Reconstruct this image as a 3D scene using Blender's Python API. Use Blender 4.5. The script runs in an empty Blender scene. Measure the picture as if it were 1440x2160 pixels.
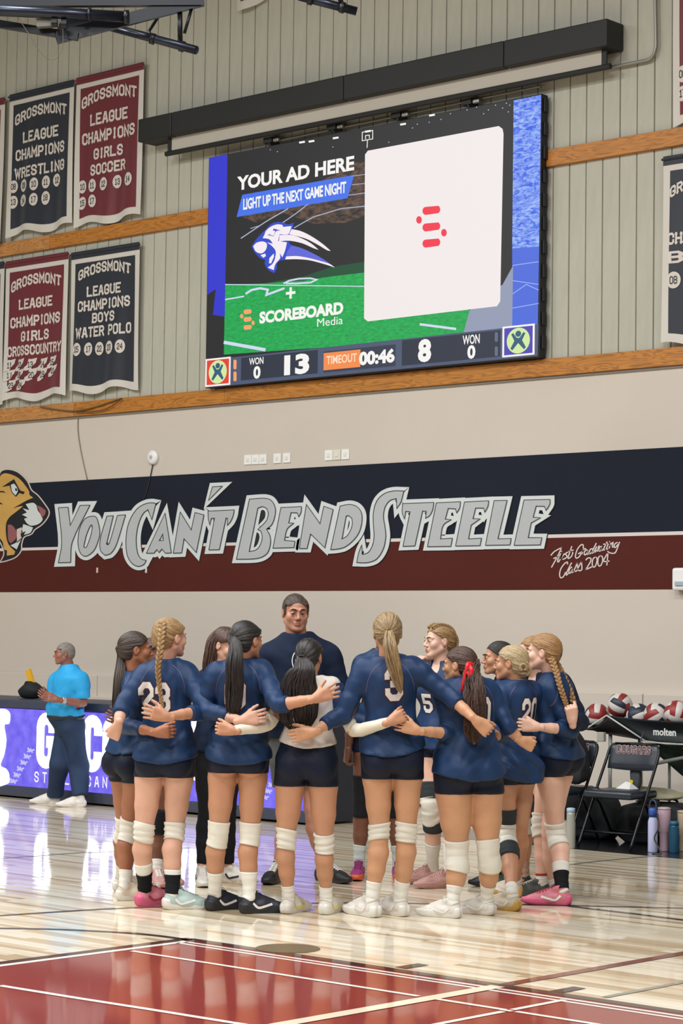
import bpy, bmesh, math, random
import numpy as np
from math import sin, cos, pi, radians, atan2, sqrt, floor as mfloor
from mathutils import Vector, Matrix
from mathutils.bvhtree import BVHTree
from mathutils.geometry import tessellate_polygon
random.seed(4); rng = np.random.RandomState(7)
sc = bpy.context.scene; C = sc.collection

# ------------------------------------------------------------------ camera
FPX = 4624.4; YAW = radians(-42.13); PIT = radians(3.2155); ROL = radians(0.8084); HC = 1.65
_f = Vector((sin(YAW)*cos(PIT), cos(YAW)*cos(PIT), sin(PIT)))
_r = Vector((cos(YAW), -sin(YAW), 0)); _u = _r.cross(_f)
RV = _r*cos(ROL) + _u*sin(ROL); UV = -_r*sin(ROL) + _u*cos(ROL); FV = _f
CAM = Vector((0, 0, HC))
cam = bpy.data.cameras.new('camera'); co = bpy.data.objects.new('camera', cam); C.objects.link(co)
cam.sensor_fit = 'VERTICAL'; cam.sensor_height = 36; cam.lens = FPX/2160*36
cam.clip_start = .1; cam.clip_end = 200
M = Matrix((RV, UV, -FV)).transposed().to_4x4(); M.translation = CAM; co.matrix_world = M
sc.camera = co

# ------------------------------------------------------------------ world, lamps, exposure
sc.view_settings.view_transform = 'Standard'; sc.view_settings.look = 'None'
sc.view_settings.gamma = 1; sc.view_settings.use_curve_mapping = False
sc.view_settings.exposure = 0.0
wd = bpy.data.worlds.new('world'); sc.world = wd; wd.use_nodes = True
wd.node_tree.nodes['Background'].inputs[0].default_value = (.86, .92, 1.0, 1)
wd.node_tree.nodes['Background'].inputs[1].default_value = 0.2
def lamp(x, y, z, sx, sy, pw, tgt=None, col=(.97, .985, 1.0)):
    l = bpy.data.lights.new('gym_lamp', 'AREA'); l.shape = 'RECTANGLE'; l.size = sx; l.size_y = sy
    l.energy = pw; l.color = col
    o = bpy.data.objects.new('gym_lamp', l); C.objects.link(o); o.location = (x, y, z)
    if tgt is not None:
        o.rotation_euler = (Vector(tgt)-Vector((x, y, z))).to_track_quat('-Z', 'Y').to_euler()
for lx in (-19, -13, -7, -1):
    for ly in (-1.5, 3.2, 7.8):
        lamp(lx, ly, 9.8, 1.6, .7, 400)

# ------------------------------------------------------------------ helpers
def P(px, py, w):
    """point seen at pixel (px,py) of the 1440x2160 frame, w metres down the view axis"""
    return CAM + (FV + RV*((px-720)/FPX) - UV*((py-1080)/FPX))*w
def ony(px, py, Y):
    d = P(px, py, 1)-CAM; return CAM + d*(Y/d.y)
def onz(px, py, z=0.0):
    d = P(px, py, 1)-CAM; return CAM + d*((z-HC)/d.z)
def depth(p): return (Vector(p)-CAM).dot(FV)

def s2l(c): return c/12.92 if c <= .04045 else ((c+.055)/1.055)**2.4
def rgb(c):
    if isinstance(c, str): c = tuple(int(c[i:i+2], 16) for i in (0, 2, 4))
    return tuple(s2l(v/255) for v in c) + (1,)
MATS = {}
def clothmat(name, col, rough, st, sc_=5.5, vary=.06):
    if 'cloth_'+name in MATS: return MATS['cloth_'+name]
    m = mat('cloth_'+name, col, rough, vary=vary, vscale=5); nt = m.node_tree; b = nt.nodes['Principled BSDF']; N = nt.nodes.new; Lk = nt.links.new; b.inputs['Specular IOR Level'].default_value = .22
    tc = N('ShaderNodeTexCoord'); mp = N('ShaderNodeMapping'); mp.inputs['Scale'].default_value = (1.5, 1.5, .75); mp.inputs['Rotation'].default_value = (0, .5, 0); n1 = N('ShaderNodeTexNoise'); n1.noise_type = 'RIDGED_MULTIFRACTAL'; n1.inputs['Scale'].default_value = sc_; n1.inputs['Detail'].default_value = 1.6; n1.inputs['Distortion'].default_value = .35
    n2 = N('ShaderNodeTexNoise'); n2.inputs['Scale'].default_value = 5; n2.inputs['Detail'].default_value = 2; ad = N('ShaderNodeMath'); ad.operation = 'ADD'; bp = N('ShaderNodeBump'); bp.inputs['Strength'].default_value = st; bp.inputs['Distance'].default_value = .03
    Lk(tc.outputs['Object'], mp.inputs[0]); Lk(mp.outputs[0], n1.inputs['Vector']); Lk(tc.outputs['Object'], n2.inputs['Vector']); Lk(n1.outputs[0], ad.inputs[0]); Lk(n2.outputs[0], ad.inputs[1]); Lk(ad.outputs[0], bp.inputs['Height']); Lk(bp.outputs[0], b.inputs['Normal']); return m
def mat(name, col, rough=.6, metal=0, coat=0, coatr=.1, bump=0, bscale=40, bstretch=(1, 1, 1), vary=0, vscale=3, emit=0, sss=0, spec=.5, sheen=0):
    if name in MATS: return MATS[name]
    m = bpy.data.materials.new(name); m.use_nodes = True; nt = m.node_tree; b = nt.nodes['Principled BSDF']
    c = rgb(col); b.inputs['Base Color'].default_value = c; b.inputs['Roughness'].default_value = rough
    b.inputs['Metallic'].default_value = metal; b.inputs['Coat Weight'].default_value = coat; b.inputs['Coat Roughness'].default_value = coatr
    b.inputs['Specular IOR Level'].default_value = spec; b.inputs['Sheen Weight'].default_value = sheen
    if sss:
        b.inputs['Subsurface Weight'].default_value = sss; b.inputs['Subsurface Radius'].default_value = (.02, .008, .004); b.inputs['Subsurface Scale'].default_value = .5
    if emit:
        b.inputs['Emission Color'].default_value = c; b.inputs['Emission Strength'].default_value = emit
        b.inputs['Base Color'].default_value = (.01, .01, .01, 1)
    if bump or vary:
        tc = nt.nodes.new('ShaderNodeTexCoord'); mp = nt.nodes.new('ShaderNodeMapping')
        mp.inputs['Scale'].default_value = bstretch; nt.links.new(tc.outputs['Object'], mp.inputs['Vector'])
    if bump:
        n = nt.nodes.new('ShaderNodeTexNoise'); n.inputs['Scale'].default_value = bscale; n.inputs['Detail'].default_value = 3
        bp = nt.nodes.new('ShaderNodeBump'); bp.inputs['Strength'].default_value = bump; bp.inputs['Distance'].default_value = .01
        nt.links.new(mp.outputs[0], n.inputs['Vector']); nt.links.new(n.outputs[0], bp.inputs['Height']); nt.links.new(bp.outputs[0], b.inputs['Normal'])
    if vary:
        n = nt.nodes.new('ShaderNodeTexNoise'); n.inputs['Scale'].default_value = vscale; n.inputs['Detail'].default_value = 4
        mr = nt.nodes.new('ShaderNodeMapRange'); mr.inputs[1].default_value = .25; mr.inputs[2].default_value = .75
        mr.inputs[3].default_value = 1-vary; mr.inputs[4].default_value = 1+vary
        mx = nt.nodes.new('ShaderNodeMix'); mx.data_type = 'RGBA'; mx.blend_type = 'MULTIPLY'; mx.inputs[0].default_value = 1
        mx.inputs[6].default_value = c
        nt.links.new(mp.outputs[0], n.inputs['Vector']); nt.links.new(n.outputs[0], mr.inputs[0]); nt.links.new(mr.outputs[0], mx.inputs[7])
        nt.links.new(mx.outputs[2], b.inputs['Base Color'])
    MATS[name] = m
    return m

class MB:
    def __init__(s): s.v = []; s.f = []; s.mi = []; s.cur = 0
    def add(s, vs, fs):
        k = len(s.v); s.v += [tuple(v) for v in vs]; s.f += [tuple(i+k for i in f) for f in fs]; s.mi += [s.cur]*len(fs); return s
    def box(s, a, b, bev=0):
        x0, y0, z0 = a; x1, y1, z1 = b
        if not bev:
            return s.add([(x0,y0,z0),(x1,y0,z0),(x1,y1,z0),(x0,y1,z0),(x0,y0,z1),(x1,y0,z1),(x1,y1,z1),(x0,y1,z1)],
                         [(0,3,2,1),(4,5,6,7),(0,1,5,4),(1,2,6,5),(2,3,7,6),(3,0,4,7)])
        bm = bmesh.new(); bmesh.ops.create_cube(bm, size=1)
        for v in bm.verts: v.co = Vector(((x0+x1)/2+v.co.x*(x1-x0), (y0+y1)/2+v.co.y*(y1-y0), (z0+z1)/2+v.co.z*(z1-z0)))
        bmesh.ops.bevel(bm, geom=list(bm.edges), offset=bev, segments=2, affect='EDGES', profile=.5)
        s.add([v.co[:] for v in bm.verts], [[v.index for v in f.verts] for f in bm.faces]); bm.free(); return s
    def obox(s, a, b, wv, h1, h2=None):
        """oriented box from a to b, half sizes h1 along wv, h2 along the other"""
        h2 = h1 if h2 is None else h2
        a = Vector(a); b = Vector(b); d = (b-a).normalized(); w = Vector(wv); w = (w-d*w.dot(d)).normalized(); u = d.cross(w)
        vs = [p+w*i*h1+u*j*h2 for p in (a, b) for i, j in ((-1,-1),(1,-1),(1,1),(-1,1))]
        return s.add(vs, [(0,3,2,1),(4,5,6,7),(0,1,5,4),(1,2,6,5),(2,3,7,6),(3,0,4,7)])
    def tube(s, pts, r, n=10, cap=True):
        pts = [Vector(p) for p in pts]; m = len(pts)
        rs = r if isinstance(r, (list, tuple)) else [r]*m
        up = None; vs = []; fs = []
        for i, p in enumerate(pts):
            d = (pts[min(i+1, m-1)]-pts[max(i-1, 0)])
            d = d.normalized() if d.length > 1e-9 else Vector((0, 0, 1))
            if up is None: up = Vector((0, 0, 1)) if abs(d.z) < .9 else Vector((1, 0, 0))
            u = (up-d*up.dot(d)).normalized(); w = d.cross(u); up = u
            for k in range(n):
                a = 2*pi*k/n; vs.append(p+(u*cos(a)+w*sin(a))*rs[i])
        for i in range(m-1):
            for k in range(n):
                a, b = i*n+k, i*n+(k+1) % n; fs.append((a, b, b+n, a+n))
        if cap: fs.append(tuple(range(n))[::-1]); fs.append(tuple((m-1)*n+k for k in range(n)))
        return s.add(vs, fs)
    def lathe(s, prof, c=(0, 0, 0), n=24):
        c = Vector(c); vs = []; fs = []; m = len(prof)
        for r, z in prof:
            for k in range(n): a = 2*pi*k/n; vs.append(c+Vector((r*cos(a), r*sin(a), z)))
        for i in range(m-1):
            for k in range(n): a, b = i*n+k, i*n+(k+1) % n; fs.append((a, b, b+n, a+n))
        fs.append(tuple(range(n))[::-1]); fs.append(tuple((m-1)*n+k for k in range(n)))
        return s.add(vs, fs)
    def loops(s, loops, fn):
        """flat filled outline(s) with holes, 2-D loops mapped to 3-D by fn"""
        tris = tessellate_polygon([[Vector((p[0], p[1], 0)) for p in l] for l in loops])
        fl = [p for l in loops for p in l]; k = []
        for t in tris:
            a, b, c = (fl[i] for i in t); ar = (b[0]-a[0])*(c[1]-a[1])-(c[0]-a[0])*(b[1]-a[1])
            if abs(ar) > 1e-12: k.append(t if ar > 0 else t[::-1])
        return s.add([fn(*p) for p in fl], k)
    def quads(s, qs, fn):
        for q in qs: s.add([fn(*p) for p in q], [tuple(range(len(q)))])
        return s
    def build(s, name, m, parent=None, smooth=False, loc=None):
        me = bpy.data.meshes.new(name); me.from_pydata(s.v, [], s.f)
        for q in (m if isinstance(m, (list, tuple)) else [m]): me.materials.append(q)
        if isinstance(m, (list, tuple)): me.polygons.foreach_set('material_index', s.mi)
        if smooth: me.polygons.foreach_set('use_smooth', [True]*len(me.polygons))
        me.update(); o = bpy.data.objects.new(name, me); C.objects.link(o)
        if parent: o.parent = parent
        if loc: o.location = loc
        return o
def empty(name, loc=(0, 0, 0), rz=0):
    o = bpy.data.objects.new(name, None); C.objects.link(o); o.location = loc; o.rotation_euler = (0, 0, rz); o.empty_display_size = .1; return o
def tag(o, label=None, cat=None, group=None, kind=None):
    if label: o['label'] = label
    if cat: o['category'] = cat
    if group: o['group'] = group
    if kind: o['kind'] = kind
    return o
def struct(o): o['kind'] = 'structure'; return o

def ribbon(pts, w, closed=False, ext=0.0):
    """mitred band along a 2-D polyline -> convex quads"""
    p = [np.array(q, float) for q in pts]
    if closed and np.allclose(p[0], p[-1]): p = p[:-1]
    n = len(p); L = []; R = []
    for i in range(n):
        a = p[(i-1) % n] if (closed or i > 0) else None; b = p[(i+1) % n] if (closed or i < n-1) else None
        d1 = (p[i]-a)/(np.linalg.norm(p[i]-a)+1e-9) if a is not None else None
        d2 = (b-p[i])/(np.linalg.norm(b-p[i])+1e-9) if b is not None else None
        if d1 is None: d1 = d2; q = p[i]-d2*ext
        elif d2 is None: d2 = d1; q = p[i]+d1*ext
        else: q = p[i]
        n1 = np.array((-d1[1], d1[0])); n2 = np.array((-d2[1], d2[0])); m = n1+n2; l = np.linalg.norm(m)
        if l < .35: m = n1; sc_ = 1
        else: m = m/l; sc_ = min(1/max(m.dot(n1), .3), 2.6)
        L.append(q+m*w/2*sc_); R.append(q-m*w/2*sc_)
    return [(R[i], R[(i+1) % n], L[(i+1) % n], L[i]) for i in range(n if closed else n-1)]

G = {'A':[[(0,0),(1.5,6),(2.5,6),(4,0)],[(.8,2),(3.2,2)]],'B':[[(0,0),(0,6),(3,6),(4,5.2),(4,3.8),(3.2,3.1),(0,3.1)],[(3.2,3.1),(4,2.4),(4,.8),(3,0),(0,0)]],
'C':[[(4,4.2),(4,5),(3,6),(1,6),(0,5),(0,1),(1,0),(3,0),(4,1),(4,1.8)]],'D':[[(0,0),(0,6),(3,6),(4,5),(4,1),(3,0),(0,0)]],
'E':[[(4,6),(0,6),(0,0),(4,0)],[(0,3),(3,3)]],'F':[[(4,6),(0,6),(0,0)],[(0,3),(3,3)]],'G':[[(4,4.4),(4,5),(3,6),(1,6),(0,5),(0,1),(1,0),(3,0),(4,1),(4,2.7),(2.3,2.7)]],
'H':[[(0,0),(0,6)],[(4,0),(4,6)],[(0,3),(4,3)]],'I':[[(1.2,0),(1.2,6)]],'J':[[(4,6),(4,1),(3,0),(1,0),(0,1)]],'K':[[(0,0),(0,6)],[(4,6),(.6,2.8)],[(1.6,3.6),(4,0)]],
'L':[[(0,6),(0,0),(4,0)]],'M':[[(0,0),(0,6),(2.2,2.2),(4.4,6),(4.4,0)]],'N':[[(0,0),(0,6),(4,0),(4,6)]],'O':[[(0,1),(0,5),(1,6),(3,6),(4,5),(4,1),(3,0),(1,0),(0,1)]],
'P':[[(0,0),(0,6),(3,6),(4,5),(4,3.6),(3,2.7),(0,2.7)]],'R':[[(0,0),(0,6),(3,6),(4,5),(4,3.9),(3,3),(0,3)],[(2.4,3),(4,0)]],
'S':[[(4,4.6),(4,5),(3,6),(1,6),(0,5),(0,4),(1,3.2),(3,2.8),(4,2),(4,1),(3,0),(1,0),(0,1),(0,1.4)]],'T':[[(0,6),(4,6)],[(2,6),(2,0)]],'U':[[(0,6),(0,1),(1,0),(3,0),(4,1),(4,6)]],
'V':[[(0,6),(2,0),(4,6)]],'W':[[(0,6),(1.1,0),(2.3,4.5),(3.5,0),(4.6,6)]],'X':[[(0,0),(4,6)],[(0,6),(4,0)]],'Y':[[(0,6),(2,3),(4,6)],[(2,3),(2,0)]],'Z':[[(0,6),(4,6),(0,0),(4,0)]],
'0':[[(0,1),(0,5),(1,6),(3,6),(4,5),(4,1),(3,0),(1,0),(0,1)]],'1':[[(.6,5),(1.8,6),(1.8,0)],[(.4,0),(3.2,0)]],'2':[[(0,4.4),(0,5),(1,6),(3,6),(4,5),(4,3.8),(0,1),(0,0),(4,0)]],
'3':[[(0,4.8),(0,5),(1,6),(3,6),(4,5),(4,3.9),(3.2,3.05),(1.6,3.05)],[(3.2,3.05),(4,2.2),(4,1),(3,0),(1,0),(0,1),(0,1.4)]],'4':[[(3,0),(3,6),(0,2),(4,2)]],
'5':[[(4,6),(0,6),(0,3.4),(3,3.4),(4,2.5),(4,1),(3,0),(1,0),(0,1),(0,1.3)]],'6':[[(4,4.8),(4,5),(3,6),(1,6),(0,5),(0,1),(1,0),(3,0),(4,1),(4,2.4),(3,3.2),(0,3.2)]],'7':[[(0,6),(4,6),(1.8,0)]],
'8':[[(1,3.1),(0,4),(0,5),(1,6),(3,6),(4,5),(4,4),(3,3.1),(1,3.1),(0,2.2),(0,1),(1,0),(3,0),(4,1),(4,2.2),(3,3.1)]],'9':[[(4,2.8),(1,2.8),(0,3.6),(0,5),(1,6),(3,6),(4,5),(4,1),(3,0),(1,0),(0,1)]],
':':[[(1,1),(1,1.9)],[(1,3.8),(1,4.7)]],"'":[[(1,4.4),(1,6)]],'+':[[(0,3),(4,3)],[(2,1),(2,5)]]}
GW = {'I': 2.4, 'M': 4.4, 'W': 4.6, '1': 3.4, ' ': 2.0, ':': 2, "'": 2}
def block(text, x0, y0, x1, y1, t=1.25, gap=1.9, extra=0.0, arc=0.0, serif=False):
    """athletic block lettering -> quads fitted into the 2-D box (x0,y0)-(x1,y1)"""
    tot = sum(GW.get(c, 4)+gap for c in text)-gap; sx = (x1-x0)/(tot+t); sy = (y1-y0)/(6+t); qs = []; cx = t/2
    for c in text:
        for st in G.get(c, []):
            cl = st[0] == st[-1]; e = 0 if cl else t/2+extra/2
            st2 = list(st)
            for q in ribbon(st2, t+extra, cl, e if not cl else 0): qs.append([(a[0]+cx, a[1]+t/2) for a in q])
            if serif and not cl:
                for en, nb in ((st[0], st[1]), (st[-1], st[-2])):
                    if abs(en[0]-nb[0]) <= abs(en[1]-nb[1])*.5 and en[1] in (0, 6):
                        yy = .42 if en[1] == 0 else 5.58
                        for q in ribbon([(en[0]-1.15, yy), (en[0]+1.15, yy)], .84+extra): qs.append([(a[0]+cx, a[1]+t/2) for a in q])
        cx += GW.get(c, 4)+gap
    out = []
    for q in qs:
        r = []
        for a in q:
            X = x0+a[0]*sx; Y = y0+a[1]*sy
            if arc: uu = (X-(x0+x1)/2)/((x1-x0)/2); Y += arc*(1-uu*uu)
            r.append((X, Y))
        out.append(r)
    return out
def fonttext(text, off=0.0, shear=0.0, space=1.0):
    cu = bpy.data.curves.new('t', 'FONT'); cu.body = text; cu.offset = off; cu.shear = shear; cu.space_character = space; cu.resolution_u = 3; cu.size = 1
    o = bpy.data.objects.new('t', cu); C.objects.link(o); bpy.context.view_layer.update()
    me = bpy.data.meshes.new_from_object(o.evaluated_get(bpy.context.evaluated_depsgraph_get()))
    vs = np.array([v.co[:2] for v in me.vertices]); fs = [tuple(p.vertices) for p in me.polygons]
    bpy.data.objects.remove(o); bpy.data.curves.remove(cu); bpy.data.meshes.remove(me)
    mn, mx = vs.min(0), vs.max(0); return (vs-mn)/(mx-mn), fs
def add_font(mb, text, x0, y0, x1, y1, fn, off=.0, shear=0.0, space=1.0):
    vs, fs = fonttext(text, off, shear, space)
    mb.add([fn(x0+(x1-x0)*a, y0+(y1-y0)*b) for a, b in vs], fs)
def soften(pts, n=4, lim=44):
    """closed outline with its gentle bends rounded and its sharp corners kept"""
    p = [np.array(q, float) for q in pts]; m = len(p); T = []
    for i in range(m):
        a, b = p[i]-p[i-1], p[(i+1) % m]-p[i]; la, lb = np.linalg.norm(a)+1e-9, np.linalg.norm(b)+1e-9
        ang = math.degrees(math.acos(max(-1, min(1, a.dot(b)/la/lb)))); T.append(None if ang > lim else (p[(i+1) % m]-p[i-1])/(la+lb))
    out = []
    for i in range(m):
        j = (i+1) % m; d = p[j]-p[i]; L = np.linalg.norm(d)
        if T[i] is None and T[j] is None: out.append(tuple(p[i])); continue
        t0 = d if T[i] is None else T[i]*L; t1 = d if T[j] is None else T[j]*L
        for k in range(n):
            t = k/n; out.append(tuple((2*t**3-3*t*t+1)*p[i]+(t**3-2*t*t+t)*t0+(-2*t**3+3*t*t)*p[j]+(t**3-t*t)*t1))
    return out
def spline(pts, n=6, closed=False):
    """Catmull-Rom through points of any dimension"""
    p = [np.array(q, float) for q in pts]; m = len(p); out = []
    rngi = range(m if closed else m-1)
    for i in rngi:
        g = lambda k: p[k % m] if closed else p[min(max(k, 0), m-1)]
        a, b, c, d = g(i-1), g(i), g(i+1), g(i+2)
        for k in range(n):
            t = k/n; out.append(.5*((2*b)+(c-a)*t+(2*a-5*b+4*c-d)*t*t+(3*b-3*c+d-a)*t**3))
    if not closed: out.append(p[-1])
    return out
# ------------------------------------------------------------------ setting: floor, walls, ceiling
YW = 16.5
def floor_mat():
    m = bpy.data.materials.new('maple_floor'); m.use_nodes = True; nt = m.node_tree; b = nt.nodes['Principled BSDF']; N = nt.nodes.new; Lk = nt.links.new
    tc = N('ShaderNodeTexCoord'); br = N('ShaderNodeTexBrick')
    br.inputs['Scale'].default_value = 1; br.inputs['Brick Width'].default_value = 1.1; br.inputs['Row Height'].default_value = .057
    br.inputs['Mortar Size'].default_value = .0006; br.inputs['Mortar Smooth'].default_value = .3; br.offset = .37; br.offset_frequency = 3; br.squash = 1.6; br.squash_frequency = 2
    br.inputs['Color1'].default_value = (0, 0, 0, 1); br.inputs['Color2'].default_value = (1, 1, 1, 1); br.inputs['Mortar'].default_value = (.2, .2, .2, 1); br.inputs['Bias'].default_value = 0
    Lk(tc.outputs['Object'], br.inputs['Vector'])
    cr = N('ShaderNodeValToRGB'); e = cr.color_ramp.elements
    e[0].position = 0; e[0].color = rgb('b39a74'); e[1].position = 1; e[1].color = rgb('eee6d2')
    for pos, c in ((.2, 'cdb590'), (.45, 'e2d4b6'), (.75, 'e9ddc4')): q = e.new(pos); q.color = rgb(c)
    Lk(br.outputs['Color'], cr.inputs[0])
    mp = N('ShaderNodeMapping'); mp.inputs['Scale'].default_value = (1.2, 30, 1); Lk(tc.outputs['Object'], mp.inputs[0])
    no = N('ShaderNodeTexNoise'); no.inputs['Scale'].default_value = 1.5; no.inputs['Detail'].default_value = 6; Lk(mp.outputs[0], no.inputs[0])
    mr = N('ShaderNodeMapRange'); mr.inputs[1].default_value = .3; mr.inputs[2].default_value = .7; mr.inputs[3].default_value = .84; mr.inputs[4].default_value = 1.06; Lk(no.outputs[0], mr.inputs[0])
    mx = N('ShaderNodeMix'); mx.data_type = 'RGBA'; mx.blend_type = 'MULTIPLY'; mx.inputs[0].default_value = 1
    Lk(cr.outputs[0], mx.inputs[6]); Lk(mr.outputs[0], mx.inputs[7]); Lk(mx.outputs[2], b.inputs['Base Color'])
    b.inputs['Roughness'].default_value = .35; b.inputs['Coat Weight'].default_value = .8; b.inputs['Coat Roughness'].default_value = .055; b.inputs['Coat IOR'].default_value = 1.45
    n2 = N('ShaderNodeTexNoise'); n2.inputs['Scale'].default_value = 1.2; n2.inputs['Detail'].default_value = 2; mp2 = N('ShaderNodeMapping'); mp2.inputs['Scale'].default_value = (1, 9, 1)
    Lk(tc.outputs['Object'], mp2.inputs[0]); Lk(mp2.outputs[0], n2.inputs[0])
    bp = N('ShaderNodeBump'); bp.inputs['Strength'].default_value = .06; bp.inputs['Distance'].default_value = .02; Lk(n2.outputs[0], bp.inputs['Height'])
    Lk(bp.outputs[0], b.inputs['Coat Normal'])
    return m
FLOORM = floor_mat()
fl = struct(MB().box((-40, -8, -.2), (12, 17.2, 0)).build('floor', FLOORM))
def paint(name, col, bump=.02):
    return mat(name, col, rough=.35, coat=.8, coatr=.055, vary=.05, vscale=1.5)
RED = paint('red_court_paint', '8a241c'); MAROON = paint('maroon_line_paint', '3b1512'); WHITE = paint('white_line_paint', 'f4efe6'); DARK = paint('dark_line_paint', '2a1a1c'); CREAM = paint('cream_line_paint', 'eedfc4'); BROWN = paint('brown_line_paint', '7d3f31'); GREYL = paint('grey_line_paint', '8c8a7c'); BLACKP = paint('black_apron_paint', '14161a')
def flat_floor(name, pts, m, z, label=None):
    mb = MB(); mb.loops([[(p[0], p[1]) for p in pts]], lambda x, y: (x, y, z)); o = mb.build(name, m, fl)
    if label: o['label'] = label
    return o
def fline(name, pts, w, m, z=.0022, closed=False):
    mb = MB(); mb.quads(ribbon(pts, w, closed), lambda x, y: (x, y, z)); return mb.build(name, m, fl)
A0 = onz(402, 1983); ya = A0.y; xa = A0.x
flat_floor('painted_court_area', [(xa, -6), (4, -6), (4, ya), (xa, ya)], RED, .0012, 'red painted court area')
yl = onz(405, 1988).y
fline('maroon_line', [(xa-.02, ya+.01), (4, ya+.01)], .075, MAROON)
fline('maroon_line', [(xa-.035, ya+.04), (xa-.035, -6)], .075, MAROON)
xc = onz(1040, 2083).x
wl = onz(590, 2100).x
for dy in (.075, .135): fline('white_line', [(xa+.04, ya-dy), (4, ya-dy)], .028, WHITE)
fline('white_line', [(xa+.03, ya-.06), (xa+.03, -6)], .05, WHITE)
y2 = onz(580, 2054.5).y
fline('white_line', [(onz(276, 2007).x, y2), (onz(884, 2102).x, y2)], .035, WHITE, .003)
y3 = onz(1100, 2123).y
q = [onz(920, 2109), onz(1060, 2132)]; fline('white_line', [(q[0].x, y2), (q[1].x, y2)], .035, WHITE, .003)
q = [onz(1081, 2136), onz(1240, 2160)]; fline('white_line', [(q[0].x, y2), (q[1].x+1, y2)], .035, WHITE, .003)
q = [onz(1080, 2131), onz(1190, 2110)]; xx = (q[0].x+q[1].x)/2; fline('white_line', [(xx, q[0].y), (xx, q[1].y)], .035, WHITE, .003)
q = [onz(920, 2162), onz(1062, 2135)]; fline('white_line', [(xx, q[0].y-2), (xx, q[1].y)], .035, WHITE, .003)
q = onz(1070, 2133.5); fline('white_line', [(xx-.03, q.y), (xx+.03, q.y)], .03, WHITE, .0046)
fline('cream_line', [(xc, ya-.02), (xc, -6)], .085, CREAM, .0035)
fline('brown_line', [(xc-.01, ya+.05), (xc-.01, 16.2)], .07, BROWN)
q = [onz(0, 2080), onz(160, 2106), onz(320, 2131), onz(500, 2160)]; fline('white_line', [(p.x, p.y) for p in q]+[(q[-1].x+(q[-1].x-q[-2].x)*1.5, q[-1].y+(q[-1].y-q[-2].y)*1.5)], .04, WHITE, .0031)
for (a, b) in (((555, 1999), (600, 1993)), ((842, 2042), (895, 2035)), ((1170, 2093), (1224, 2084))):
    p, r_ = onz(*a), onz(*b); fline('lane_mark', [((p.x+r_.x)/2, p.y), ((p.x+r_.x)/2, r_.y)], .075, DARK, .0026)
p = onz(1275, 2104); r_ = onz(1440, 2073); fline('grey_line', [(p.x, p.y), (p.x+.02, r_.y+5)], .04, GREYL)
# curved and straight dark lines further out
q = [onz(*a) for a in ((-60, 1958), (90, 1960), (230, 1966), (330, 1974), (400, 1984))]; fline('dark_line', [tuple(v[:2]) for v in spline([p.xy for p in q], 5)], .05, DARK)
q = [onz(*a) for a in ((-80, 1937), (120, 1924), (260, 1916), (420, 1911), (700, 1905), (980, 1907), (1215, 1911), (1440, 1916))]; fline('dark_line', [tuple(v[:2]) for v in spline([p.xy for p in q], 5)], .045, DARK)
q = [onz(*a) for a in ((1200, 1912), (1330, 1927), (1500, 1949))]; fline('dark_line', [tuple(v[:2]) for v in q], .045, DARK, .0026)
q = [onz(*a) for a in ((0, 1811), (170, 1799), (400, 1789))]; fline('thin_line', [tuple(v[:2]) for v in q], .04, GREYL)
q = [onz(*a) for a in ((1150, 1830), (1260, 1817), (1400, 1804))]; fline('thin_line', [tuple(v[:2]) for v in q], .035, GREYL)
c = onz(607, 2001.5); mb = MB(); mb.lathe([(.17, 0), (.17, .004), (.155, .006)], (c.x, c.y, 0), 32)
o = mb.build('floor_socket_plate', mat('brass_plate', '8d8060', .4, .7), None); tag(o, 'round dull brass floor socket cover beside the red area', 'floor plate')
flat_floor('black_border', [(-11.9, 14.1), (3, 14.1), (3, 16.4), (-11.9, 16.4)], BLACKP, .0016, 'glossy black floor border')

WALL = mat('beige_wall_paint', 'cbc1b4', .75, bump=.03, bscale=90, vary=.025, vscale=.7)
NAVYW = mat('navy_wall_paint', '1e232e', .75, spec=.15, vary=.06, vscale=1.2); MARW = mat('maroon_wall_paint', '54251f', .75, spec=.15, vary=.08, vscale=1.0)
WHW = mat('white_wall_paint', 'd9cfc9', .6)
SID = mat('siding_paint', 'b6b5a6', .8, spec=.25, bump=.25, bscale=12, bstretch=(6, 6, 1), vary=.05, vscale=3)
wall = struct(MB().box((-40, YW, 0), (12, YW+.3, 4.12)).build('wall_back', WALL))
wal2 = struct(MB().box((-40, YW+.02, 4.12), (12, YW+.3, 11.2)).build('wall_back_upper', mat('siding_backing', '4c4a42', .9)))
struct(MB().box((-40, -8, 11.0), (12, 17.2, 11.2)).build('ceiling', mat('ceiling_grey', '8f8c84', .9)))
# siding boards
XS0 = ony(1166, 400, YW).x; pit = .1895
def board_mesh(z0, z1, name):
    mb = MB(); w = pit-.008
    mb.add([(-w/2, .0, z0), (w/2, .0, z0), (w/2, 0, z1), (-w/2, 0, z1), (-w/2+.003, -.016, z0), (w/2-.003, -.016, z0), (w/2-.003, -.016, z1), (-w/2+.003, -.016, z1)],
           [(4, 5, 6, 7), (0, 4, 7, 3), (5, 1, 2, 6), (7, 6, 2, 3), (0, 1, 5, 4)])
    o = mb.build(name, SID, wal2); return o
bA = board_mesh(4.25, 6.11, 'siding_board'); bB = board_mesh(6.24, 10.9, 'siding_board')
i0 = -62; first = True
for i in range(i0, 26):
    x = XS0+pit*(i+.5)
    for src in (bA, bB):
        o = src if first else src.copy()
        if not first: C.objects.link(o)
        o.location = (x, YW+.018+random.uniform(-.0015, .0015), 0)
    first = False
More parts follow.
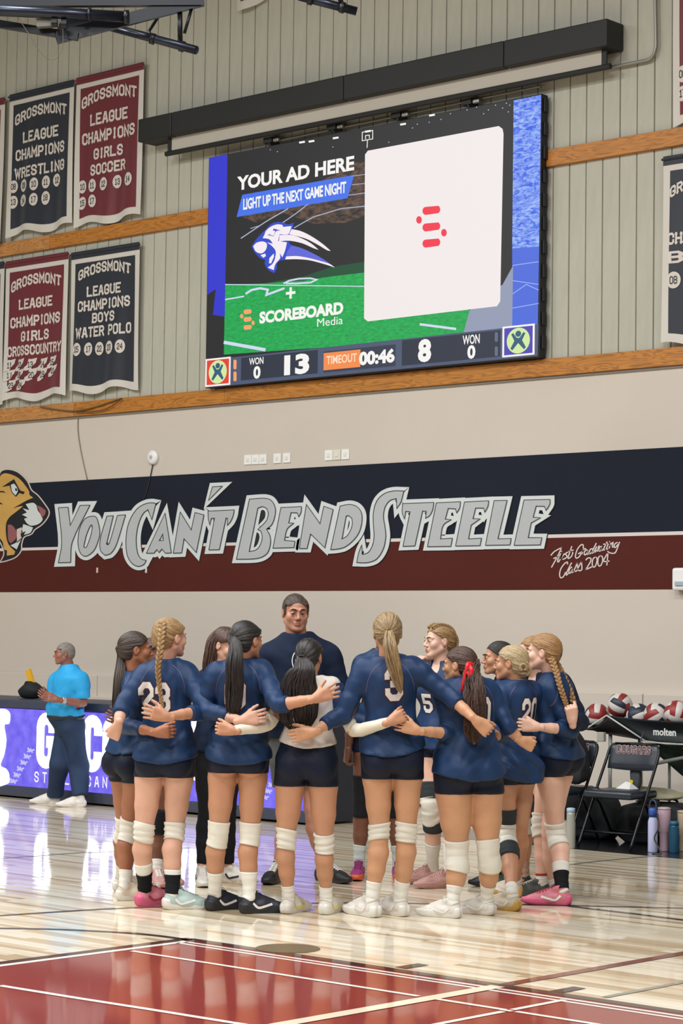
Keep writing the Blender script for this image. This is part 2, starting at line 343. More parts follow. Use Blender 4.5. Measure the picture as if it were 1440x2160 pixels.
# wooden beams
def wood(name, col, seed):
    m = mat(name, col, .5, vary=.0); nt = m.node_tree; b = nt.nodes['Principled BSDF']; N = nt.nodes.new; Lk = nt.links.new
    tc = N('ShaderNodeTexCoord'); mp = N('ShaderNodeMapping'); mp.inputs['Scale'].default_value = (1.0, 9, 9); mp.inputs['Location'].default_value = (seed, seed, 0)
    wv = N('ShaderNodeTexNoise'); wv.inputs['Scale'].default_value = 1.6; wv.inputs['Detail'].default_value = 2; wv.inputs['Distortion'].default_value = .6
    Lk(tc.outputs['Object'], mp.inputs[0]); Lk(mp.outputs[0], wv.inputs[0])
    ml = N('ShaderNodeMath'); ml.operation = 'MULTIPLY'; ml.inputs[1].default_value = 9; Lk(wv.outputs[0], ml.inputs[0])
    fr = N('ShaderNodeMath'); fr.operation = 'PINGPONG'; fr.inputs[1].default_value = .5; Lk(ml.outputs[0], fr.inputs[0])
    cr = N('ShaderNodeValToRGB'); e = cr.color_ramp.elements; c = rgb(col)
    e[0].color = tuple(v*.62 for v in c[:3])+(1,); e[1].position = .22; e[1].color = c; q = e.new(.5); q.color = tuple(min(1, v*1.15) for v in c[:3])+(1,)
    Lk(fr.outputs[0], cr.inputs[0]); Lk(cr.outputs[0], b.inputs['Base Color']); return m
W1 = wood('beam_wood', 'b5762e', 0); W2 = wood('beam_wood_pale', 'bd8449', 7)
for k, (z0, z1, joint) in enumerate(((4.105, 4.268, ony(161, 860, YW).x), (6.092, 6.254, ony(110, 500, YW).x))):
    b = struct(empty('trim_%d' % (k+1), (0, 0, 0)))
    for a, c_, m in ((-26, joint, W2), (joint, -16.6, W1), (-16.6, -9, W1), (-9, 4, W1)):
        MB().box((a+.002, YW-.045, z0), (c_-.002, YW+.03, z1), .006).build('beam_board', m, b)
MB().box((-26, YW-.02, 4.085), (4, YW, 4.104)).build('under_beam_strip', mat('strip_grey', '8b8377', .7), wall)  # thin strip below the lower beam, darker in tone than the wall
# painted stripe
def onwall(name, mb, m): return mb.build(name, m, wall)
def wp(off): return lambda x, z: (x, YW-off, z)
mb = MB(); mb.loops([[(-26, 2.6), (4, 2.6), (4, 3.372), (-26, 3.372)]], wp(.003)); onwall('navy_stripe', mb, NAVYW)
mb = MB(); mb.loops([[(-26, 2.1), (4, 2.1), (4, 2.6), (-26, 2.6)]], wp(.003)); onwall('maroon_stripe', mb, MARW)
mb = MB(); mb.loops([[(-26, 2.585), (4, 2.585), (4, 2.617), (-26, 2.617)]], wp(.0045)); onwall('white_stripe', mb, WHW)
# lower wall cladding: folded bleacher fronts
for k in range(-8, 4):
    x = ony(1356, 1500, YW-.06).x + 2.44*k
    MB().box((x+.004, YW-.07, .02), (x+2.436, YW, 1.165 if x > -17 else 1.165), .008).build('wall_panel', WALL, wall)
mb = MB().box((-26, YW-.16, .86), (-16.9, YW-.06, .935), .01); mb.build('ledge', WALL, wall)

# ------------------------------------------------------------------ wall lettering (traced in wall coordinates)
def px2w(ox, oy, s, Y=YW):
    def g(x, y): p = ony(ox+x/s, oy+y/s, Y); return (p.x, p.z)
    return g
LW = mat('letter_white_paint', 'd3d8d6', .6); LG = mat('letter_grey_paint', 'b7babb', .6, vary=.03, vscale=2); LD = mat('letter_dark_paint', '20242a', .7)
LZ = [0.0]
def letter(ox, oy, s, loops, m=9.5, smooth=()):
    g = px2w(ox, oy, s); L = []
    for i, l in enumerate(loops): L.append([tuple(v) for v in spline(l, 4, True)] if i in smooth else soften(l))
    o1 = MB(); o1.cur = 0
    wid = m*s*1.78
    # dark outline, white border, grey face with thin line
    sets = []
    d = MB()
    def put(mb, ribs, off, mi):
        mb.cur = mi
        for i_, q in enumerate(ribs): mb.add([(lambda c: (c[0], YW-off-LZ[0]-2e-5*i_, c[1]))(g(*p)) for p in q], [(0, 1, 2, 3)])
    def fill(mb, LL, off, mi):
        mb.cur = mi; k = len(mb.f); mb.loops([[g(*p) for p in l] for l in LL], lambda x, z: (x, YW-off-LZ[0], z))
    LZ[0] += .0003
    fill(d, [L[0]], .003, 0)
    put(d, ribbon(L[0], wid+2.2*s, True), .0035, 0)
    if len(L) == 1: fill(d, L, .0085, 1)
    else: fill(d, L, .0085, 1)
    put(d, ribbon(L[0], wid, True), .0095, 1)
    for l in L[1:]: put(d, ribbon(l, wid*.8, True), .0095, 1)
    fill(d, L, .0155, 2)
    for l in L: put(d, ribbon(l, 1.3*s, True), .0175, 0)
    o = d.build('letter', [LD, LW, LG], wall); return o
a = (110, 1000, 4)
letter(*a, [[(62,285),(143,280),(162,435),(245,265),(328,263),(178,575),(165,745),(62,748),(90,580)]])
letter(*a, [[(340,357),(385,372),(412,490),(395,570),(365,640),(320,682),(285,693),(250,670),(230,610),(228,540),(245,450),(285,380)], [(343,430),(348,450),(335,520),(305,605),(290,622),(278,615),(280,590),(300,510),(330,440)]], smooth=(0, 1))
letter(*a, [[(472,355),(525,352),(468,590),(478,598),(492,585),(560,350),(628,345),(570,540),(540,620),(500,672),(455,685),(420,650),(412,590),(425,510)]])
letter(*a, [[(885,248),(850,385),(818,300),(780,330),(745,400),(722,500),(720,600),(735,680),(765,718),(803,728),(780,765),(730,778),(680,750),(645,690),(633,600),(640,480),(670,380),(730,290),(800,250),(850,243)]])
letter(*a, [[(962,330),(1015,665),(965,668),(935,632),(912,662),(893,637),(868,668),(805,668)], [(943,505),(948,560),(913,562)]])
letter(*a, [[(1090,320),(1183,472),(1215,325),(1290,345),(1225,662),(1122,545),(1102,665),(1032,668)]])
a = (420, 1000, 4)
letter(*a, [[(122,108),(205,103),(88,222)]])
letter(*a, [[(85,313),(305,303),(297,350),(275,400),(248,432),(250,375),(237,370),(180,638),(92,640),(140,372),(112,375),(100,430),(88,380)]])
letter(*a, [[(435,212),(565,205),(620,225),(652,290),(645,370),(620,430),(578,465),(605,515),(612,580),(590,660),(540,700),(470,715),(325,718)], [(505,288),(545,275),(580,290),(593,330),(580,390),(505,468),(530,480),(543,530),(525,600),(490,640),(432,655)]])
letter(*a, [[(700,283),(872,275),(870,320),(850,360),(838,328),(785,325),(765,412),(808,415),(752,465),(730,560),(818,568),(810,620),(633,625)]])
letter(*a, [[(915,258),(1030,420),(1062,272),(1140,300),(1070,622),(950,505),(920,628),(855,628)]])
letter(*a, [[(1200,270),(1280,257),(1340,275),(1378,325),(1383,400),(1360,490),(1310,560),(1240,615),(1180,632),(1120,638)], [(1250,355),(1270,350),(1298,372),(1303,420),(1285,480),(1255,525),(1215,548)]])
a = (740, 1000, 3.2)
letter(*a, [[(365,115),(345,190),(318,232),(315,165),(270,180),(238,225),(228,290),(240,370),(243,430),(225,510),(180,575),(120,597),(48,597),(62,530),(82,478),(85,543),(125,530),(155,480),(165,420),(160,330),(162,250),(185,180),(230,135),(290,115)]])
letter(*a, [[(358,200),(568,192),(560,240),(540,280),(512,298),(517,252),(492,250),(440,485),(360,488),(408,255),(378,252),(370,303),(355,260)]])
letter(*a, [[(585,195),(747,187),(742,230),(722,262),(715,235),(665,232),(645,305),(685,308),(632,345),(613,438),(693,433),(683,488),(525,490)]])
letter(*a, [[(775,189),(938,181),(932,220),(912,258),(905,230),(850,230),(832,302),(880,303),(820,345),(802,438),(890,433),(880,483),(715,486)]])
letter(*a, [[(975,180),(1062,178),(1000,438),(1090,435),(1082,478),(917,481)]])
letter(*a, [[(1177,176),(1352,172),(1350,205),(1325,245),(1315,218),(1258,217),(1238,292),(1288,295),(1225,330),(1205,430),(1297,430),(1287,478),(1110,481)]])
# script lettering
g8 = px2w(1150, 1120, 8); mb = MB()
for st in ([(100,410),(160,345),(280,280)],[(280,280),(215,420),(110,612)],[(145,465),(190,445),(232,432)],[(262,385),(212,490),(222,525),(255,480),(292,400)],[(275,350),(280,345)],
           [(292,400),(262,470)],[(278,450),(320,390),(330,400)],[(380,360),(345,385),(372,430),(340,462),(300,480)],[(450,262),(390,440),(405,462),(450,420),(468,360)],[(400,345),(475,322)],
           [(645,285),(640,235),(600,240),(540,320),(512,420),(530,460),(580,430),(612,365)],[(560,385),(625,350)],[(650,300),(620,390)],[(630,345),(672,298),(685,310)],
           [(720,330),(690,320),(660,370),(670,405),(705,380),(735,320),(715,395),(745,370)],[(800,300),(765,310),(745,360),(760,385),(795,350)],[(862,210),(795,350),(800,375),(825,350)],
           [(870,265),(832,340),(845,355),(885,300)],[(910,250),(880,335),(905,330)],[(955,265),(925,270),(905,320),(925,340),(960,290),(945,330),(975,320)],[(1045,185),(985,310),(1005,318)],[(985,225),(1060,215)],
           [(1065,225),(1035,300),(1055,305)],[(1087,182),(1090,180)],[(1110,205),(1080,290)],[(1095,250),(1145,195),(1135,270),(1155,265)],[(1220,195),(1180,215),(1165,265),(1185,280),(1225,230)],[(1255,190),(1195,350),(1150,378),(1095,370),(1055,345)],
           [(378,560),(375,525),(330,550),(265,640),(245,740),(265,790),(310,770),(345,700)],[(445,540),(365,700),(360,745),(390,720)],[(450,610),(415,640),(400,700),(425,710),(460,650),(450,700),(480,690)],
           [(545,535),(545,650),(520,680),(485,675)],[(480,690),(545,535)],[(612,520),(622,640),(590,672),(560,662)],[(545,650),(612,520)],
           [(690,490),(720,458),(770,462),(765,520),(685,655)],[(685,655),(800,600)],[(850,440),(810,470),(795,560),(815,610),(850,590),(875,510),(872,455),(850,440)],[(935,418),(900,450),(890,540),(910,592),(945,575),(972,500),(962,432),(935,418)],
           [(1050,385),(985,510),(1082,508)],[(1060,385),(1042,575)]):
    mb.quads([[g8(*p) for p in q] for q in ribbon([tuple(v) for v in spline(st, 3)] if len(st) > 2 else st, 19, False, 6)], wp(.006))
onwall('script_lettering', mb, WHW)
# mascot head
gm = px2w(0, 970, 4.5)
def flatp(loops, off, name, m, sm=0, g=gm):
    mb = MB(); LL = [soften(l, 4, 60) for l in loops]
    mb.loops([[g(*p) for p in l] for l in LL], wp(off)); return mb
BL = mat('mural_black', '17191d', .7); GO = mat('mural_gold', 'c99d52', .7, vary=.12, vscale=5); CR = mat('mural_cream', 'cfc0b6', .7); WHM = mat('mural_white', 'cfd4d2', .7); PK = mat('mural_pink', '94595c', .7)
base = [(-120,130),(0,150),(20,110),(80,95),(160,115),(220,160),(265,215),(300,290),(360,340),(430,430),(465,490),(455,540),(400,610),(330,660),(300,700),(230,730),(205,800),(200,860),(150,920),(60,955),(15,965),(45,900),(40,850),(0,760),(-120,800)]
mb = MB(); mb.quads([[gm(*p) for p in q] for q in ribbon([p for p in soften(base, 4, 60) if p[0] > -20 and p[1] < 975][2:], 22)], wp(.006)); onwall('mascot_outline', mb, CR)
parts = MB(); order = [([base], .0075, BL, 0),
 ([[(-120,170),(0,165),(20,140),(60,128),(140,150),(200,190),(250,250),(282,300),(285,330),(320,360),(260,385),(190,425),(125,462),(200,440),(225,440),(150,500),(95,545),(65,600),(62,700),(85,800),(150,870),(140,900),(70,910),(72,860),(45,850),(30,780),(0,740),(-120,760)]], .009, GO, 0),
 ([[(25,258),(90,215),(140,183),(170,240),(200,290),(242,303),(228,328),(190,315),(158,352),(118,310),(98,245)]], .0105, BL, 0), ([[(110,238),(140,225),(168,262),(175,300),(155,338),(122,300)]], .012, WHM, 0), ([[(150,275),(165,268),(172,290),(158,300)]], .013, BL, 0),
 ([[(-120,295),(0,298),(35,296),(62,315),(20,308),(-120,330)]], .0105, BL, 0), ([[(-120,395),(0,402),(38,425),(0,420),(-120,430)]], .0105, BL, 0),
 ([[(80,615),(120,620),(160,675),(162,740),(110,795),(85,760)]], .0105, PK, 0), ([[(250,420),(320,408),(350,430),(365,480),(400,530),(410,570),(370,610),(300,625),(260,600),(235,560),(268,548),(215,520),(262,500),(222,460),(285,478)]], .0105, WHM, 0),
 ([[(355,430),(400,450),(442,482),(432,520),(405,550),(378,485)]], .0105, PK, 0), ([[(228,610),(320,642),(295,692),(232,712),(252,680),(205,692)]], .0105, WHM, 0), ([[(105,812),(160,785),(215,735),(165,850)]], .0105, WHM, 0), ([[(165,660),(210,640),(222,690),(200,700),(212,750),(168,790)]], .0105, CR, 0)]
for LL, off, m, sm in order: onwall('mascot_patch', flatp(LL, off, '', m, sm), m)

# small fittings on the wall
def fitting(name, a, b, label, cat, col='eeede8', dep=.012, group=None):
    p, q = ony(*a, YW), ony(*b, YW); r0 = empty(name, ((p.x+q.x)/2, YW, (p.z+q.z)/2)); hw = abs(q.x-p.x)/2; hh = abs(q.z-p.z)/2
    MB().box((-hw, -dep, -hh), (hw, 0, hh), .004).build('plate', mat('plate_'+col, col, .5), r0)
    MB().box((-hw*.35, -dep-.006, -hh*.35), (hw*.35, -dep+.001, hh*.35), .002).build('socket', mat('plate_in', 'e2e0da', .5), r0); tag(r0, label, cat, group)
for i, x in enumerate((516, 532, 548)): fitting('wall_plate', (x, 960-i*.6), (x+15, 980-i*.6), ('leftmost', 'middle', 'rightmost')[i]+' of three adjoining white wall plates above the S', 'wall plate'.replace('S','S'))
for i, x in enumerate((578, 598)): fitting('wall_plate', (x, 957-i), (x+15, 977-i), ('left', 'right')[i]+' white wall plate of the spaced pair beside the three adjoining ones', 'wall plate')
for i, x in enumerate((686, 703, 721)): fitting('wall_plate', (x, 950-i), (x+16, 971-i), ('left white', 'middle cream', 'right white')[i]+' plate of the row of three under the big screen', 'wall plate', ('eeede8', 'dcd9c6', 'eeede8')[i])
p = ony(325, 965, YW); r0 = empty('wall_speaker', (p.x, YW, p.z))
mb = MB(); mb.tube([(0, 0, 0), (0, -.03, 0), (0, -.045, 0), (0, -.05, 0)], [.08, .08, .06, .02], 28); mb.build('dome', mat('plastic_white', 'ecebe8', .4), r0, True)
mb = MB(); mb.tube([(0, -.045, 0), (0, -.056, 0)], .022, 16); mb.build('centre_cap', mat('plastic_grey', 'b9b7b2', .4), r0)
tag(r0, 'round white wireless receiver on the wall above the lettering', 'wall fitting')
def cord(name, pts, r, m, label, cat, Y=YW-.012, n=4):
    w = [ony(*q, Y) for q in pts]; mb = MB(); mb.tube([Vector(v) for v in spline([tuple(q) for q in w], n)], r, 8)
    o = mb.build(name, m, None, True); tag(o, label, cat); return o
GC = mat('cord_grey', '8f887c', .6); DC = mat('cord_dark', '2b2b2e', .6)
cord('hanging_cable', [(322, 980), (318, 1000), (310, 1035), (303, 1055)], .006, DC, 'dark cord hanging from the round white wall receiver', 'cord')
cord('hanging_cable', [(165, 872), (164, 905), (170, 950), (184, 1013)], .006, GC, 'pale cord running down from the lower wooden beam', 'cord')
cord('beam_cord', [(85, 858), (120, 864), (160, 867), (205, 857), (255, 840)], .008, mat('cord_tan', '7a5a2f', .6), 'tan cord drooping along the lower wooden beam below the banners', 'cord', YW-.06)
cord('beam_cord', [(160, 869), (195, 868), (225, 862), (258, 841)], .006, mat('cord_brown', '5a4022', .6), 'thin brown cord under the tan drooping cord', 'cord', YW-.07)
cord('electrical_conduit', [(1381, -60), (1382, 20), (1383, 75), (1382, 105), (1371, 124), (1345, 131), (1290, 142), (1150, 170)], .017, mat('conduit_metal', '8f8d84', .4, .5), 'grey metal conduit bending down the siding to the screen housing', 'pipe', YW-.04)
for k, (x, y, col) in enumerate(((206, 1203, 'd8b8a8'), (309, 1203, 'cfd2cf'))):
    p = ony(x, y, YW); o = MB().box((p.x-.014, YW-.012, p.z-.03), (p.x+.014, YW, p.z+.03), .004).build('tape_scrap', mat('tape%d' % k, col, .6)); tag(o, ('pink' if k == 0 else 'white')+' tape scrap on the maroon stripe under the lettering', 'tape')
p = ony(1441, 1222, YW); r0 = empty('exit_light_box', (p.x, YW, p.z)); MB().box((-.06, -.1, -.1), (.4, -.002, .1), .02).build('housing', mat('plastic_white', 'dcdad6'), r0)
MB().box((-.02, -.115, -.06), (.3, -.09, -.02), .005).build('lens', mat('lens', 'a9b4c0', .2), r0); tag(r0, 'white wall lamp box cut by the right edge, at the stripe end', 'wall lamp')
# ------------------------------------------------------------------ banners
BNV = mat('banner_navy', '1d232e', .55, sheen=.2, bump=.15, bscale=5, bstretch=(3, 3, .6)); BMR = mat('banner_maroon', '6a1f27', .5, sheen=.2, bump=.15, bscale=5, bstretch=(3, 3, .6))
BWH = mat('banner_white', 'cfcac0', .6); BLT = mat('banner_letter', 'd2cabf', .6); BDG = mat('banner_digit', '22262d', .6); GRM = mat('grommet', 'b0a890', .3, .9)
def banner(px, col, lines, nums, label, seed, H=None, feet=False, name='championship_banner'):
    """px: top-left x,y / top-right x,y / bottom y at left, in the photo; built in metres on the wall"""
    a, b, c = ony(px[0], px[1], YW-.06), ony(px[2], px[3], YW-.06), ony(px[0], px[4], YW-.06)
    W = b.x-a.x; top = (a.z+b.z)/2; Hh = top-c.z; rs = np.random.RandomState(seed); ph = rs.rand(4)*6
    root = empty(name, (a.x, YW-.05, top)); tag(root, label, 'banner', 'championship banners on the siding')
    def S(u, v, off=0.0):     # u,v in metres from the top-left corner, v down
        t = max(0, v/Hh); y = -(.006+.018*t*(sin(u*11+ph[0])+.6*sin(u*19+v*2+ph[1])) + .012*t*t*sin(u*5+ph[2])) - .012
        z = -v - (.02*sin(u*8.5+ph[3])*t**6 if t > .8 else 0)*1.6
        return (u, y-off, z)
    nu, nv = 30, 34
    def sheet(u0, v0, u1, v1, off, m, nm):
        vs = []; fs = []
        for j in range(nv+1):
            for i in range(nu+1): vs.append(S(u0+(u1-u0)*i/nu, v0+(v1-v0)*j/nv, off))
        for j in range(nv):
            for i in range(nu): q = j*(nu+1)+i; fs.append((q, q+nu+1, q+nu+2, q+1))
        return MB().add(vs, fs).build(nm, m, root, True)
    sheet(0, 0, W, Hh, 0, BWH, 'white_border'); sheet(.075, .11, W-.075, Hh-.085, .0035, col, 'cloth_field'); sheet(0, -.03, W, .055, .006, col, 'top_sleeve')
    MB().tube([(-.01, -.03, .0), (W+.01, -.03, .0)], .012, 8).build('hanging_rod', col, root)
    mb = MB()
    for u in (.03, W/2, W-.03): mb.tube([S(u, 0, .008), S(u, 0, .011)], .012, 10)
    mb.build('grommets', GRM, root)
    fn = lambda x, y: S(x, -y, .008)
    for (t, v0, v1, wf, arc) in lines:     # v in fraction of height, wf width fraction
        x0 = W*(.5-wf/2); qs = block(t, x0, -v1*Hh, x0+W*wf, -v0*Hh, t=1.5, gap=2.2, arc=arc*Hh, serif=True); mb = MB(); mb.quads(qs, fn); mb.build('word', BLT, root)
    for (t, u, v) in nums:
        cx, cv, r = u*W, v*Hh, .068; md = MB(); mn = MB()
        if feet: lp = [(r*1.25*x, r*1.1*y) for x, y in ((-1.1,-.9),(-.5,-.9),(.2,-.6),(.5,-.1),(.9,.2),(1.2,1),(.2,.85),(-.3,.9),(-.5,0),(-1.1,-.4))]
        else: lp = [(r*cos(k*pi/12), r*sin(k*pi/12)*1.12) for k in range(24)]
        vs = []; n = len(lp)
        for f in (1, .75, .5, .25, .001): vs += [S(cx+f*p[0], cv-f*p[1], .0095) for p in lp]
        md.add(vs, [(q*n+k, q*n+(k+1) % n, (q+1)*n+(k+1) % n, (q+1)*n+k) for q in range(4) for k in range(n)])
        dd = md.build('number_disc', BLT, root); mn.quads(block(t, cx-.036, -cv-.036, cx+.036, -cv+.036, t=1.0, gap=1.7), lambda x, y: S(x, -y, .013)); mn.build('digits', BDG, dd)
    return root
GL = [('GROSSMONT', .165, .235, .78, .045), ('LEAGUE', .285, .35, .52, 0), ('CHAMPIONS', .385, .455, .74, 0)]
banner((22, 207, 158, 172, 497), BNV, [('GROSSMONT', .145, .222, .80, .045), ('LEAGUE', .275, .355, .55, 0), ('CHAMPIONS', .395, .475, .76, 0), ('WRESTLING', .525, .603, .78, 0)],
       [('08', .1, .655), ('09', .26, .66), ('10', .43, .665), ('11', .6, .665), ('12', .76, .665), ('13', .1, .765), ('14', .26, .77), ('17', .43, .775), ('18', .6, .775)], 'navy champions banner for wrestling, upper row left of the soccer one', 1)
banner((163, 170, 305, 137, 478), BMR, [('GROSSMONT', .135, .212, .82, .045), ('LEAGUE', .255, .335, .56, 0), ('CHAMPIONS', .375, .455, .80, 0), ('GIRLS', .495, .57, .42, 0), ('SOCCER', .60, .675, .52, 0)],
       [('10', .11, .735), ('11', .27, .74), ('12', .45, .745), ('13', .64, .745), ('14', .82, .745), ('15', .11, .85), ('17', .27, .85)], 'maroon champions banner for girls soccer, beside the screen housing end', 2)
banner((14, 556, 146, 538, 846), BMR, [('GROSSMONT', .145, .222, .80, .045), ('LEAGUE', .275, .35, .54, 0), ('CHAMPIONS', .40, .478, .80, 0), ('GIRLS', .51, .585, .44, 0), ('CROSSCOUNTRY', .61, .685, .87, 0)],
       [('11', .1, .745), ('12', .27, .75), ('13', .44, .755), ('14', .62, .76), ('15', .78, .755), ('17', .1, .82), ('18', .27, .825), ('20', .45, .825), ('19', .62, .83), ('21', .80, .82), ('23', .12, .90), ('24', .3, .90)], 'maroon champions banner for girls cross country with winged foot patches, lower row', 3, feet=True)
banner((152, 538, 296, 517, 830), BNV, [('GROSSMONT', .125, .20, .76, .045), ('LEAGUE', .245, .32, .50, 0), ('CHAMPIONS', .345, .422, .74, 0), ('BOYS', .44, .513, .34, 0), ('WATER POLO', .535, .612, .78, 0)],
       [('15', .13, .69), ('17', .29, .695), ('22', .45, .70), ('23', .6, .70), ('24', .75, .70)], 'navy champions banner for boys water polo, lower row by the screen', 4)
banner((-128, 246, 12, 208, 540), BMR, [('GROSSMONT', .19, .26, .80, .045)], [], 'maroon banner cut by the left edge, upper row', 5)
banner((-126, 576, 11, 559, 870), BNV, [('GROSSMONT', .19, .26, .80, .045)], [], 'navy banner cut by the left edge, lower row', 6)
banner((1400, 334, 1560, 316, 730), BNV, [('GROSSMONT', .155, .215, .80, .045), ('CHAMPIONS', .40, .465, .84, 0), ('BOYS', .50, .565, .84, 0)], [('08', .16, .655)], 'navy banner cut by the right edge, below the wooden beam', 7)
banner((1420, -120, 1580, -150, 268), BMR, [], [('08', .14, .72), ('17', .14, .83)], 'maroon banner cut by the right edge, above the wooden beam', 8)
banner((505, -250, 560, -262, 18), mat('banner_brown', '4a2a24', .6), [], [], 'brown banner end at the top edge near the ceiling pipes', 9)

# ------------------------------------------------------------------ the big screen
YS = YW-.13
def E(n, c, s=1.0): return mat('led_'+n, c, .5, emit=s)
sa, sb = ony(440, 333, YS), ony(1134, 752, YS)
SX0, SX1, SZ1, SZ0 = ony(438, 600, YS).x, ony(1137, 500, YS).x, ony(1141, 200, YS).z, ony(1134, 751, YS).z
scr = empty('video_screen', ((SX0+SX1)/2, YS, SZ0)); tag(scr, 'large lit video scoreboard hanging on the siding above the lettering', 'scoreboard')
OX, OZ = (SX0+SX1)/2, SZ0
def sw(off): return lambda x, z: (x-OX, -off, z-OZ)
def sg(x, y): p = ony(x, y, YS); return (p.x, p.z)
MB().box((SX0-OX-.012, .002, -.012), (SX1-OX+.012, .10, SZ1-OZ+.012), .004).build('cabinet', mat('screen_cabinet', '15171c', .5), scr)
for k in range(11): z = (SZ1-OZ)*(k+.3)/11; MB().box((SX1-OX+.01, .03, z), (SX1-OX+.03, .09, z+.13), .006).build('side_latch', mat('screen_cabinet', '15171c'), scr)
def spx(nm, loops, m, off, sm=0, lab=None):
    mb = MB(); LL = [soften(l, 4, 60) if len(l) > 5 and nm.startswith('logo') else l for l in loops]
    mb.loops([[sg(*p) for p in l] for l in LL], sw(off)); o = mb.build(nm, m, scr)
    if lab: o['label'] = lab
    return o
spx('display_face', [[(440.5,333),(1141,200),(1134,751),(433,818)]], E('black', '1a1a1c'), 0)
spx('blue_panel', [[(441,333),(480,326),(474,668),(449,664),(455,610),(437,622)]], E('blue', '2a2fc9'), .001)
# turf
tm = E('turf', '0fa04a'); nt = tm.node_tree; b = nt.nodes['Principled BSDF']; no = nt.nodes.new('ShaderNodeTexNoise'); no.inputs['Scale'].default_value = 14; no.inputs['Detail'].default_value = 8; no.inputs['Roughness'].default_value = .75
tc = nt.nodes.new('ShaderNodeTexCoord'); mp = nt.nodes.new('ShaderNodeMapping'); mp.inputs['Scale'].default_value = (1, 1, 3); cr = nt.nodes.new('ShaderNodeValToRGB')
cr.color_ramp.elements[0].position = .3; cr.color_ramp.elements[0].color = rgb('067a34'); cr.color_ramp.elements[1].position = .7; cr.color_ramp.elements[1].color = rgb('12c25c')
nt.links.new(tc.outputs['Object'], mp.inputs[0]); nt.links.new(mp.outputs[0], no.inputs[0]); nt.links.new(no.outputs[0], cr.inputs[0]); nt.links.new(cr.outputs[0], b.inputs['Emission Color'])
spx('turf_image', [[(475,600),(560,598),(640,590),(700,570),(770,555),(900,560),(990,655),(975,712),(472,748)]], tm, .001)
dk = E('dark_turf', '0a4a2c'); spx('turf_shade', [[(560,597),(640,583),(700,563),(768,552),(768,575),(700,583),(640,592)]], dk, .0015)
sl = E('turf_line', 'cfd8f0')
mb = MB()
for st, w in (([(475,600),(600,602),(768,604)],1.8),([(475,632),(515,625)],3),([(885,684),(962,694)],5),([(472,722),(560,738)],7),([(598,598),(610,592),(630,588),(655,587),(668,590),(655,596),(625,598),(603,598)],3.5),([(518,620),(530,612),(548,608),(565,611),(562,622),(600,608)],4.5)):
    mb.quads([[sg(*p) for p in q] for q in ribbon(st, w)], sw(.002))
tag(mb.build('turf_markings', sl, scr), kind='stuff')
# stands / track lines
bn = E('stand_brown', '4a3526'); nt = bn.node_tree; b = nt.nodes['Principled BSDF']; no = nt.nodes.new('ShaderNodeTexNoise'); no.inputs['Scale'].default_value = 25; no.inputs['Detail'].default_value = 6; cr = nt.nodes.new('ShaderNodeValToRGB')
cr.color_ramp.elements[0].position = .35; cr.color_ramp.elements[0].color = rgb('1c1a1b'); cr.color_ramp.elements[1].position = .7; cr.color_ramp.elements[1].color = rgb('6b5040')
nt.links.new(no.outputs[0], cr.inputs[0]); nt.links.new(cr.outputs[0], b.inputs['Emission Color'])
spx('stands_image', [[(505,455),(600,425),(745,345),(770,338),(769,455),(730,470),(660,472),(600,450),(540,470)]], bn, .001)
mb = MB()
for st, w in (([(508,503),(560,468),(608,440)],2.2),([(596,470),(625,450),(650,430)],2),([(620,481),(660,458),(720,440),(769,435)],2),([(740,372),(770,368)],1.4),([(742,390),(770,387)],1.4),([(735,412),(770,407)],1.6),([(528,482),(548,476),(556,471)],1.5)):
    mb.quads([[sg(*p) for p in q] for q in ribbon(st, w)], sw(.002))
for (x, y) in ((570,316),(585,320),(702,310),(820,300),(880,262),(905,258),(985,232),(1005,226),(1020,240),(1045,222),(1060,228),(1072,236),(950,240),(870,270),(930,252),(1030,232),(1068,218),(1075,222)):
    p = sg(x, y); mb.loops([[(p[0]+.009*cos(a*pi/3), p[1]+.006*sin(a*pi/3)) for a in range(6)]], sw(.002))
tag(mb.build('image_marks', E('mark', 'a8b0c8'), scr), kind='stuff')
mb = MB()
for (x, y) in ((637,300),(657,298),(708,291),(776,277),(850,262),(911,243)): mb.quads([[sg(*p) for p in q] for q in ribbon([(x-6, y+1), (x+6, y-1)], 4)], sw(.002))
for st in ([(764,279),(786,275),(786,293),(764,297),(764,279)],[(771,294),(771,286),(779,285),(779,292)],[(775,296),(774,312)]): mb.quads([[sg(*p) for p in q] for q in ribbon(st, 1.6)], sw(.002))
tag(mb.build('floodlight_marks', E('white', 'f4f2ee', 1.0), scr), kind='stuff')
gr = E('grey_bleacher', '8f97b0'); spx('pale_ground', [[(990,655),(1060,600),(1082,560),(1080,690),(975,712)]], gr, .0015)
# right blue water strip
wm = E('water', '3a6be8'); nt = wm.node_tree; b = nt.nodes['Principled BSDF']; no = nt.nodes.new('ShaderNodeTexNoise'); no.inputs['Scale'].default_value = 12; no.inputs['Detail'].default_value = 5; no.inputs['Distortion'].default_value = 1.2
tc = nt.nodes.new('ShaderNodeTexCoord'); mp = nt.nodes.new('ShaderNodeMapping'); mp.inputs['Scale'].default_value = (1, 1, 2.6); mp.inputs['Rotation'].default_value = (0, .5, 0); cr = nt.nodes.new('ShaderNodeValToRGB')
cr.color_ramp.elements[0].position = .36; cr.color_ramp.elements[0].color = rgb('2457e0'); cr.color_ramp.elements[1].position = .66; cr.color_ramp.elements[1].color = rgb('9fbcf6')
nt.links.new(tc.outputs['Object'], mp.inputs[0]); nt.links.new(mp.outputs[0], no.inputs[0]); nt.links.new(no.outputs[0], cr.inputs[0]); nt.links.new(cr.outputs[0], b.inputs['Emission Color'])
spx('water_strip', [[(1083,212),(1141,200),(1137,520),(1080,524)]], wm, .001); spx('blue_strip', [[(1080,524),(1137,520),(1134,690),(1080,698)]], E('blue2', '4566d8'), .001)
mb = MB()
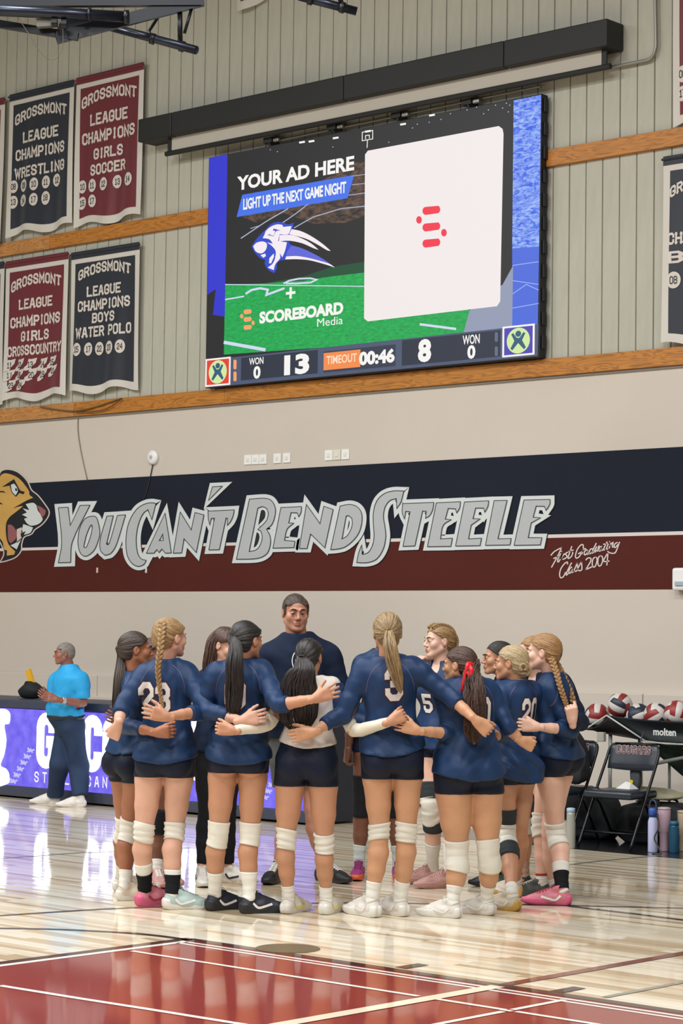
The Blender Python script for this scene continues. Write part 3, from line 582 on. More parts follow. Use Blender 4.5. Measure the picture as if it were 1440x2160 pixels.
for st in ([(1081,560),(1136,552)],[(1081,592),(1136,600)],[(1081,620),(1110,600),(1136,612)],[(1081,650),(1136,640)]): mb.quads([[sg(*p) for p in q] for q in ribbon(st, 1.5)], sw(.002))
mb.build('strip_lines', E('pale_blue', '9fb6f4'), scr)
WHT = E('white', 'f4f2ee', 1.0)
# blank white card where the square code would be, with the red emblem
spx('white_card', [[(770,326),(776,318),(1052,266),(1060,272),(1062,282),(1055,636),(1048,646),(776,678),(768,672)]], E('card', 'efe7e6'), .003)
re = E('red', 'ef3048')
def pill(x0, x1, y, h, sl): return [(x0+h*.5*cos(a)*.8 if 90 <= math.degrees(a) <= 270 else x1+h*.5*cos(a)*.8, y+h*.5*sin(a)+(0 if 90 <= math.degrees(a) <= 270 else sl)) for a in [k*pi/8 for k in range(16)]]
for y in (444, 479, 513): spx('emblem_bar', [pill(898, 922, y+1, 17, -3)], re, .004)
for x, y in ((884, 464), (936.5, 491)): spx('emblem_dot', [[(x+6*cos(k*pi/8), y+8*sin(k*pi/8)) for k in range(16)]], re, .004)
# ad writing
def ft(nm, t, a, b, m, off, bold=.0, shear=0, sp=1.0):
    p, q = sg(*a), sg(*b); mb = MB(); add_font(mb, t, p[0], p[1], q[0], q[1], sw(off), bold, shear, sp); return mb.build(nm, m, scr)
def ftp(nm, t, bl, tl, br, tr, m, off, **k):       # fit to four pixel corners
    z0 = (sg(*bl)[1]+sg(*br)[1])/2; z1 = (sg(*tl)[1]+sg(*tr)[1])/2; x0 = sg(*bl)[0]; x1 = sg(*br)[0]
    mb = MB(); add_font(mb, t, x0, z0, x1, z1, sw(off), k.get('bold', .02), k.get('shear', 0), k.get('sp', 1)); return mb.build(nm, m, scr)
ftp('ad_heading', 'YOUR AD HERE', (500,402), (500,373), (747,360), (747,328), WHT, .003, bold=.035)
spx('blue_plate', [[(511,411),(747,369),(733,418),(499,458)]], E('plate', '3f6fe6'), .002)
ftp('ad_subheading', 'LIGHT UP THE NEXT GAME NIGHT', (513,443), (513,419), (730,407), (730,383), WHT, .003, bold=.03, sp=.95)
ftp('plus_sign', '+', (603,631), (603,607), (623,629), (623,605), WHT, .003, bold=.02)
ftp('brand_text', 'SCOREBOARD', (547,682), (547,656), (724,664), (724,638), WHT, .003, bold=.05)
ftp('brand_subtext', 'Media', (669,689), (669,672), (723,684), (723,667), WHT, .003, bold=.0)
og = E('orange', 'f3a06c')
for (x0, x1, y) in ((518, 527, 658), (518, 527, 674), (518, 527, 691)): spx('brand_bar', [pill(x0, x1, y, 10, -1)], og, .003)
for x, y in ((510, 667), (534, 681)): spx('brand_dot', [[(x+3.5*cos(k*pi/5), y+5*sin(k*pi/5)) for k in range(10)]], og, .003)
# cat head logo; crop (500,440) scale 5.54
lg = lambda L: [(500+x/5.54, 440+y/5.54) for x, y in L]
LB = E('logo_blue', '2746c8'); LWh = E('logo_white', 'f3e9ef'); LB2 = E('logo_blue2', '5a63d6')
spx('logo_base', [lg([(170,440),(240,340),(330,250),(400,180),(480,155),(540,165),(600,185),(665,165),(650,235),(625,300),(600,340),(612,400),(640,430),(585,520),(565,600),(500,610),(470,640),(465,700),(435,755),(370,720),(325,650),(330,600),(270,580),(200,500)])], LB, .003)
spx('logo_streak', [lg([(640,240),(750,265),(880,330),(1010,420),(1095,495),(1060,490),(940,420),(800,350),(610,300)])], LWh, .004)
spx('logo_streak', [lg([(500,310),(640,310),(760,350),(870,410),(955,482),(900,465),(760,405),(600,375),(490,385)])], LWh, .0045)
spx('logo_streak', [lg([(640,430),(760,465),(900,530),(1030,605),(1145,690),(1000,640),(850,600),(700,590),(570,590),(590,500)])], LB2, .0038)
spx('logo_streak', [lg([(575,560),(700,555),(850,580),(1000,620),(1090,650),(1145,690),(1040,655),(850,605),(700,592),(565,595)])], LWh, .0045)
spx('logo_face', [lg([(320,310),(340,260),(400,210),(470,185),(530,190),(540,215),(640,205),(605,295),(560,305),(500,300),(480,380),(585,395),(560,500),(530,570),(500,520),(505,580),(450,650),(430,720),(360,690),(420,640),(450,560),(450,490),(400,430),(350,395),(420,410),(380,360),(300,345)])], LWh, .004)
spx('logo_eye', [lg([(355,310),(400,290),(430,235),(510,255),(460,265),(430,325),(385,315)])], LB, .005); spx('logo_eye_white', [lg([(385,305),(420,255),(450,262),(430,320)])], LWh, .0055)
spx('logo_muzzle', [lg([(190,440),(230,400),(300,385),(345,405),(350,450),(325,500),(280,525),(220,500)])], LWh, .0045); spx('logo_tooth', [lg([(275,545),(330,525),(340,555),(310,575)])], LWh, .0045)
spx('logo_tongue', [lg([(380,580),(430,525),(435,560),(400,640),(375,640)])], LWh, .0045)
# score strip
spx('score_bar', [[(433,760),(1136,684),(1134,751),(433,818)]], E('bar', '47536e'), .002)
def sbox(nm, a, b, m, off):
    """box from photo left-top a to right-bottom b, levelled on the screen"""
    x0 = sg(*a)[0]; x1 = sg(*b)[0]; z1 = a[2] if len(a) > 2 else sg(*a)[1]; z0 = sg(*b)[1]
    return MB().loops([[(x0, z0), (x1, z0), (x1, z1), (x0, z1)]], sw(off)).build(nm, m, scr)
DKP = E('dark_panel', '222a3c')
sbox('home_panel', (509, 755), (670, 787.5), DKP, .003); sbox('clock_panel', (683, 742), (834, 772), E('bar2', '2c3448'), .003); sbox('guest_panel', (848, 718), (1055, 752), DKP, .003)
def stext(nm, t, x0, x1, ytop, ybot, m=None, off=.004, bold=.02):
    xm = (x0+x1)/2; X0, X1 = sg(x0, ytop)[0], sg(x1, ytop)[0]; z1, z0 = sg(xm, ytop)[1], sg(xm, ybot)[1]
    mb = MB(); add_font(mb, t, X0, z0, X1, z1, sw(off), bold); return mb.build(nm, m or WHT, scr)
stext('score_text', 'WON', 526, 556, 754, 769); stext('score_text', '0', 535, 550, 772, 799, bold=.04); stext('home_score', '13', 600, 653, 747, 790, bold=.05)
OR = E('timeout_orange', 'f28a45'); sbox('timeout_plate', (683, 745), (760, 774), OR, .0035); stext('timeout_text', 'TIMEOUT', 689, 753, 748, 766, E('peach', 'fbd9c0'), .0045, .02)
stext('clock_text', '00:46', 758, 833, 738, 768, None, .005, .05); stext('guest_score', '8', 882, 910, 715, 764, bold=.05)
stext('score_text', 'WON', 976, 1012, 706, 726); stext('score_text', '0', 986, 1003, 728, 757, bold=.04)
def icon(x0, x1, yt, yb, bg):
    X0, X1 = sg(x0, yt)[0], sg(x1, yt)[0]; xm = (x0+x1)/2; z1, z0 = sg(xm, yt)[1], sg(xm, yb)[1]
    U = lambda u, v: (X0+(X1-X0)*u, z0+(z1-z0)*v)
    f = lambda nm, l, m, off: MB().loops([[U(*p) for p in l]], sw(off)).build(nm, m, scr)
    f('icon_frame', [(0,0),(1,0),(1,1),(0,1)], WHT, .004); f('icon_field', [(.06,.06),(.94,.06),(.94,.94),(.06,.94)], bg, .005)
    f('icon_disc', [(.5+.36*cos(k*pi/12), .5+.42*sin(k*pi/12)) for k in range(24)], E('lime', 'cfe8a0'), .006)
    f('icon_figure', [(.5,.42),(.68,.2),(.74,.26),(.62,.5),(.72,.72),(.66,.76),(.55,.6),(.5,.58),(.45,.6),(.34,.76),(.28,.72),(.38,.5),(.26,.26),(.32,.2)], E('teal', '2a5a78'), .007)
    f('icon_head', [(.5+.09*cos(k*pi/8), .72+.1*sin(k*pi/8)) for k in range(16)], E('teal', '2a5a78'), .007)
icon(434, 487, 755, 814, E('icon_red', 'e03a2c')); icon(1060, 1128, 686, 751, E('icon_purple', '4a3fb0'))
for x in (496,):
    for y in (769, 794): spx('timeout_pip', [[(px_+3.4*cos(a*pi/8)+x, y+(7 if sin(a*pi/8) > 0 else -7)+3.4*sin(a*pi/8)) for px_ in (0,) for a in range(16)]], og, .004)
for y in (711, 741): spx('timeout_pip', [[(1047+3.4*cos(a*pi/8), y+(7 if sin(a*pi/8) > 0 else -7)+3.4*sin(a*pi/8)) for a in range(16)]], E('pip', '5c677e'), .004)

# projection screen housing over it
hx0, hx1 = -17.80, -11.494
hs = empty('projection_screen', ((hx0+hx1)/2, YW, 7.06)); hx = (hx1-hx0)/2; BK = mat('housing_black', '1e1f1d', .6, vary=.1, vscale=1)
for a, b in ((-hx, -hx*.83), (-hx*.83, -hx*.03), (-hx*.03, hx*.62), (hx*.62, hx)):
    MB().box((a+.003, -.27, 0), (b-.003, -.0, .255), .012).build('housing_section', BK, hs)
MB().box((-hx+.45, -.175, -.145), (hx-.12, -.165, .01)).build('screen_cloth', mat('screen_cloth', 'b9b3a6', .7), hs)
MB().box((-hx+.40, -.18, -.15), (-hx+.452, -.163, .01)).build('cloth_edge', BK, hs); MB().box((hx-.125, -.18, -.15), (hx-.07, -.163, .01)).build('cloth_edge', BK, hs)
MB().tube([(-hx+.36, -.17, -.165), (hx-.03, -.17, -.165)], .028, 12).build('bottom_bar', BK, hs)
tag(hs, 'long black projection screen housing with pale cloth strip, above the big screen', 'projector screen')
mb = MB()
GP = mat('conduit_metal', '8f8d84', .4, .5)
p0 = ony(560, 303, YW-.06); p1 = ony(1140, 174, YW-.06)
o = MB().tube([(p0.x, YW-.06, p0.z), (p1.x, YW-.06, (p0.z+p1.z)/2)], .011, 8).build('thin_conduit', GP); tag(o, 'thin metal conduit running between the screen housing and the big screen', 'pipe')
for x, y in ((566, 296), (700, 268), (836, 243), (985, 215)):
    p = ony(x, y, YW-.1); r0 = empty('screen_bracket', p)
    MB().box((-.06, -.02, -.03), (.06, .1, .03), .006).build('mount', BK, r0); MB().tube([(0, 0, 0), (.02, .0, -.05), (.05, .03, -.10)], .014, 8).build('strap', BK, r0)
    MB().box((.07, -.01, -.03), (.15, .03, .01), .01).build('junction_box', GP, r0)
    tag(r0, 'black bracket above the big screen, %s from the left' % {566: 'first', 700: 'second', 836: 'third', 985: 'fourth'}[x], 'bracket')

# ------------------------------------------------------------------ folded basketball backstop at the ceiling
ST = mat('steel_dark', '25272a', .35, .6); SB = mat('steel_blue_black', '2a2f3a', .3, .7); wB = 16.0
bs = empty('ceiling_backstop', P(200, 0, wB)); BO = bs.location.copy()
bl = lambda x, y, d=0: P(x, y, wB+d)-BO
def pt(nm, pts, r, m=ST, n=14): return MB().tube([bl(*q) for q in pts], r, n).build(nm, m, bs, True)
pt('main_pipe', [(-90, 18, 0), (130, 28, 0), (268, 36, .1)], .042, SB); pt('pipe_end_clamp', [(262, 36, .1), (272, 36, .1)], .052)
pt('pipe_clamp', [(186, 31, .02), (192, 31, .02)], .050)
pt('diagonal_pipe', [(215, 52, .5), (414, 106, .1)], .032, SB); 
for x, y in ((322, 82), (384, 98)): pt('pipe_clamp', [(x-5, y-1.5, .28), (x+5, y+1.5, .28)], .042)
pt('strut', [(336, 32, .4), (314, 66, .35), (322, 82, .28)], .012); pt('strut', [(379, 12, .3), (380, 95, .28)], .019); pt('strut', [(405, 14, .3), (389, 70, .28)], .012)
Z3 = Vector((0, 0, 1))
MB().obox(bl(-60, 2, 0), bl(430, 0, .3), Z3, .045, .03).build('top_beam', ST, bs)
MB().obox(bl(118, 80, .1), bl(420, 2, .3), Z3, .045, .02).build('angle_beam', ST, bs)
MB().obox(bl(-80, 38, .2), bl(165, 78, .1), Z3, .028, .02).build('lower_beam', ST, bs)
mb = MB(); mb.loops([[(130, 40), (275, 45), (235, 60), (160, 70), (120, 62)]], lambda x, y: bl(x, y, .35)); mb.loops([[(130, 40), (275, 45), (235, 60), (160, 70), (120, 62)][::-1]], lambda x, y: bl(x, y, .38)); mb.build('gusset_plate', ST, bs)
MB().obox(bl(78, 50, .05), bl(110, 48, .05), Z3, .03, .03).build('winch', mat('winch_grey', '6b6a62', .5, .3), bs)
for x, y in ((115, 48), (135, 50)): MB().tube([bl(x-6, y, 0), bl(x+6, y, 0)], .035, 14).build('winch_reel', ST, bs)
pt('safety_wire', [tuple(v) for v in spline([(38, 38, 0), (60, 70, 0), (85, 110, 0), (108, 126, 0), (128, 112, 0), (133, 80, 0), (131, 45, 0)], 4)], .003, mat('wire_grey', '5c5647', .5))
tag(bs, 'dark steel basketball backstop frame folded up under the ceiling, top left', 'backstop')
bs2 = empty('ceiling_pipe', P(700, 5, wB)); BO2 = bs2.location.copy()
MB().tube([P(630, -8, wB)-BO2, P(752, 24, wB)-BO2], .032, 14).build('pipe', SB, bs2, True)
for x, y in ((655, -1), (722, 16)): MB().tube([P(x-5, y-1.5, wB)-BO2, P(x+5, y+1.5, wB)-BO2], .042, 14).build('clamp', ST, bs2, True)
MB().tube([P(700, -60, wB)-BO2, P(722, 14, wB)-BO2], .018, 10).build('hanger', ST, bs2, True)
tag(bs2, 'dark ceiling pipe end with clamps at the top edge, above the screen housing', 'pipe')

# ------------------------------------------------------------------ lit scorers table
YT = 14.0; TX0, TX1 = -18.6, ony(664, 1600, YT).x
tb = empty('scorers_table', ((TX0+TX1)/2, YT, 0)); tag(tb, 'long navy scorers table with a lit purple display front, behind the players', 'table'); TO = (TX0+TX1)/2
TN = mat('table_navy', '1b2130', .5, bump=.1, bscale=20); TG = mat('table_grey', '3a3f4e', .45)
MB().box((TX0-TO, .03, .02), (TX1-TO, .86, .90), .01).build('cabinet', TN, tb)
MB().box((TX0-TO-.02, -.01, .885), (TX1-TO+.02, .9, .965), .015).build('table_top', TG, tb)
MB().box((TX0-TO, .0, .02), (TX1-TO, .05, .12), .008).build('kick_rail', TG, tb)
for i in range(5):
    x0 = TX0-TO+i*(TX1-TX0)/5; MB().box((x0+.002, .0, .122), (x0+(TX1-TX0)/5-.002, .04, .878)).build('display_panel', mat('led_purple', '6a5ce0', .5, emit=1.15), tb)
pmx = MATS['led_purple']; nt = pmx.node_tree; b = nt.nodes['Principled BSDF']; no = nt.nodes.new('ShaderNodeTexNoise'); no.inputs['Scale'].default_value = 9; no.inputs['Detail'].default_value = 5
cr = nt.nodes.new('ShaderNodeValToRGB'); cr.color_ramp.elements[0].position = .3; cr.color_ramp.elements[0].color = rgb('5c50d8'); cr.color_ramp.elements[1].position = .7; cr.color_ramp.elements[1].color = rgb('7d6fea')
tc = nt.nodes.new('ShaderNodeTexCoord'); nt.links.new(tc.outputs['Object'], no.inputs[0]); nt.links.new(no.outputs[0], cr.inputs[0]); nt.links.new(cr.outputs[0], b.inputs['Emission Color'])
LEDW = mat('led_board_white', 'f2f8ff', .5, emit=2.6); LEDP = mat('led_board_pale', 'c3bdf6', .5, emit=1.0)
tg = lambda x, y: (lambda p: (p.x, p.z))(ony(x, y, YT))
tw = lambda off: (lambda x, z: (x-TO, -off, z))
def cond(ch, x0, x1, z0, z1, th):
    w = x1-x0; hh = z1-z0; r = w*.42
    def arc(cx, cz, a0, a1): return [(cx+r*cos(radians(a0+(a1-a0)*k/8)), cz+r*sin(radians(a0+(a1-a0)*k/8))) for k in range(9)]
    xl, xr = x0+th/2, x1-th/2; r = (xr-xl)/2; cx = (xl+xr)/2; zt, zb = z1-th/2-r, z0+th/2+r
    if ch == 'O': return [(arc(cx, zt, 180, 0)+arc(cx, zb, 0, -180)+[(xl, zt)], True)]
    if ch in 'CG':
        p = [(xr, z1-hh*.36)]+arc(cx, zt, 0, 180)+arc(cx, zb, 180, 360)+[(xr, z0+hh*(.36 if ch == 'C' else .48))]
        if ch == 'G': p += [(cx, z0+hh*.48)]
        return [(p, False)]
    if ch == 'U': return [([(xl, z1)]+arc(cx, zb, 180, 360)+[(xr, z1)], False)]
    if ch == 'A': return [([(xl-th*.1, z0), (cx-.02, z1-th*.3), (cx+.02, z1-th*.3), (xr+th*.1, z0)], False), ([(xl+.02, z0+hh*.3), (xr-.02, z0+hh*.3)], False)]
    if ch == 'R': return [([(xl, z0), (xl, z1-th/2), (cx, z1-th/2), (xr, z1-th), (xr, z0+hh*.55), (cx, z0+hh*.48), (xl, z0+hh*.48)], False), ([(cx, z0+hh*.5), (xr, z0)], False)]
    if ch == 'S': return [([(xr, z1-hh*.3)]+arc(cx, zt, 0, 180)+[(xl, z0+hh*.58), (xr, z0+hh*.42)]+arc(cx, zb, 0, -180)+[(xl, z0+hh*.3)], False)]
    return []
xs = [(78, 119), (123, 163), None, (175, 216), (217, 262), (264, 306), (309, 352), (355, 400), (404, 448), (452, 494)]
zt, zb = tg(195, 1508)[1], tg(195, 1629)[1]
for ch, r_ in zip('GO COUGARS', xs):
    if not r_: continue
    mb = MB(); x0, x1 = tg(r_[0], 1560)[0], tg(r_[1], 1560)[0]
    for p, cl in cond(ch, x0, x1, zb, zt, .115): mb.quads(ribbon(p, .115, cl and False), tw(.006))
    mb.build('lit_letter', LEDW, tb)
for x, ch in zip((73, 90, 106, 121, 137, 153, 183, 200, 217, 237, 254, 270), 'STEELECANYON'):
    x0 = tg(x, 1640)[0]; qs = block(ch, x0, tg(160, 1657)[1], x0+.066, tg(160, 1634)[1], t=1.1); mb = MB(); mb.quads(qs, tw(.004)); mb.build('small_letter', mat('led_board_soft', 'e0ddff', .5, emit=1.25), tb)
for sx in (0, 530):
    mb = MB()
    for k in range(6):
        cx, cy = 67-7.2*k+sx, 1583+13*k+(34 if sx else 0); mb.quads([[tg(*p) for p in q] for q in ribbon([(cx-8, cy-6), (cx-4, cy+2), (cx+6, cy-2)], 3.6)+ribbon([(cx-9, cy+3), (cx-2, cy-3), (cx+2, cy+5)], 3.2)], tw(.003))
    mb.build('chain_pattern', LEDP, tb)
mb = MB(); mb.loops([[tg(*p) for p in [tuple(v) for v in spline([(-40,1500),(-10,1496),(12,1496),(22,1506),(20,1526),(10,1530),(14,1560),(10,1590),(2,1614),(14,1622),(20,1635),(15,1654),(-40,1650)], 4, True)]]], tw(.004)); mb.build('lit_emblem', LEDW, tb)
# backpack and yellow flag on it
p = ony(78, 1478, YT+.4); bg = empty('backpack', (p.x-.1, p.y, .968)); BKC = mat('bag_black', '14161a', .8, bump=.3, bscale=30)
bm = bmesh.new(); bmesh.ops.create_icosphere(bm, subdivisions=3, radius=1)
for v in bm.verts: v.co = Vector((v.co.x*.15*(1+.08*sin(v.co.z*5)), v.co.y*.11, (max(-.8, v.co.z)+.8)*.085*(1+.15*sin(v.co.x*3+1))))
me = bpy.data.meshes.new('bag_body'); bm.to_mesh(me); bm.free(); me.materials.append(BKC); o = bpy.data.objects.new('bag_body', me); C.objects.link(o); o.parent = bg
for q in me.polygons: q.use_smooth = True
MB().tube([(-.08, -.02, .13), (-.04, -.03, .165), (.03, -.03, .165), (.07, -.02, .13)], .009, 8).build('strap', BKC, bg); tag(bg, 'small black bag on the scorers table behind the man in blue', 'bag')
p = ony(68, 1441, YT+.4); q = Vector((0, 0, 0)); fo = MB().obox((.05, 0, -.11), (-.07, 0, .13), (1, 0, .4), .035, .012).build('yellow_flag', mat('yellow_flag', 'dca51c', .6)); fo.location = p; tag(fo, 'yellow flag roll sticking out of the small black bag', 'flag')

# ------------------------------------------------------------------ chairs, ball cart, bottles
CB = mat('chair_vinyl', '232a33', .35, bump=.05, bscale=60); CF = mat('chair_frame', '1b1d20', .3, .6)
def chair_proto():
    r0 = empty('folding_chair')
    for s in (-1, 1):
        MB().tube([Vector(v) for v in spline([(s*.235, -.27, .01), (s*.235, -.05, .36), (s*.232, .14, .66), (s*.225, .20, .77), (s*.18, .215, .808)], 5)], .0125, 10).build('leg', CF, r0, True)
        MB().tube([(s*.21, .27, .01), (s*.21, .02, .34), (s*.21, -.1, .43)], .0115, 10).build('leg', CF, r0, True)
    MB().tube([(-.18, .215, .808), (.18, .215, .808)], .012, 10).build('top_rail', CF, r0, True)
    MB().tube([(-.225, -.2, .13), (.225, -.2, .13)], .009, 8).build('stretcher', CF, r0, True)
    MB().tube([(-.2, .2, .11), (.2, .2, .11)], .009, 8).build('stretcher', CF, r0, True)
    MB().box((-.222, -.23, .395), (.222, .19, .458), .022).build('seat', CB, r0, True)
    bm = bmesh.new(); bmesh.ops.create_grid(bm, x_segments=16, y_segments=8, size=1); 
    vs = []
    bk = MB(); nu, nv = 16, 8
    def bp(u, v, f): x = u*.222; z = .712+v*.112*(1-.12*u*u) + (.012 if v > 0 else -.01)*0; y = .155+.055*(v*.5+.5) - .03*(1-u*u)*0 + .03*(1-u*u); return (x, y-(.024 if f else -.016)*(1-max(abs(u), abs(v))**8), z)
    for f in (1, 0):
        g = []
        for j in range(nv+1):
            for i in range(nu+1): g.append(bp(-1+2*i/nu, -1+2*j/nv, f))
        fs = [((j*(nu+1)+i), (j*(nu+1)+i+1), ((j+1)*(nu+1)+i+1), ((j+1)*(nu+1)+i)) for j in range(nv) for i in range(nu)]
        bk.add(g, fs if f else [q[::-1] for q in fs])
    o = bk.build('backrest', CB, r0, True); bm.free()
    for nm, m, ex, off in (('name_border', mat('chair_pink', 'c9a9a6', .5), .9, .004), ('name_letters', mat('chair_maroon', '3a2226', .5), 0, .0065)):
        mb = MB(); mb.quads(block('COUGARS', -.155, .735, .155, .797, t=1.0, gap=2.0, extra=ex), lambda x, z: (x, .155+.055*(((z-.712)/.112)*.5+.5)+.03*(1-(x/.222)**2)-.024-off, z)); mb.build(nm, m, o)
    return r0
def copy_tree(o, parent=None):
    c = o.copy(); C.objects.link(c); c.parent = parent
    for ch in list(o.children): copy_tree(ch, c)
    return c
ch = chair_proto(); q1 = onz(1322, 1797); q2 = onz(1224, 1789); d = (q1-q2); ang = atan2(d.y, d.x)
cc = (q1+q2)/2; ang = .08; ch.rotation_euler = (0, 0, ang); off = Matrix.Rotation(ang, 3, 'Z') @ Vector((0, -.27, 0)); ch.location = (cc.x-off.x, cc.y-off.y, 0)
tag(ch, 'black padded folding chair in front of the ball cart with its whole back lettering visible', 'chair', 'folding chairs')
ch2 = copy_tree(ch); ch2.location = ch.location + Vector((-.60, .0, 0)); tag(ch2, 'black folding chair beside the red haired player, half hidden under a dark jacket', 'chair', 'folding chairs')
# white tissue on the seat
o = MB(); o.add([(-.07, -.05, 0), (.07, -.06, 0), (.08, .05, 0), (-.06, .06, 0), (-.01, 0, .055), (.03, .01, .05)], [(0, 1, 4), (1, 2, 5), (1, 5, 4), (2, 3, 5), (3, 4, 5), (3, 0, 4), (3, 2, 1, 0)])
o = o.build('crumpled_cloth', mat('cloth_white', 'd8d6d2', .7)); o.location = ch.location+Vector((-.02, .1, .460)); tag(o, 'crumpled white cloth on the seat of the lettered folding chair', 'cloth')
# dark jacket and bags on the other chair
def lump(name, loc, rad, m, label, cat, seed=0, flat=-.9, parent=None, wr=.12, sq=1.0):
    bm = bmesh.new(); bmesh.ops.create_icosphere(bm, subdivisions=4, radius=1); rs = np.random.RandomState(seed); k = rs.rand(6, 3)*5-2.5; ph = rs.rand(6)*6
    for v in bm.verts:
        n = sum(sin(v.co.dot(Vector(k[i]*1.6))*1.5+ph[i]) for i in range(6))/6
        if sq != 1: v.co = Vector([math.copysign(abs(c_)**sq, c_) for c_ in v.co])
        r_ = 1+wr*n; v.co = Vector((v.co.x*rad[0]*r_, v.co.y*rad[1]*r_, max(flat, v.co.z*r_)*rad[2]))
    me = bpy.data.meshes.new(name); bm.to_mesh(me); bm.free(); me.materials.append(m); me.polygons.foreach_set('use_smooth', [True]*len(me.polygons)); o = bpy.data.objects.new(name, me); C.objects.link(o); o.location = loc
    if parent: o.parent = parent
    else: tag(o, label, cat)
    return o
l2 = ch2.location
JK = mat('jacket_black', '17181c', .7, bump=.5, bscale=9)
lump('dark_jacket', (l2.x+.03, l2.y-.02, .70), (.26, .12, .25), JK, 'dark jacket thrown over the half hidden folding chair', 'jacket', 2, wr=.34, sq=.75)
lump('dark_bag', (l2.x-.04, l2.y-.06, .565), (.2, .15, .11), mat('bag_maroon', '3a1c22', .7, bump=.4), 'dark maroon bag on the seat of the half hidden chair', 'bag', 3, wr=.2)
lump('white_towel', (ch.location.x-.05, ch.location.y+.52, .40), (.27, .14, .055), mat('towel', 'aaa68a', .9, bump=.6, bscale=50), 'pale folded towel on the bag behind the lettered folding chair', 'towel', 5, wr=.25)
gp = ony(1341, 1640, 14.72); gb = empty('hanging_pouch', gp); lump('body', (0, 0, 0), (.05, .03, .10), mat('pouch_grey', '3b4043', .7, bump=.3), '', '', 21, -.95, gb, .1, .7)
MB().tube([(0, 0, .08), (.01, .05, .30), (0, .10, .36)], .006, 6).build('strap', mat('pouch_grey', '3b4043'), gb, True); MB().obox((-.035, -.035, -.075), (-.02, -.035, -.02), (1, 0, 0), .018, .003).build('yellow_tag', mat('tag_yellow', 'd8c22a', .6), gb)
tag(gb, 'grey pouch with a yellow tag hanging from the cart behind the lettered chair', 'pouch')
for k, (dx_, dy_, hx_, hy_, hh_, col, lb) in enumerate(((0, .52, .36, .17, .18, 'bag_black', 'large black duffel on the floor behind the lettered chair'), (-.72, .5, .3, .17, .2, 'bag_charcoal', 'large dark duffel behind the half hidden chair'), (.98, .62, .4, .16, .13, 'bag_maroon2', 'dark maroon duffel on the floor behind the bottles'), (-1.42, .62, .3, .17, .19, 'bag_black', 'black duffel at the left end of the bag row by the players'))):
    cx, cy = ch.location.x+dx_, ch.location.y+dy_; r0 = empty('duffel_bag', (cx, cy, 0)); mt = mat(col, {'bag_black': '14161a', 'bag_charcoal': '1b1e22', 'bag_maroon2': '2f1b20'}[col], .8, bump=.3, bscale=30)
    lump('body', (0, 0, hh_*.86), (hx_, hy_, hh_), mt, '', '', 11+k, -.86, r0, .10, .55)
    for sx in (-1, 1): MB().tube([Vector(v) for v in spline([(sx*.02-.1, sx*hy_*.7, hh_*1.5), (-.08, sx*hy_*.8, hh_*1.95), (.08, sx*hy_*.8, hh_*1.95), (.1, sx*hy_*.7, hh_*1.5)], 4)], .012, 6).build('handle', mt, r0, True)
    MB().box((-hx_*.6, -.006, hh_*1.80), (hx_*.6, .006, hh_*1.87)).build('zip', mat('zip_grey', '5c5e60', .4, .4), r0); tag(r0, lb, 'bag')
# ball cart
c0 = ony(1280, 1509, 15.0); ct = empty('ball_cart', (c0.x, 15.0, 0)); BKF = mat('cart_fabric', '161f21', .6, bump=.2, bscale=8); ALU = mat('cart_aluminium', 'a9aba4', .35, .5)
tz = c0.z; bx = ony(1355, 1564, 15.0); dx = bx.x-c0.x; bz = bx.z; W = 1.25; D = .62
def sagp(u, v, a, b, c_, d_, s0=.05): # bilinear patch with sagging top edge
    p = Vector(a).lerp(Vector(b), u); q = Vector(c_).lerp(Vector(d_), u); r_ = p.lerp(q, v); r_.z -= s0*4*u*(1-u)*(1-v); r_.y += .05*sin(pi*u)*sin(pi*v); return r_
def patch(nm, a, b, c_, d_, m, s0=.05, n=12):
    mb = MB(); vs = [sagp(i/n, j/n, a, b, c_, d_, s0) for j in range(n+1) for i in range(n+1)]
    fs = [(j*(n+1)+i, (j+1)*(n+1)+i, (j+1)*(n+1)+i+1, j*(n+1)+i+1) for j in range(n) for i in range(n)]
    mb.add(vs, fs); o = mb.build(nm, m, ct, True); sl_ = o.modifiers.new('s', 'SOLIDIFY'); sl_.thickness = .006; return o
L0 = (-.33, .0, tz-.10)
patch('front_panel', (0, 0, tz), (W, 0, tz), (dx, .05, bz), (W-.05, .05, bz), BKF, .03)
patch('end_panel', L0, (0, 0, tz), (-.33, .1, bz+.08), (dx, .05, bz), mat('cart_fabric_end', '1c1716', .7), .07)
patch('corner_gusset', (-.40, .1, tz-.14), L0, (-.42, .12, bz+.14), (-.33, .1, bz+.08), mat('cart_fabric_red', '7c1420', .6), .0)
patch('bottom_panel', (-.33, .1, bz+.08), (W-.05, .05, bz), (-.3, D-.05, bz+.1), (W-.05, D-.05, bz), BKF, .0)
patch('back_panel', (-.33, D, tz-.03), (W, D, tz), (-.3, D-.05, bz+.1), (W-.05, D-.05, bz), BKF, .06)
patch('lower_sling', (dx-.05, .1, bz-.02), (W, .05, bz-.02), (dx+.25, .25, .52), (W, .3, .50), mat('sling_green', '1a2a24', .7), .0)
for nm, pts in (('piping', [(0, -.006, tz), (dx, .044, bz)]), ('piping', [(-.33, -.006, tz-.10), (-.2, -.006, tz-.115), (0, -.006, tz)]), ('piping', [(dx, .044, bz), (dx+.2, .044, bz-.012), (W-.05, .044, bz)])):
    MB().tube(pts, .007, 8).build(nm, mat('piping_white', 'c3c4bd', .6), ct, True)
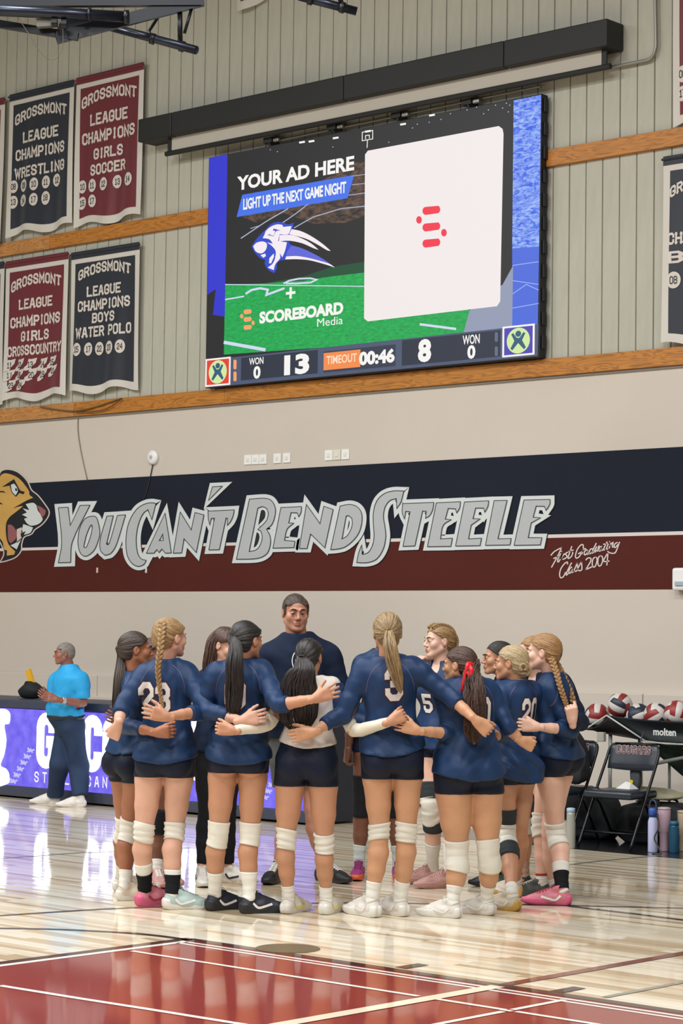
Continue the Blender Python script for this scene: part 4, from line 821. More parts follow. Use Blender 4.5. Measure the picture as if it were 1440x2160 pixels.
for (x0, x1, y) in ((.32, 1.22, .12), (.32, 1.22, .55)):
    MB().tube([(x0, y, .62), (x1, y, bz-.0)], .016, 10).build('cross_bar', ALU, ct, True); MB().tube([(x0+.28, y, bz-.0), (x1, y, .48)], .014, 10).build('cross_bar', ALU, ct, True)
    MB().tube([(-.05, y, bz+.06), (-.05, y, .06)], .016, 10).build('upright', ALU, ct, True); MB().tube([(W-.1, y, bz), (W-.1, y, .06)], .016, 10).build('upright', ALU, ct, True)
    MB().tube([(.25, y, .75), (.25, y, .06)], .013, 10).build('upright', ALU, ct, True)
    for x in (-.05, W-.1): MB().tube([(x, y-.015, .04), (x, y+.015, .04)], .04, 16).build('caster', CF, ct, True)
mb = MB(); pa = ony(1386, 1536, 15.03); pb = ony(1434, 1556, 15.03)
add_font(mb, 'molten', pa.x-c0.x, pb.z+.012, pb.x-c0.x, pa.z+.005, lambda x, z: (x, -.03, z), .035); mb.build('maker_name', mat('cart_letters', 'cdd0cb', .6), ct)
tag(ct, 'collapsible black fabric ball cart on aluminium legs by the right edge', 'cart')
MB().box((-.09, -.02, .80), (-.02, .02, tz-.14), .006).build('side_plate', mat('side_plate', 'aaa79a', .6), ct); 
# volleyballs
def vb_mat(a, b, c, name):
    m = bpy.data.materials.new(name); m.use_nodes = True; nt = m.node_tree; B = nt.nodes['Principled BSDF']; B.inputs['Roughness'].default_value = .45; return m
VW = mat('ball_white', 'cfc9c2', .45); VR = mat('ball_red', '8e2a28', .45); VN = mat('ball_navy', '232b3a', .45)
def volleyball(x, y, Y, rot, seq, label):
    c = ony(x, y, Y); r0 = empty('volleyball', c); r = .107; R3 = Matrix.Rotation(rot[0], 3, 'X') @ Matrix.Rotation(rot[1], 3, 'Y') @ Matrix.Rotation(rot[2], 3, 'Z')
    faces = [((1,0,0),(0,1,0)),((-1,0,0),(0,1,0)),((0,1,0),(0,0,1)),((0,-1,0),(0,0,1)),((0,0,1),(1,0,0)),((0,0,-1),(1,0,0))]
    n = 8
    for fi, (nn, tt) in enumerate(faces):
        nn = Vector(nn); tt = Vector(tt); bb = nn.cross(tt)
        for k in range(3):
            vs = []; fs = []; s0 = -1+2*k/3
            for j in range(n+1):
                for i in range(5):
                    a = (s0+(2/3)*i/4)*pi/4; b_ = (-1+2*j/n)*pi/4; v = (nn+tt*math.tan(a)+bb*math.tan(b_)).normalized()
                    e = min(i, 4-i) == 0 or j in (0, n); vs.append(R3 @ (v*(r-(.0022 if e else 0))))
            for j in range(n):
                for i in range(4): q = j*5+i; fs.append((q, q+1, q+6, q+5))
            MB().add(vs, fs).build('panel', {'w': VW, 'r': VR, 'n': VN}[seq[fi][k]], r0, True)
    tag(r0, label, 'ball', 'volleyballs heaped in the ball cart')
sq = ['rwn', 'wrw', 'nwr', 'rwr', 'wnw', 'rwn']
volleyball(1259, 1510, 15.25, (.4, .3, .5), ['rwn', 'wnw', 'wrw', 'nwr', 'rwr', 'wnw'], 'leftmost volleyball, red navy and white, low in the sagging cart corner')
volleyball(1307, 1488, 15.25, (.1, .5, .25), ['rwr', 'wnw', 'nwr', 'rwn', 'wrw', 'rwr'], 'highest volleyball, red white and black, on top of the heap')
volleyball(1347, 1511, 15.2, (.2, -.3, .9), ['nwn', 'nwn', 'nnw', 'nwn', 'nwn', 'wnn'], 'mostly navy volleyball with one pale stripe, middle of the cart')
volleyball(1384, 1509, 15.2, (.5, -.4, .3), ['wnw', 'rwr', 'rwn', 'nwr', 'wrw', 'nwn'], 'white navy and red volleyball right of the mostly navy one')
volleyball(1427, 1505, 15.2, (.9, .7, .2), ['rwr', 'wrw', 'rwr', 'wrw', 'rwr', 'wrw'], 'red and white volleyball nearest the right edge')
# bottles
def bottle(x, ybot, prof, m, label, lid=None, lidm=None, handle=None, hm=None, name='water_bottle', Y=None):
    p = onz(x, ybot) if Y is None else ony(x, ybot, Y); r0 = empty(name, (p.x, p.y, 0)); MB().lathe(prof, n=28).build('body', m, r0, True)
    if lid: MB().lathe(lid, n=24).build('lid', lidm, r0, True)
    if handle: MB().tube([Vector(v) for v in spline(handle, 5)], .007, 8).build('handle', hm or lidm, r0, True)
    tag(r0, label, 'bottle' if name == 'water_bottle' else 'tumbler'); return r0
bottle(1376, 1798, [(.036, 0), (.038, .01), (.038, .24), (.030, .265), (.029, .28)], mat('bottle_lavender', 'b4b7d6', .3), 'tall lavender bottle with a blue loop cap, right of the lettered chair', [(.034, .275), (.035, .33), (.026, .345)], mat('cap_blue', '31519b', .4), [(-.03, 0, .33), (-.028, 0, .38), (0, 0, .405), (.028, 0, .38), (.03, 0, .33)], mat('loop_dark', '303a50', .5))
bottle(1400, 1796, [(.030, 0), (.033, .01), (.036, .15), (.047, .16), (.050, .32), (.050, .33)], mat('tumbler_pink', 'c9a9b6', .4), 'pale pink handled tumbler behind the lavender bottle', [(.051, .325), (.051, .34), (.03, .345)], mat('lid_clear', 'b9a7a8', .2), [(-.05, 0, .30), (-.085, 0, .28), (-.08, 0, .18), (-.045, 0, .165)], mat('tumbler_handle', 'd09a90', .5), 'drinks_tumbler')
bottle(1421, 1799, [(.038, 0), (.04, .01), (.04, .17), (.036, .20), (.036, .215)], mat('bottle_teal', '174a63', .35), 'short dark teal bottle by the pink tumbler', [(.037, .212), (.037, .24), (.03, .245)], mat('cap_teal', '1c5a78', .4), None, None)
bottle(1441, 1796, [(.033, 0), (.035, .01), (.037, .12), (.046, .13), (.05, .30), (.05, .305)], mat('tumbler_beige', 'b9a78e', .5), 'beige tumbler cut by the right edge', [(.051, .30), (.051, .315), (.03, .32)], mat('lid_beige', 'a89880', .4), None, None, 'drinks_tumbler')
o = MB().tube([Vector(v) for v in spline([(0, 0, .30), (.02, -.02, .2), (-.01, -.03, .12), (.03, -.03, .05), (.06, -.05, .006), (.0, -.07, .006)], 5)], .006, 8).build('bottle_lanyard', mat('lanyard', '3a2f2c', .6), None, True); p = onz(1391, 1800); o.location = (p.x, p.y-.03, 0); tag(o, 'dark dangling lanyard in front of the pink tumbler', 'lanyard')
bt = bottle(1203, 1790, [(.036, 0), (.038, .01), (.038, .2), (.034, .23), (.033, .26), (.033, .29)], mat('bottle_clear', '9a9a90', .1), 'clear bottle behind the knee of the red haired player', [(.034, .285), (.034, .315), (.02, .32)], mat('cap_pale_blue', '9fb4c8', .4))
# ------------------------------------------------------------------ people: field modelling
f32 = np.float32
class Field:
    def __init__(s, lo, hi, h):
        s.h = h; s.lo = np.array(lo, float); n = np.ceil((np.array(hi)-s.lo)/h).astype(int)+1
        s.ax = [(s.lo[i]+h*np.arange(n[i])).astype(f32) for i in range(3)]; s.F = np.full(tuple(n), .2, f32)
    def sub(s, lo, hi):
        sl = []
        for i in range(3):
            a = max(0, int((lo[i]-s.lo[i])/s.h)-1); b = min(len(s.ax[i]), int((hi[i]-s.lo[i])/s.h)+3)
            if b <= a: return None, None
            sl.append(slice(a, b))
        sl = tuple(sl); g = (s.ax[0][sl[0]][:, None, None], s.ax[1][sl[1]][None, :, None], s.ax[2][sl[2]][None, None, :]); return sl, g
    def put(s, sl, d, k):
        A = s.F[sl]
        if k: hh = np.maximum(k-np.abs(A-d), 0)/k; s.F[sl] = np.minimum(A, d)-hh*hh*k*.25
        else: s.F[sl] = np.minimum(A, d)
    def cone(s, a, b, ra, rb, k=.02):
        a = np.array(a, float); b = np.array(b, float); m = max(ra, rb)+k+.03
        sl, g = s.sub(np.minimum(a, b)-m, np.maximum(a, b)+m)
        if sl is None: return
        ab = b-a; L = ab.dot(ab)+1e-12; p = [g[i]-f32(a[i]) for i in range(3)]
        t = np.clip((p[0]*f32(ab[0])+p[1]*f32(ab[1])+p[2]*f32(ab[2]))/f32(L), 0, 1)
        d = np.sqrt((p[0]-t*f32(ab[0]))**2+(p[1]-t*f32(ab[1]))**2+(p[2]-t*f32(ab[2]))**2)-(f32(ra)+t*f32(rb-ra)); s.put(sl, d.astype(f32), k)
    def chain(s, pts, rs, k=.02):
        for i in range(len(pts)-1): s.cone(pts[i], pts[i+1], rs[i], rs[i+1], k)
    def ell(s, c, r, R=None, k=.02, sub=False):
        c = np.array(c, float); r = np.array(r, float); m = max(r)+k+.03; sl, g = s.sub(c-m, c+m)
        if sl is None: return
        p = [g[i]-f32(c[i]) for i in range(3)]
        if R is not None: p = [p[0]*f32(R[0][i])+p[1]*f32(R[1][i])+p[2]*f32(R[2][i]) for i in range(3)]
        q = np.sqrt((p[0]/f32(r[0]))**2+(p[1]/f32(r[1]))**2+(p[2]/f32(r[2]))**2); q2 = np.sqrt((p[0]/f32(r[0]**2))**2+(p[1]/f32(r[1]**2))**2+(p[2]/f32(r[2]**2))**2)+1e-6
        d = q*(q-1)/q2
        if sub:
            A = s.F[sl]; d = -d; hh = np.maximum(k-np.abs(A-d), 0)/k if k else 0; s.F[sl] = np.maximum(A, d)+(hh*hh*k*.25 if k else 0)
        else: s.put(sl, d.astype(f32), k)
    def gc(s, p0, ax, lat, back, prof, L, k=.02):
        """elliptic trunk: prof rows (t, halfwidth, halfdepth, shift back) along axis of length L"""
        p0 = np.array(p0, float); t0, t1 = prof[0][0], prof[-1][0]; m = max(r[1] for r in prof)+.06
        e0 = p0+np.array(ax)*L*t0; e1 = p0+np.array(ax)*L*t1; sl, g = s.sub(np.minimum(e0, e1)-m, np.maximum(e0, e1)+m)
        if sl is None: return
        p = [g[i]-f32(p0[i]) for i in range(3)]; dot = lambda v: p[0]*f32(v[0])+p[1]*f32(v[1])+p[2]*f32(v[2])
        t = dot(ax)/f32(L); T = [r[0] for r in prof]; tc = np.clip(t, t0, t1)
        sp = np.array(spline(prof, 5)); sp = sp[np.argsort(sp[:, 0])]
        a = np.interp(tc, sp[:, 0], sp[:, 1]); b = np.interp(tc, sp[:, 0], sp[:, 2]); sh = np.interp(tc, sp[:, 0], sp[:, 3])
        u = dot(lat); v = dot(back)-sh; q = np.sqrt((u/a)**2+(v/b)**2); d = (q-1)*np.minimum(a, b)*.92
        e = np.maximum(np.maximum(t0-t, t-t1), 0)*L; d = np.where(e > 0, np.sqrt(np.maximum(d, 0)**2+e**2)+np.minimum(d, 0)*(e <= 0), d); s.put(sl, d.astype(f32), k)
    def plane(s, p, n, k=0):
        """keep the side where (x-p).n < 0"""
        p = np.array(p, float); n = np.array(n, float); n = n/np.linalg.norm(n)
        d = (s.ax[0][:, None, None]*f32(n[0])+s.ax[1][None, :, None]*f32(n[1])+s.ax[2][None, None, :]*f32(n[2])-f32(p.dot(n)))
        s.F = np.maximum(s.F, d.astype(f32))
    def mesh(s):
        F = s.F.copy(); F[0] = F[-1] = .1; F[:, 0] = F[:, -1] = .1; F[:, :, 0] = F[:, :, -1] = .1
        I = F < 0; c = np.zeros(tuple(n-1 for n in F.shape), np.int8)
        for i in (0, 1):
            for j in (0, 1):
                for k in (0, 1): c += I[i:i+c.shape[0], j:j+c.shape[1], k:k+c.shape[2]]
        act = np.argwhere((c > 0) & (c < 8)); n = len(act)
        if n == 0: return np.zeros((0, 3)), np.zeros((0, 4), int)
        idx = np.full(c.shape, -1, np.int32); idx[act[:, 0], act[:, 1], act[:, 2]] = np.arange(n)
        cor = [(i, j, k) for i in (0, 1) for j in (0, 1) for k in (0, 1)]; V = [F[act[:, 0]+a, act[:, 1]+b, act[:, 2]+d] for a, b, d in cor]
        acc = np.zeros((n, 3)); cnt = np.zeros(n)
        for x in range(8):
            for y in range(x+1, 8):
                if sum(abs(np.array(cor[x])-np.array(cor[y]))) != 1: continue
                m = (V[x] < 0) != (V[y] < 0); t = np.where(m, V[x]/(V[x]-V[y]+1e-12), 0)[:, None]
                pnt = np.array(cor[x])+t*(np.array(cor[y])-np.array(cor[x])); acc += pnt*m[:, None]; cnt += m
        vs = s.lo+(act+acc/cnt[:, None])*s.h; fs = []
        for ax in range(3):
            sl0 = [slice(1, -1)]*3; sl0[ax] = slice(0, -1); sl1 = list(sl0); sl1[ax] = slice(1, None)
            A = I[tuple(sl0)]; B = I[tuple(sl1)]
            for flip, M_ in ((0, A & ~B), (1, ~A & B)):
                e = np.argwhere(M_); o = np.array([1, 1, 1]); o[ax] = 0; e = e+o
                u, v = [(1, 2), (2, 0), (0, 1)][ax]; U = np.zeros(3, int); U[u] = 1; W_ = np.zeros(3, int); W_[v] = 1
                g = lambda q: idx[q[:, 0], q[:, 1], q[:, 2]]
                q = np.stack([g(e-U-W_), g(e-W_), g(e), g(e-U)], 1); fs.append(q[:, ::-1] if flip else q)
        return vs, np.concatenate(fs)
def npmesh(name, vs, fs, m, parent, smooth=True, attr=None, relax=0):
    vs = np.asarray(vs, float)
    if relax and len(fs):
        fs_ = np.asarray(fs)
        for _ in range(relax):
            acc = np.zeros_like(vs); cn = np.zeros(len(vs))
            for a in range(4):
                b = (a+1) % 4; np.add.at(acc, fs_[:, a], vs[fs_[:, b]]); np.add.at(cn, fs_[:, a], 1)
            vs = vs*.5+.5*acc/np.maximum(cn, 1)[:, None]
    me = bpy.data.meshes.new(name); nf = len(fs); me.vertices.add(len(vs)); me.vertices.foreach_set('co', vs.ravel()); fs = np.asarray(fs, np.int32)
    me.loops.add(nf*4); me.loops.foreach_set('vertex_index', fs.ravel()); me.polygons.add(nf); me.polygons.foreach_set('loop_start', np.arange(0, nf*4, 4, dtype=np.int32)); me.polygons.foreach_set('loop_total', np.full(nf, 4, np.int32))
    me.polygons.foreach_set('use_smooth', [smooth]*nf); me.materials.append(m); me.update(calc_edges=True); me.validate()
    if attr is not None and len(me.vertices) == len(attr):
        a = me.attributes.new('hair', 'FLOAT_VECTOR', 'POINT'); a.data.foreach_set('vector', np.asarray(attr, float).ravel())
    o = bpy.data.objects.new(name, me); C.objects.link(o); o.parent = parent; return o

# ---- materials of people
def skinm(name, col): return mat('skin_'+name, col, .48, sss=.12, bump=.04, bscale=160, vary=.05, vscale=14)
def clothm(name, col, rough=.55, b=.35): return clothmat(name, col, rough, b)
JN = clothm('jersey_navy', '1e3557', .5, .9); JD = clothm('shorts_navy', '10182a', .6, .25); SWN = clothm('sweat_navy', '141f34', .85, .6); WHJ = clothm('jersey_white', 'd6cdc4', .6, .5); SLW = mat('sleeve_white', 'd9d2bd', .7)
PADW = clothm('pad_white', 'dbd6c9', .75, .4); PADB = clothm('pad_charcoal', '33383a', .8, .4); PADK = clothm('pad_black', '141518', .7, .3); SOCK = clothm('sock_white', 'e2dfd5', .85, .4); SOCKB = clothm('brace_black', '131417', .8, .3)
SEAM = mat('seam_thread', '6a5a86', .6); NUMW = mat('number_white', 'd9d4cf', .55); NUMR = mat('number_maroon', '3a1a26', .6)
def hairm(name, c0, c1, rough=.42):
    if 'hair_'+name in MATS: return MATS['hair_'+name]
    m = bpy.data.materials.new('hair_'+name); m.use_nodes = True; nt = m.node_tree; b = nt.nodes['Principled BSDF']; N = nt.nodes.new; Lk = nt.links.new
    at = N('ShaderNodeAttribute'); at.attribute_name = 'hair'; no = N('ShaderNodeTexNoise'); no.inputs['Scale'].default_value = 9; no.inputs['Detail'].default_value = 5; no.inputs['Roughness'].default_value = .7
    Lk(at.outputs['Vector'], no.inputs['Vector']); cr = N('ShaderNodeValToRGB'); e = cr.color_ramp.elements; e[0].position = .35; e[0].color = rgb(c0); e[1].position = .66; e[1].color = rgb(c1)
    Lk(no.outputs[0], cr.inputs[0]); Lk(cr.outputs[0], b.inputs['Base Color']); b.inputs['Roughness'].default_value = rough
    bp = N('ShaderNodeBump'); bp.inputs['Strength'].default_value = .55; bp.inputs['Distance'].default_value = .006; Lk(no.outputs[0], bp.inputs['Height']); Lk(bp.outputs[0], b.inputs['Normal'])
    MATS['hair_'+name] = m; return m
HD = hairm('dark_brown', '15100d', '4a372a'); HB = hairm('black', '0b0a0b', '38322f'); HBL = hairm('blond_brown', '5b4630', 'b59a6c'); HLB = hairm('light_brown', '6a4f33', 'b8935f'); HBN = hairm('blond', '80694a', 'cfb88c'); HRD = hairm('ginger', '6e4c2c', 'b98f5c'); HCB = hairm('chestnut', '1f130f', '5f4030'); HGY = hairm('grey', '5a534c', 'a39c92'); HMB = hairm('man_brown', '2a2019', '55453a')
EYW = mat('eye_white', 'b5aca4', .25); EYD = mat('iris_dark', '1c1411', .2); LIP = mat('lips', 'a5685b', .45); BROWM = mat('brow_hair', '2e2219', .8); BROWL = mat('brow_hair_light', '7d6548', .8)  # eye whites greyed, eye-socket shade put into their colour
LHD = -YAW                                             # people empties share the view heading
RT = np.array((cos(YAW), -sin(YAW), 0)); AW = np.array((sin(YAW), cos(YAW), 0)); ZZ = np.array((0, 0, 1.))
N3 = lambda v: np.array(v, float)/ (np.linalg.norm(v)+1e-12)

def hand(wr, tip, n=(0, 1, 0), thumb=(0, 0, 1), curl=.15, spread=.5, s=1.0, h=.0036, curls=None):
    """a five-fingered hand field from the wrist towards tip; n = direction the palm faces"""
    wr = np.array(wr, float); d = N3(np.array(tip)-wr); n = np.array(n, float); n = N3(n-d*n.dot(d)); sd = np.cross(d, n)
    if sd.dot(thumb) < 0: sd = -sd
    F = Field(wr+d*.08-.155*s, wr+d*.08+.155*s, h); k = .008*s
    pl = .082*s; B = lambda u, v, w: wr+d*u*s+sd*v*s+n*w*s
    F.cone(B(-.035, 0, 0), B(.010, 0, 0), .0240*s, .0250*s, .01)
    for v0, v1 in ((.012, .030), (.006, .011), (-.006, -.010), (-.013, -.029)): F.cone(B(.0, v0, 0), B(.082, v1, -.002), .0165*s, .0125*s, .014)
    F.cone(B(.015, .014, .006), B(.05, .028, .008), .018*s, .014*s, .014); F.cone(B(.02, -.016, .004), B(.06, -.024, .004), .016*s, .013*s, .012)
    cl = curls or [curl]*4
    for i, (v, L, r) in enumerate(((.030, .068, .0088), (.0105, .076, .0090), (-.0095, .071, .0086), (-.029, .056, .0078))):
        an = (.12-.08*i)*spread*1.6; dd = N3(d*cos(an)+sd*sin(an)); p = B(.080, v, -.002); c = cl[i]
        a = c*.55
        for j, (f, rr) in enumerate(((.45, 1.0), (.30, .94), (.25, .84))):
            a += c*(.45, .95, .7)[j]; q = p+(dd*cos(a)+n*sin(a))*L*f*s; F.cone(p, q, r*s*rr*1.04, r*s*rr*.94, .0035); p = q
    ta = .55+.25*spread-.25*min(1, curl); td = N3(d*cos(ta)+sd*sin(ta)+n*.35); p = B(.022, .024, .006)
    for j, (L, r) in enumerate(((.040, .0125), (.032, .0108), (.026, .0095))):
        q = p+td*L*s; F.cone(p, q, r*s*1.05, r*s*.93, .006 if j else .012); p = q; td = N3(td+d*.35+n*(.15+.5*curl))
    return F.mesh()

def head_basis(phi, pitch, roll):
    """axes right, front, up of a head in person space; phi 0 looks away from the lens, 90 to its right"""
    a = radians(phi); fr = np.array((sin(a), cos(a), 0)); rt = np.array((cos(a), -sin(a), 0)); p = radians(pitch)
    f2 = fr*cos(p)+ZZ*sin(p); u = ZZ*cos(p)-fr*sin(p); r = radians(roll); rt2 = rt*cos(r)+u*sin(r); u2 = u*cos(r)-rt*sin(r); return np.array([rt2, f2, u2])

def make_head(c, Bs, s, neck, male=False, h=.0042, jaw=1.0):
    F = Field((-.125*s, -.17*s, -.19*s), (.125*s, .16*s, .15*s), h); S = lambda *v: tuple(x*s for x in v)
    F.ell(S(0, -.014, .032), S(.0745, .094, .081), k=0); F.ell(S(0, -.035, .005), S(.068, .072, .07), k=.02)
    F.ell(S(0, .030, -.028), S(.058*jaw, .060, .078), k=.02)
    for x in (-1, 1):
        F.cone(S(x*.050*jaw, .002, -.048), S(x*.020, .066, -.090), .019*s, .016*s, .022); F.ell(S(x*.043, .058, -.022), S(.020, .022, .022), k=.02)
        F.cone(S(x*.012, .088, .022), S(x*.042, .072, .021), .010*s, .009*s, .012)
    F.ell(S(0, .074, -.093), S(.020, .016, .014), k=.018)
    for x in (-1, 1): F.ell(S(x*.0315, .099, -.002), S(.017, .018, .011), k=.012, sub=True)
    F.cone(S(0, .086, .010), S(0, .107, -.026), .0075*s, .0105*s, .010)
    for x in (-1, 1): F.ell(S(x*.011, .096, -.031), S(.0085, .010, .0075), k=.006)
    F.cone(S(-.018, .087, -.055), S(.018, .087, -.055), .0065*s, .0065*s, .010); F.cone(S(-.013, .086, -.066), S(.013, .086, -.066), .0075*s, .0075*s, .008)
    for x in (-1, 1):
        F.ell(S(x*.0765, -.006, -.004), S(.0085, .018, .030), k=.006); F.ell(S(x*.0865, .001, .002), S(.0075, .010, .017), k=.003, sub=True); F.ell(S(x*.0765, .009, -.004), S(.006, .005, .007), k=.004)
        F.ell(S(x*.031, .0765, .0015), S(.0152, .0158, .0130), k=.003); F.ell(S(x*.031, .0775, -.0105), S(.014, .0125, .0075), k=.004)
    nl = (np.array(neck)-c) @ Bs.T; r = (.061 if male else .050)*s
    F.cone(S(0, -.022, -.045), nl, r, r*1.06, .022)
    vs, fs = F.mesh(); vs = vs @ Bs + c; return vs, fs
def head_extras(c, Bs, s, par, brow, gaze=0, openm=False, lipm=None, thick=1.0):
    W = lambda *v: np.array(v)*s @ Bs + c
    mb = MB(); mi = MB()
    for x in (-1, 1):
        for m_, ctr, r, sc_ in ((mb, (x*.031, .0775, -.0030), .0142, None), (mi, (x*.031+gaze*.004, .0858, -.0026), .0076, None)):
            bm = bmesh.new(); bmesh.ops.create_icosphere(bm, subdivisions=2, radius=r*s); o_ = W(*ctr)
            m_.add([tuple(np.array(v.co[:])+o_) for v in bm.verts], [[v.index for v in f.verts] for f in bm.faces]); bm.free()
    e = mb.build('eyes', EYW, par, True); mi.build('iris', EYD, e, True)
    mb = MB()
    for x in (-1, 1): mb.tube([W(x*.017, .0885, .0010), W(x*.024, .0925, .0042), W(x*.034, .0920, .0044), W(x*.045, .0835, .0008)], [.0012*s, .0021*s, .0022*s, .0014*s], 6)
    mb.build('eyelashes', EYD, e, True)
    mb = MB()
    for x in (-1, 1): mb.tube([W(x*.012, .0985, .021), W(x*.022, .0975, .0265), W(x*.034, .0915, .0285), W(x*.047, .079, .024)], [.0028*s*thick, .0036*s*thick, .0033*s*thick, .0014*s], 6)
    mb.build('eyebrows', brow, par, True)
    mb = MB(); mb.tube([W(-.024, .082, -.0600), W(-.012, .0925, -.0565), W(0, .0955, -.0585), W(.012, .0925, -.0565), W(.024, .082, -.0600)], [.0015*s, .0042*s, .0046*s, .0042*s, .0015*s], 8)
    mb.tube([W(-.022, .082, -.0610), W(-.010, .0925, -.0670), W(0, .0945, -.0675), W(.010, .0925, -.0670), W(.022, .082, -.0610)], [.0015*s, .0046*s, .0052*s, .0046*s, .0015*s], 8)
    mb.build('lips', lipm or LIP, par, True)
def hair_cap(c, Bs, s, par, m, tie, vol=1.0, style='up', name='hair', h=.0046, hl=0.0, grooves=.0030):
    F = Field((-.13*s, -.18*s, -.14*s), (.13*s, .15*s, .16*s), h); S = lambda *v: tuple(x*s for x in v)
    man = style == 'man'; F.ell(S(0, -.019, .034), S(.0805*vol, .1010*vol, .0875*vol) if not man else S(.0785, .0985, .0855), k=0); F.ell(S(0, -.042, -.004), S(.073*vol, .076*vol, .074*vol) if not man else S(.071, .074, .072), k=.02)
    for x in (-1, 1): F.ell(S(x*.050, .022, .030), S(.031, .054, .052) if not man else S(.0285, .05, .052), k=.02)
    # hairline: forehead plane, temple and ear cut, nape
    F.plane(S(0, .071+hl, .062), (0, .93, -.37)) if style != 'man' else F.plane(S(0, .076, .072), (0, .93, -.36))
    A = F
    x_, y_, z_ = A.ax[0][:, None, None]/s, A.ax[1][None, :, None]/s, A.ax[2][None, None, :]/s
    low = .014+.72*np.maximum(y_, 0)+.0*x_ if style != 'man' else .016+.35*np.maximum(y_, 0)+0*x_
    side = (np.where(y_ > -.028, low-z_, -.1) if style != 'man' else np.where(y_ > .036, .052-z_+0*y_, np.where(y_ > -.022, -.012-z_, -.1)))*s                      # nothing below this in front of the ears' back
    A.F = np.maximum(A.F, side.astype(f32)); nape = (-.070 if style != 'man' else -.060)-z_+.0*x_+.25*np.maximum(-.06-y_, 0)
    A.F = np.maximum(A.F, (nape*s).astype(f32)+0*A.F)
    for x in (-1, 1): A.ell(S(x*.082, -.006, -.006), S(.016, .022, .032), k=.004, sub=True)
    vs, fs = A.mesh(); T = np.array(tie)*s; C0 = np.array(S(0, -.005, .03)); ax = N3(T-C0); e1 = N3(np.cross(ax, (.3, .2, .9))); e2 = np.cross(ax, e1)
    q = vs-C0; az = np.arctan2(q@e2, q@e1); pol = np.arccos(np.clip((q@ax)/(np.linalg.norm(q, axis=1)+1e-9), -1, 1))
    g = np.sin(az*31+3*np.sin(az*3)+pol)*.5+np.sin(az*57+2*np.sin(5*az))*.3+np.sin(az*13+1)*.5
    vs = vs+(q/np.linalg.norm(q, axis=1)[:, None])*(g*grooves*s)[:, None]
    at = np.stack([np.cos(az)*2.2, np.sin(az)*2.2, pol*.35], 1)
    return npmesh(name, vs @ Bs + c, fs, m, par, attr=at)
def strands(name, path, rad, n, m, par, thin=.004, seed=0, spread=1.0, wave=0.0, flat=.75):
    """a tail of tapering locks following path (person space)"""
    rs = np.random.RandomState(seed); p = np.array([tuple(v) for v in spline(path, 5)]); r = np.interp(np.linspace(0, 1, len(p)), np.linspace(0, 1, len(rad)), rad); mlen = len(p)
    d = np.gradient(p, axis=0); d = d/np.linalg.norm(d, axis=1)[:, None]; up = np.array((0, 1., 0)); vs = []; fs = []; at = []; nn = 5
    for k in range(n):
        a = rs.rand()*2*pi; q = sqrt(rs.rand()) if k > n*.75 else .86+.16*rs.rand(); tw = (rs.rand()-.5)*1.4; end = 1-.22*rs.rand()**2; ph = rs.rand()*6; thk = thin*(.35+.75*rs.rand()); id_ = rs.rand(2)*4
        mm = max(3, int(mlen*end)); base = len(vs)
        for i in range(mm):
            u = N3(up-d[i]*up.dot(d[i])); w = np.cross(d[i], u); aa = a+tw*i/mlen; rr = r[i]*q*spread
            c0 = p[i]+w*cos(aa)*rr+u*sin(aa)*rr*flat+w*wave*sin(i*.9+ph)+u*wave*cos(i*.8+ph)*.6; t = i/(mm-1); th = thk*(1-.75*max(0, t-.6)/.4)*(.6+.4*min(1, t*6))
            for j in range(nn):
                b = 2*pi*j/nn; vs.append(c0+w*cos(b)*th+u*sin(b)*th); at.append((id_[0], id_[1], t*.5))
        for i in range(mm-1):
            for j in range(nn): x = base+i*nn+j; y = base+i*nn+(j+1) % nn; fs.append((x, y, y+nn, x+nn))
    core = MB(); core.tube([tuple(v) for v in p], [max(.003, x*.74*min(1, flat*1.1)) for x in r], 10, False); b0 = len(vs); vs += [np.array(v) for v in core.v]; at += [(.5, .5, 0)]*len(core.v); fs += [tuple(i+b0 for i in f) for f in core.f]
    return npmesh(name, np.array(vs), np.array(fs), m, par, attr=np.array(at))
def braid(name, path, r0, r1, turns, m, par, sw=.0):
    p = np.array([tuple(v) for v in spline(path, 14)]); n = len(p); d = np.gradient(p, axis=0); d = d/np.linalg.norm(d, axis=1)[:, None]; mb = MB(); at = []
    for s in range(3):
        pts = []; rr = []
        for i in range(n):
            t = i/(n-1); u = N3(np.array((0, 1., 0))-d[i]*d[i][1]); w = np.cross(d[i], u); a = 2*pi*(turns*t+s/3); r = r0+(r1-r0)*t; pts.append(p[i]+w*sin(a)*r+u*sin(2*a)*r*.5); rr.append(r*.72)
        mb.tube(pts, rr, 8); at += [(s*1.7, (i//8)*.05, (i % 8)*.35) for i in range(n*8)]
    me = mb; q = [f for f in mb.f if len(f) == 4]
    return npmesh(name, np.array(mb.v), np.array(q), m, par, attr=np.array(at))
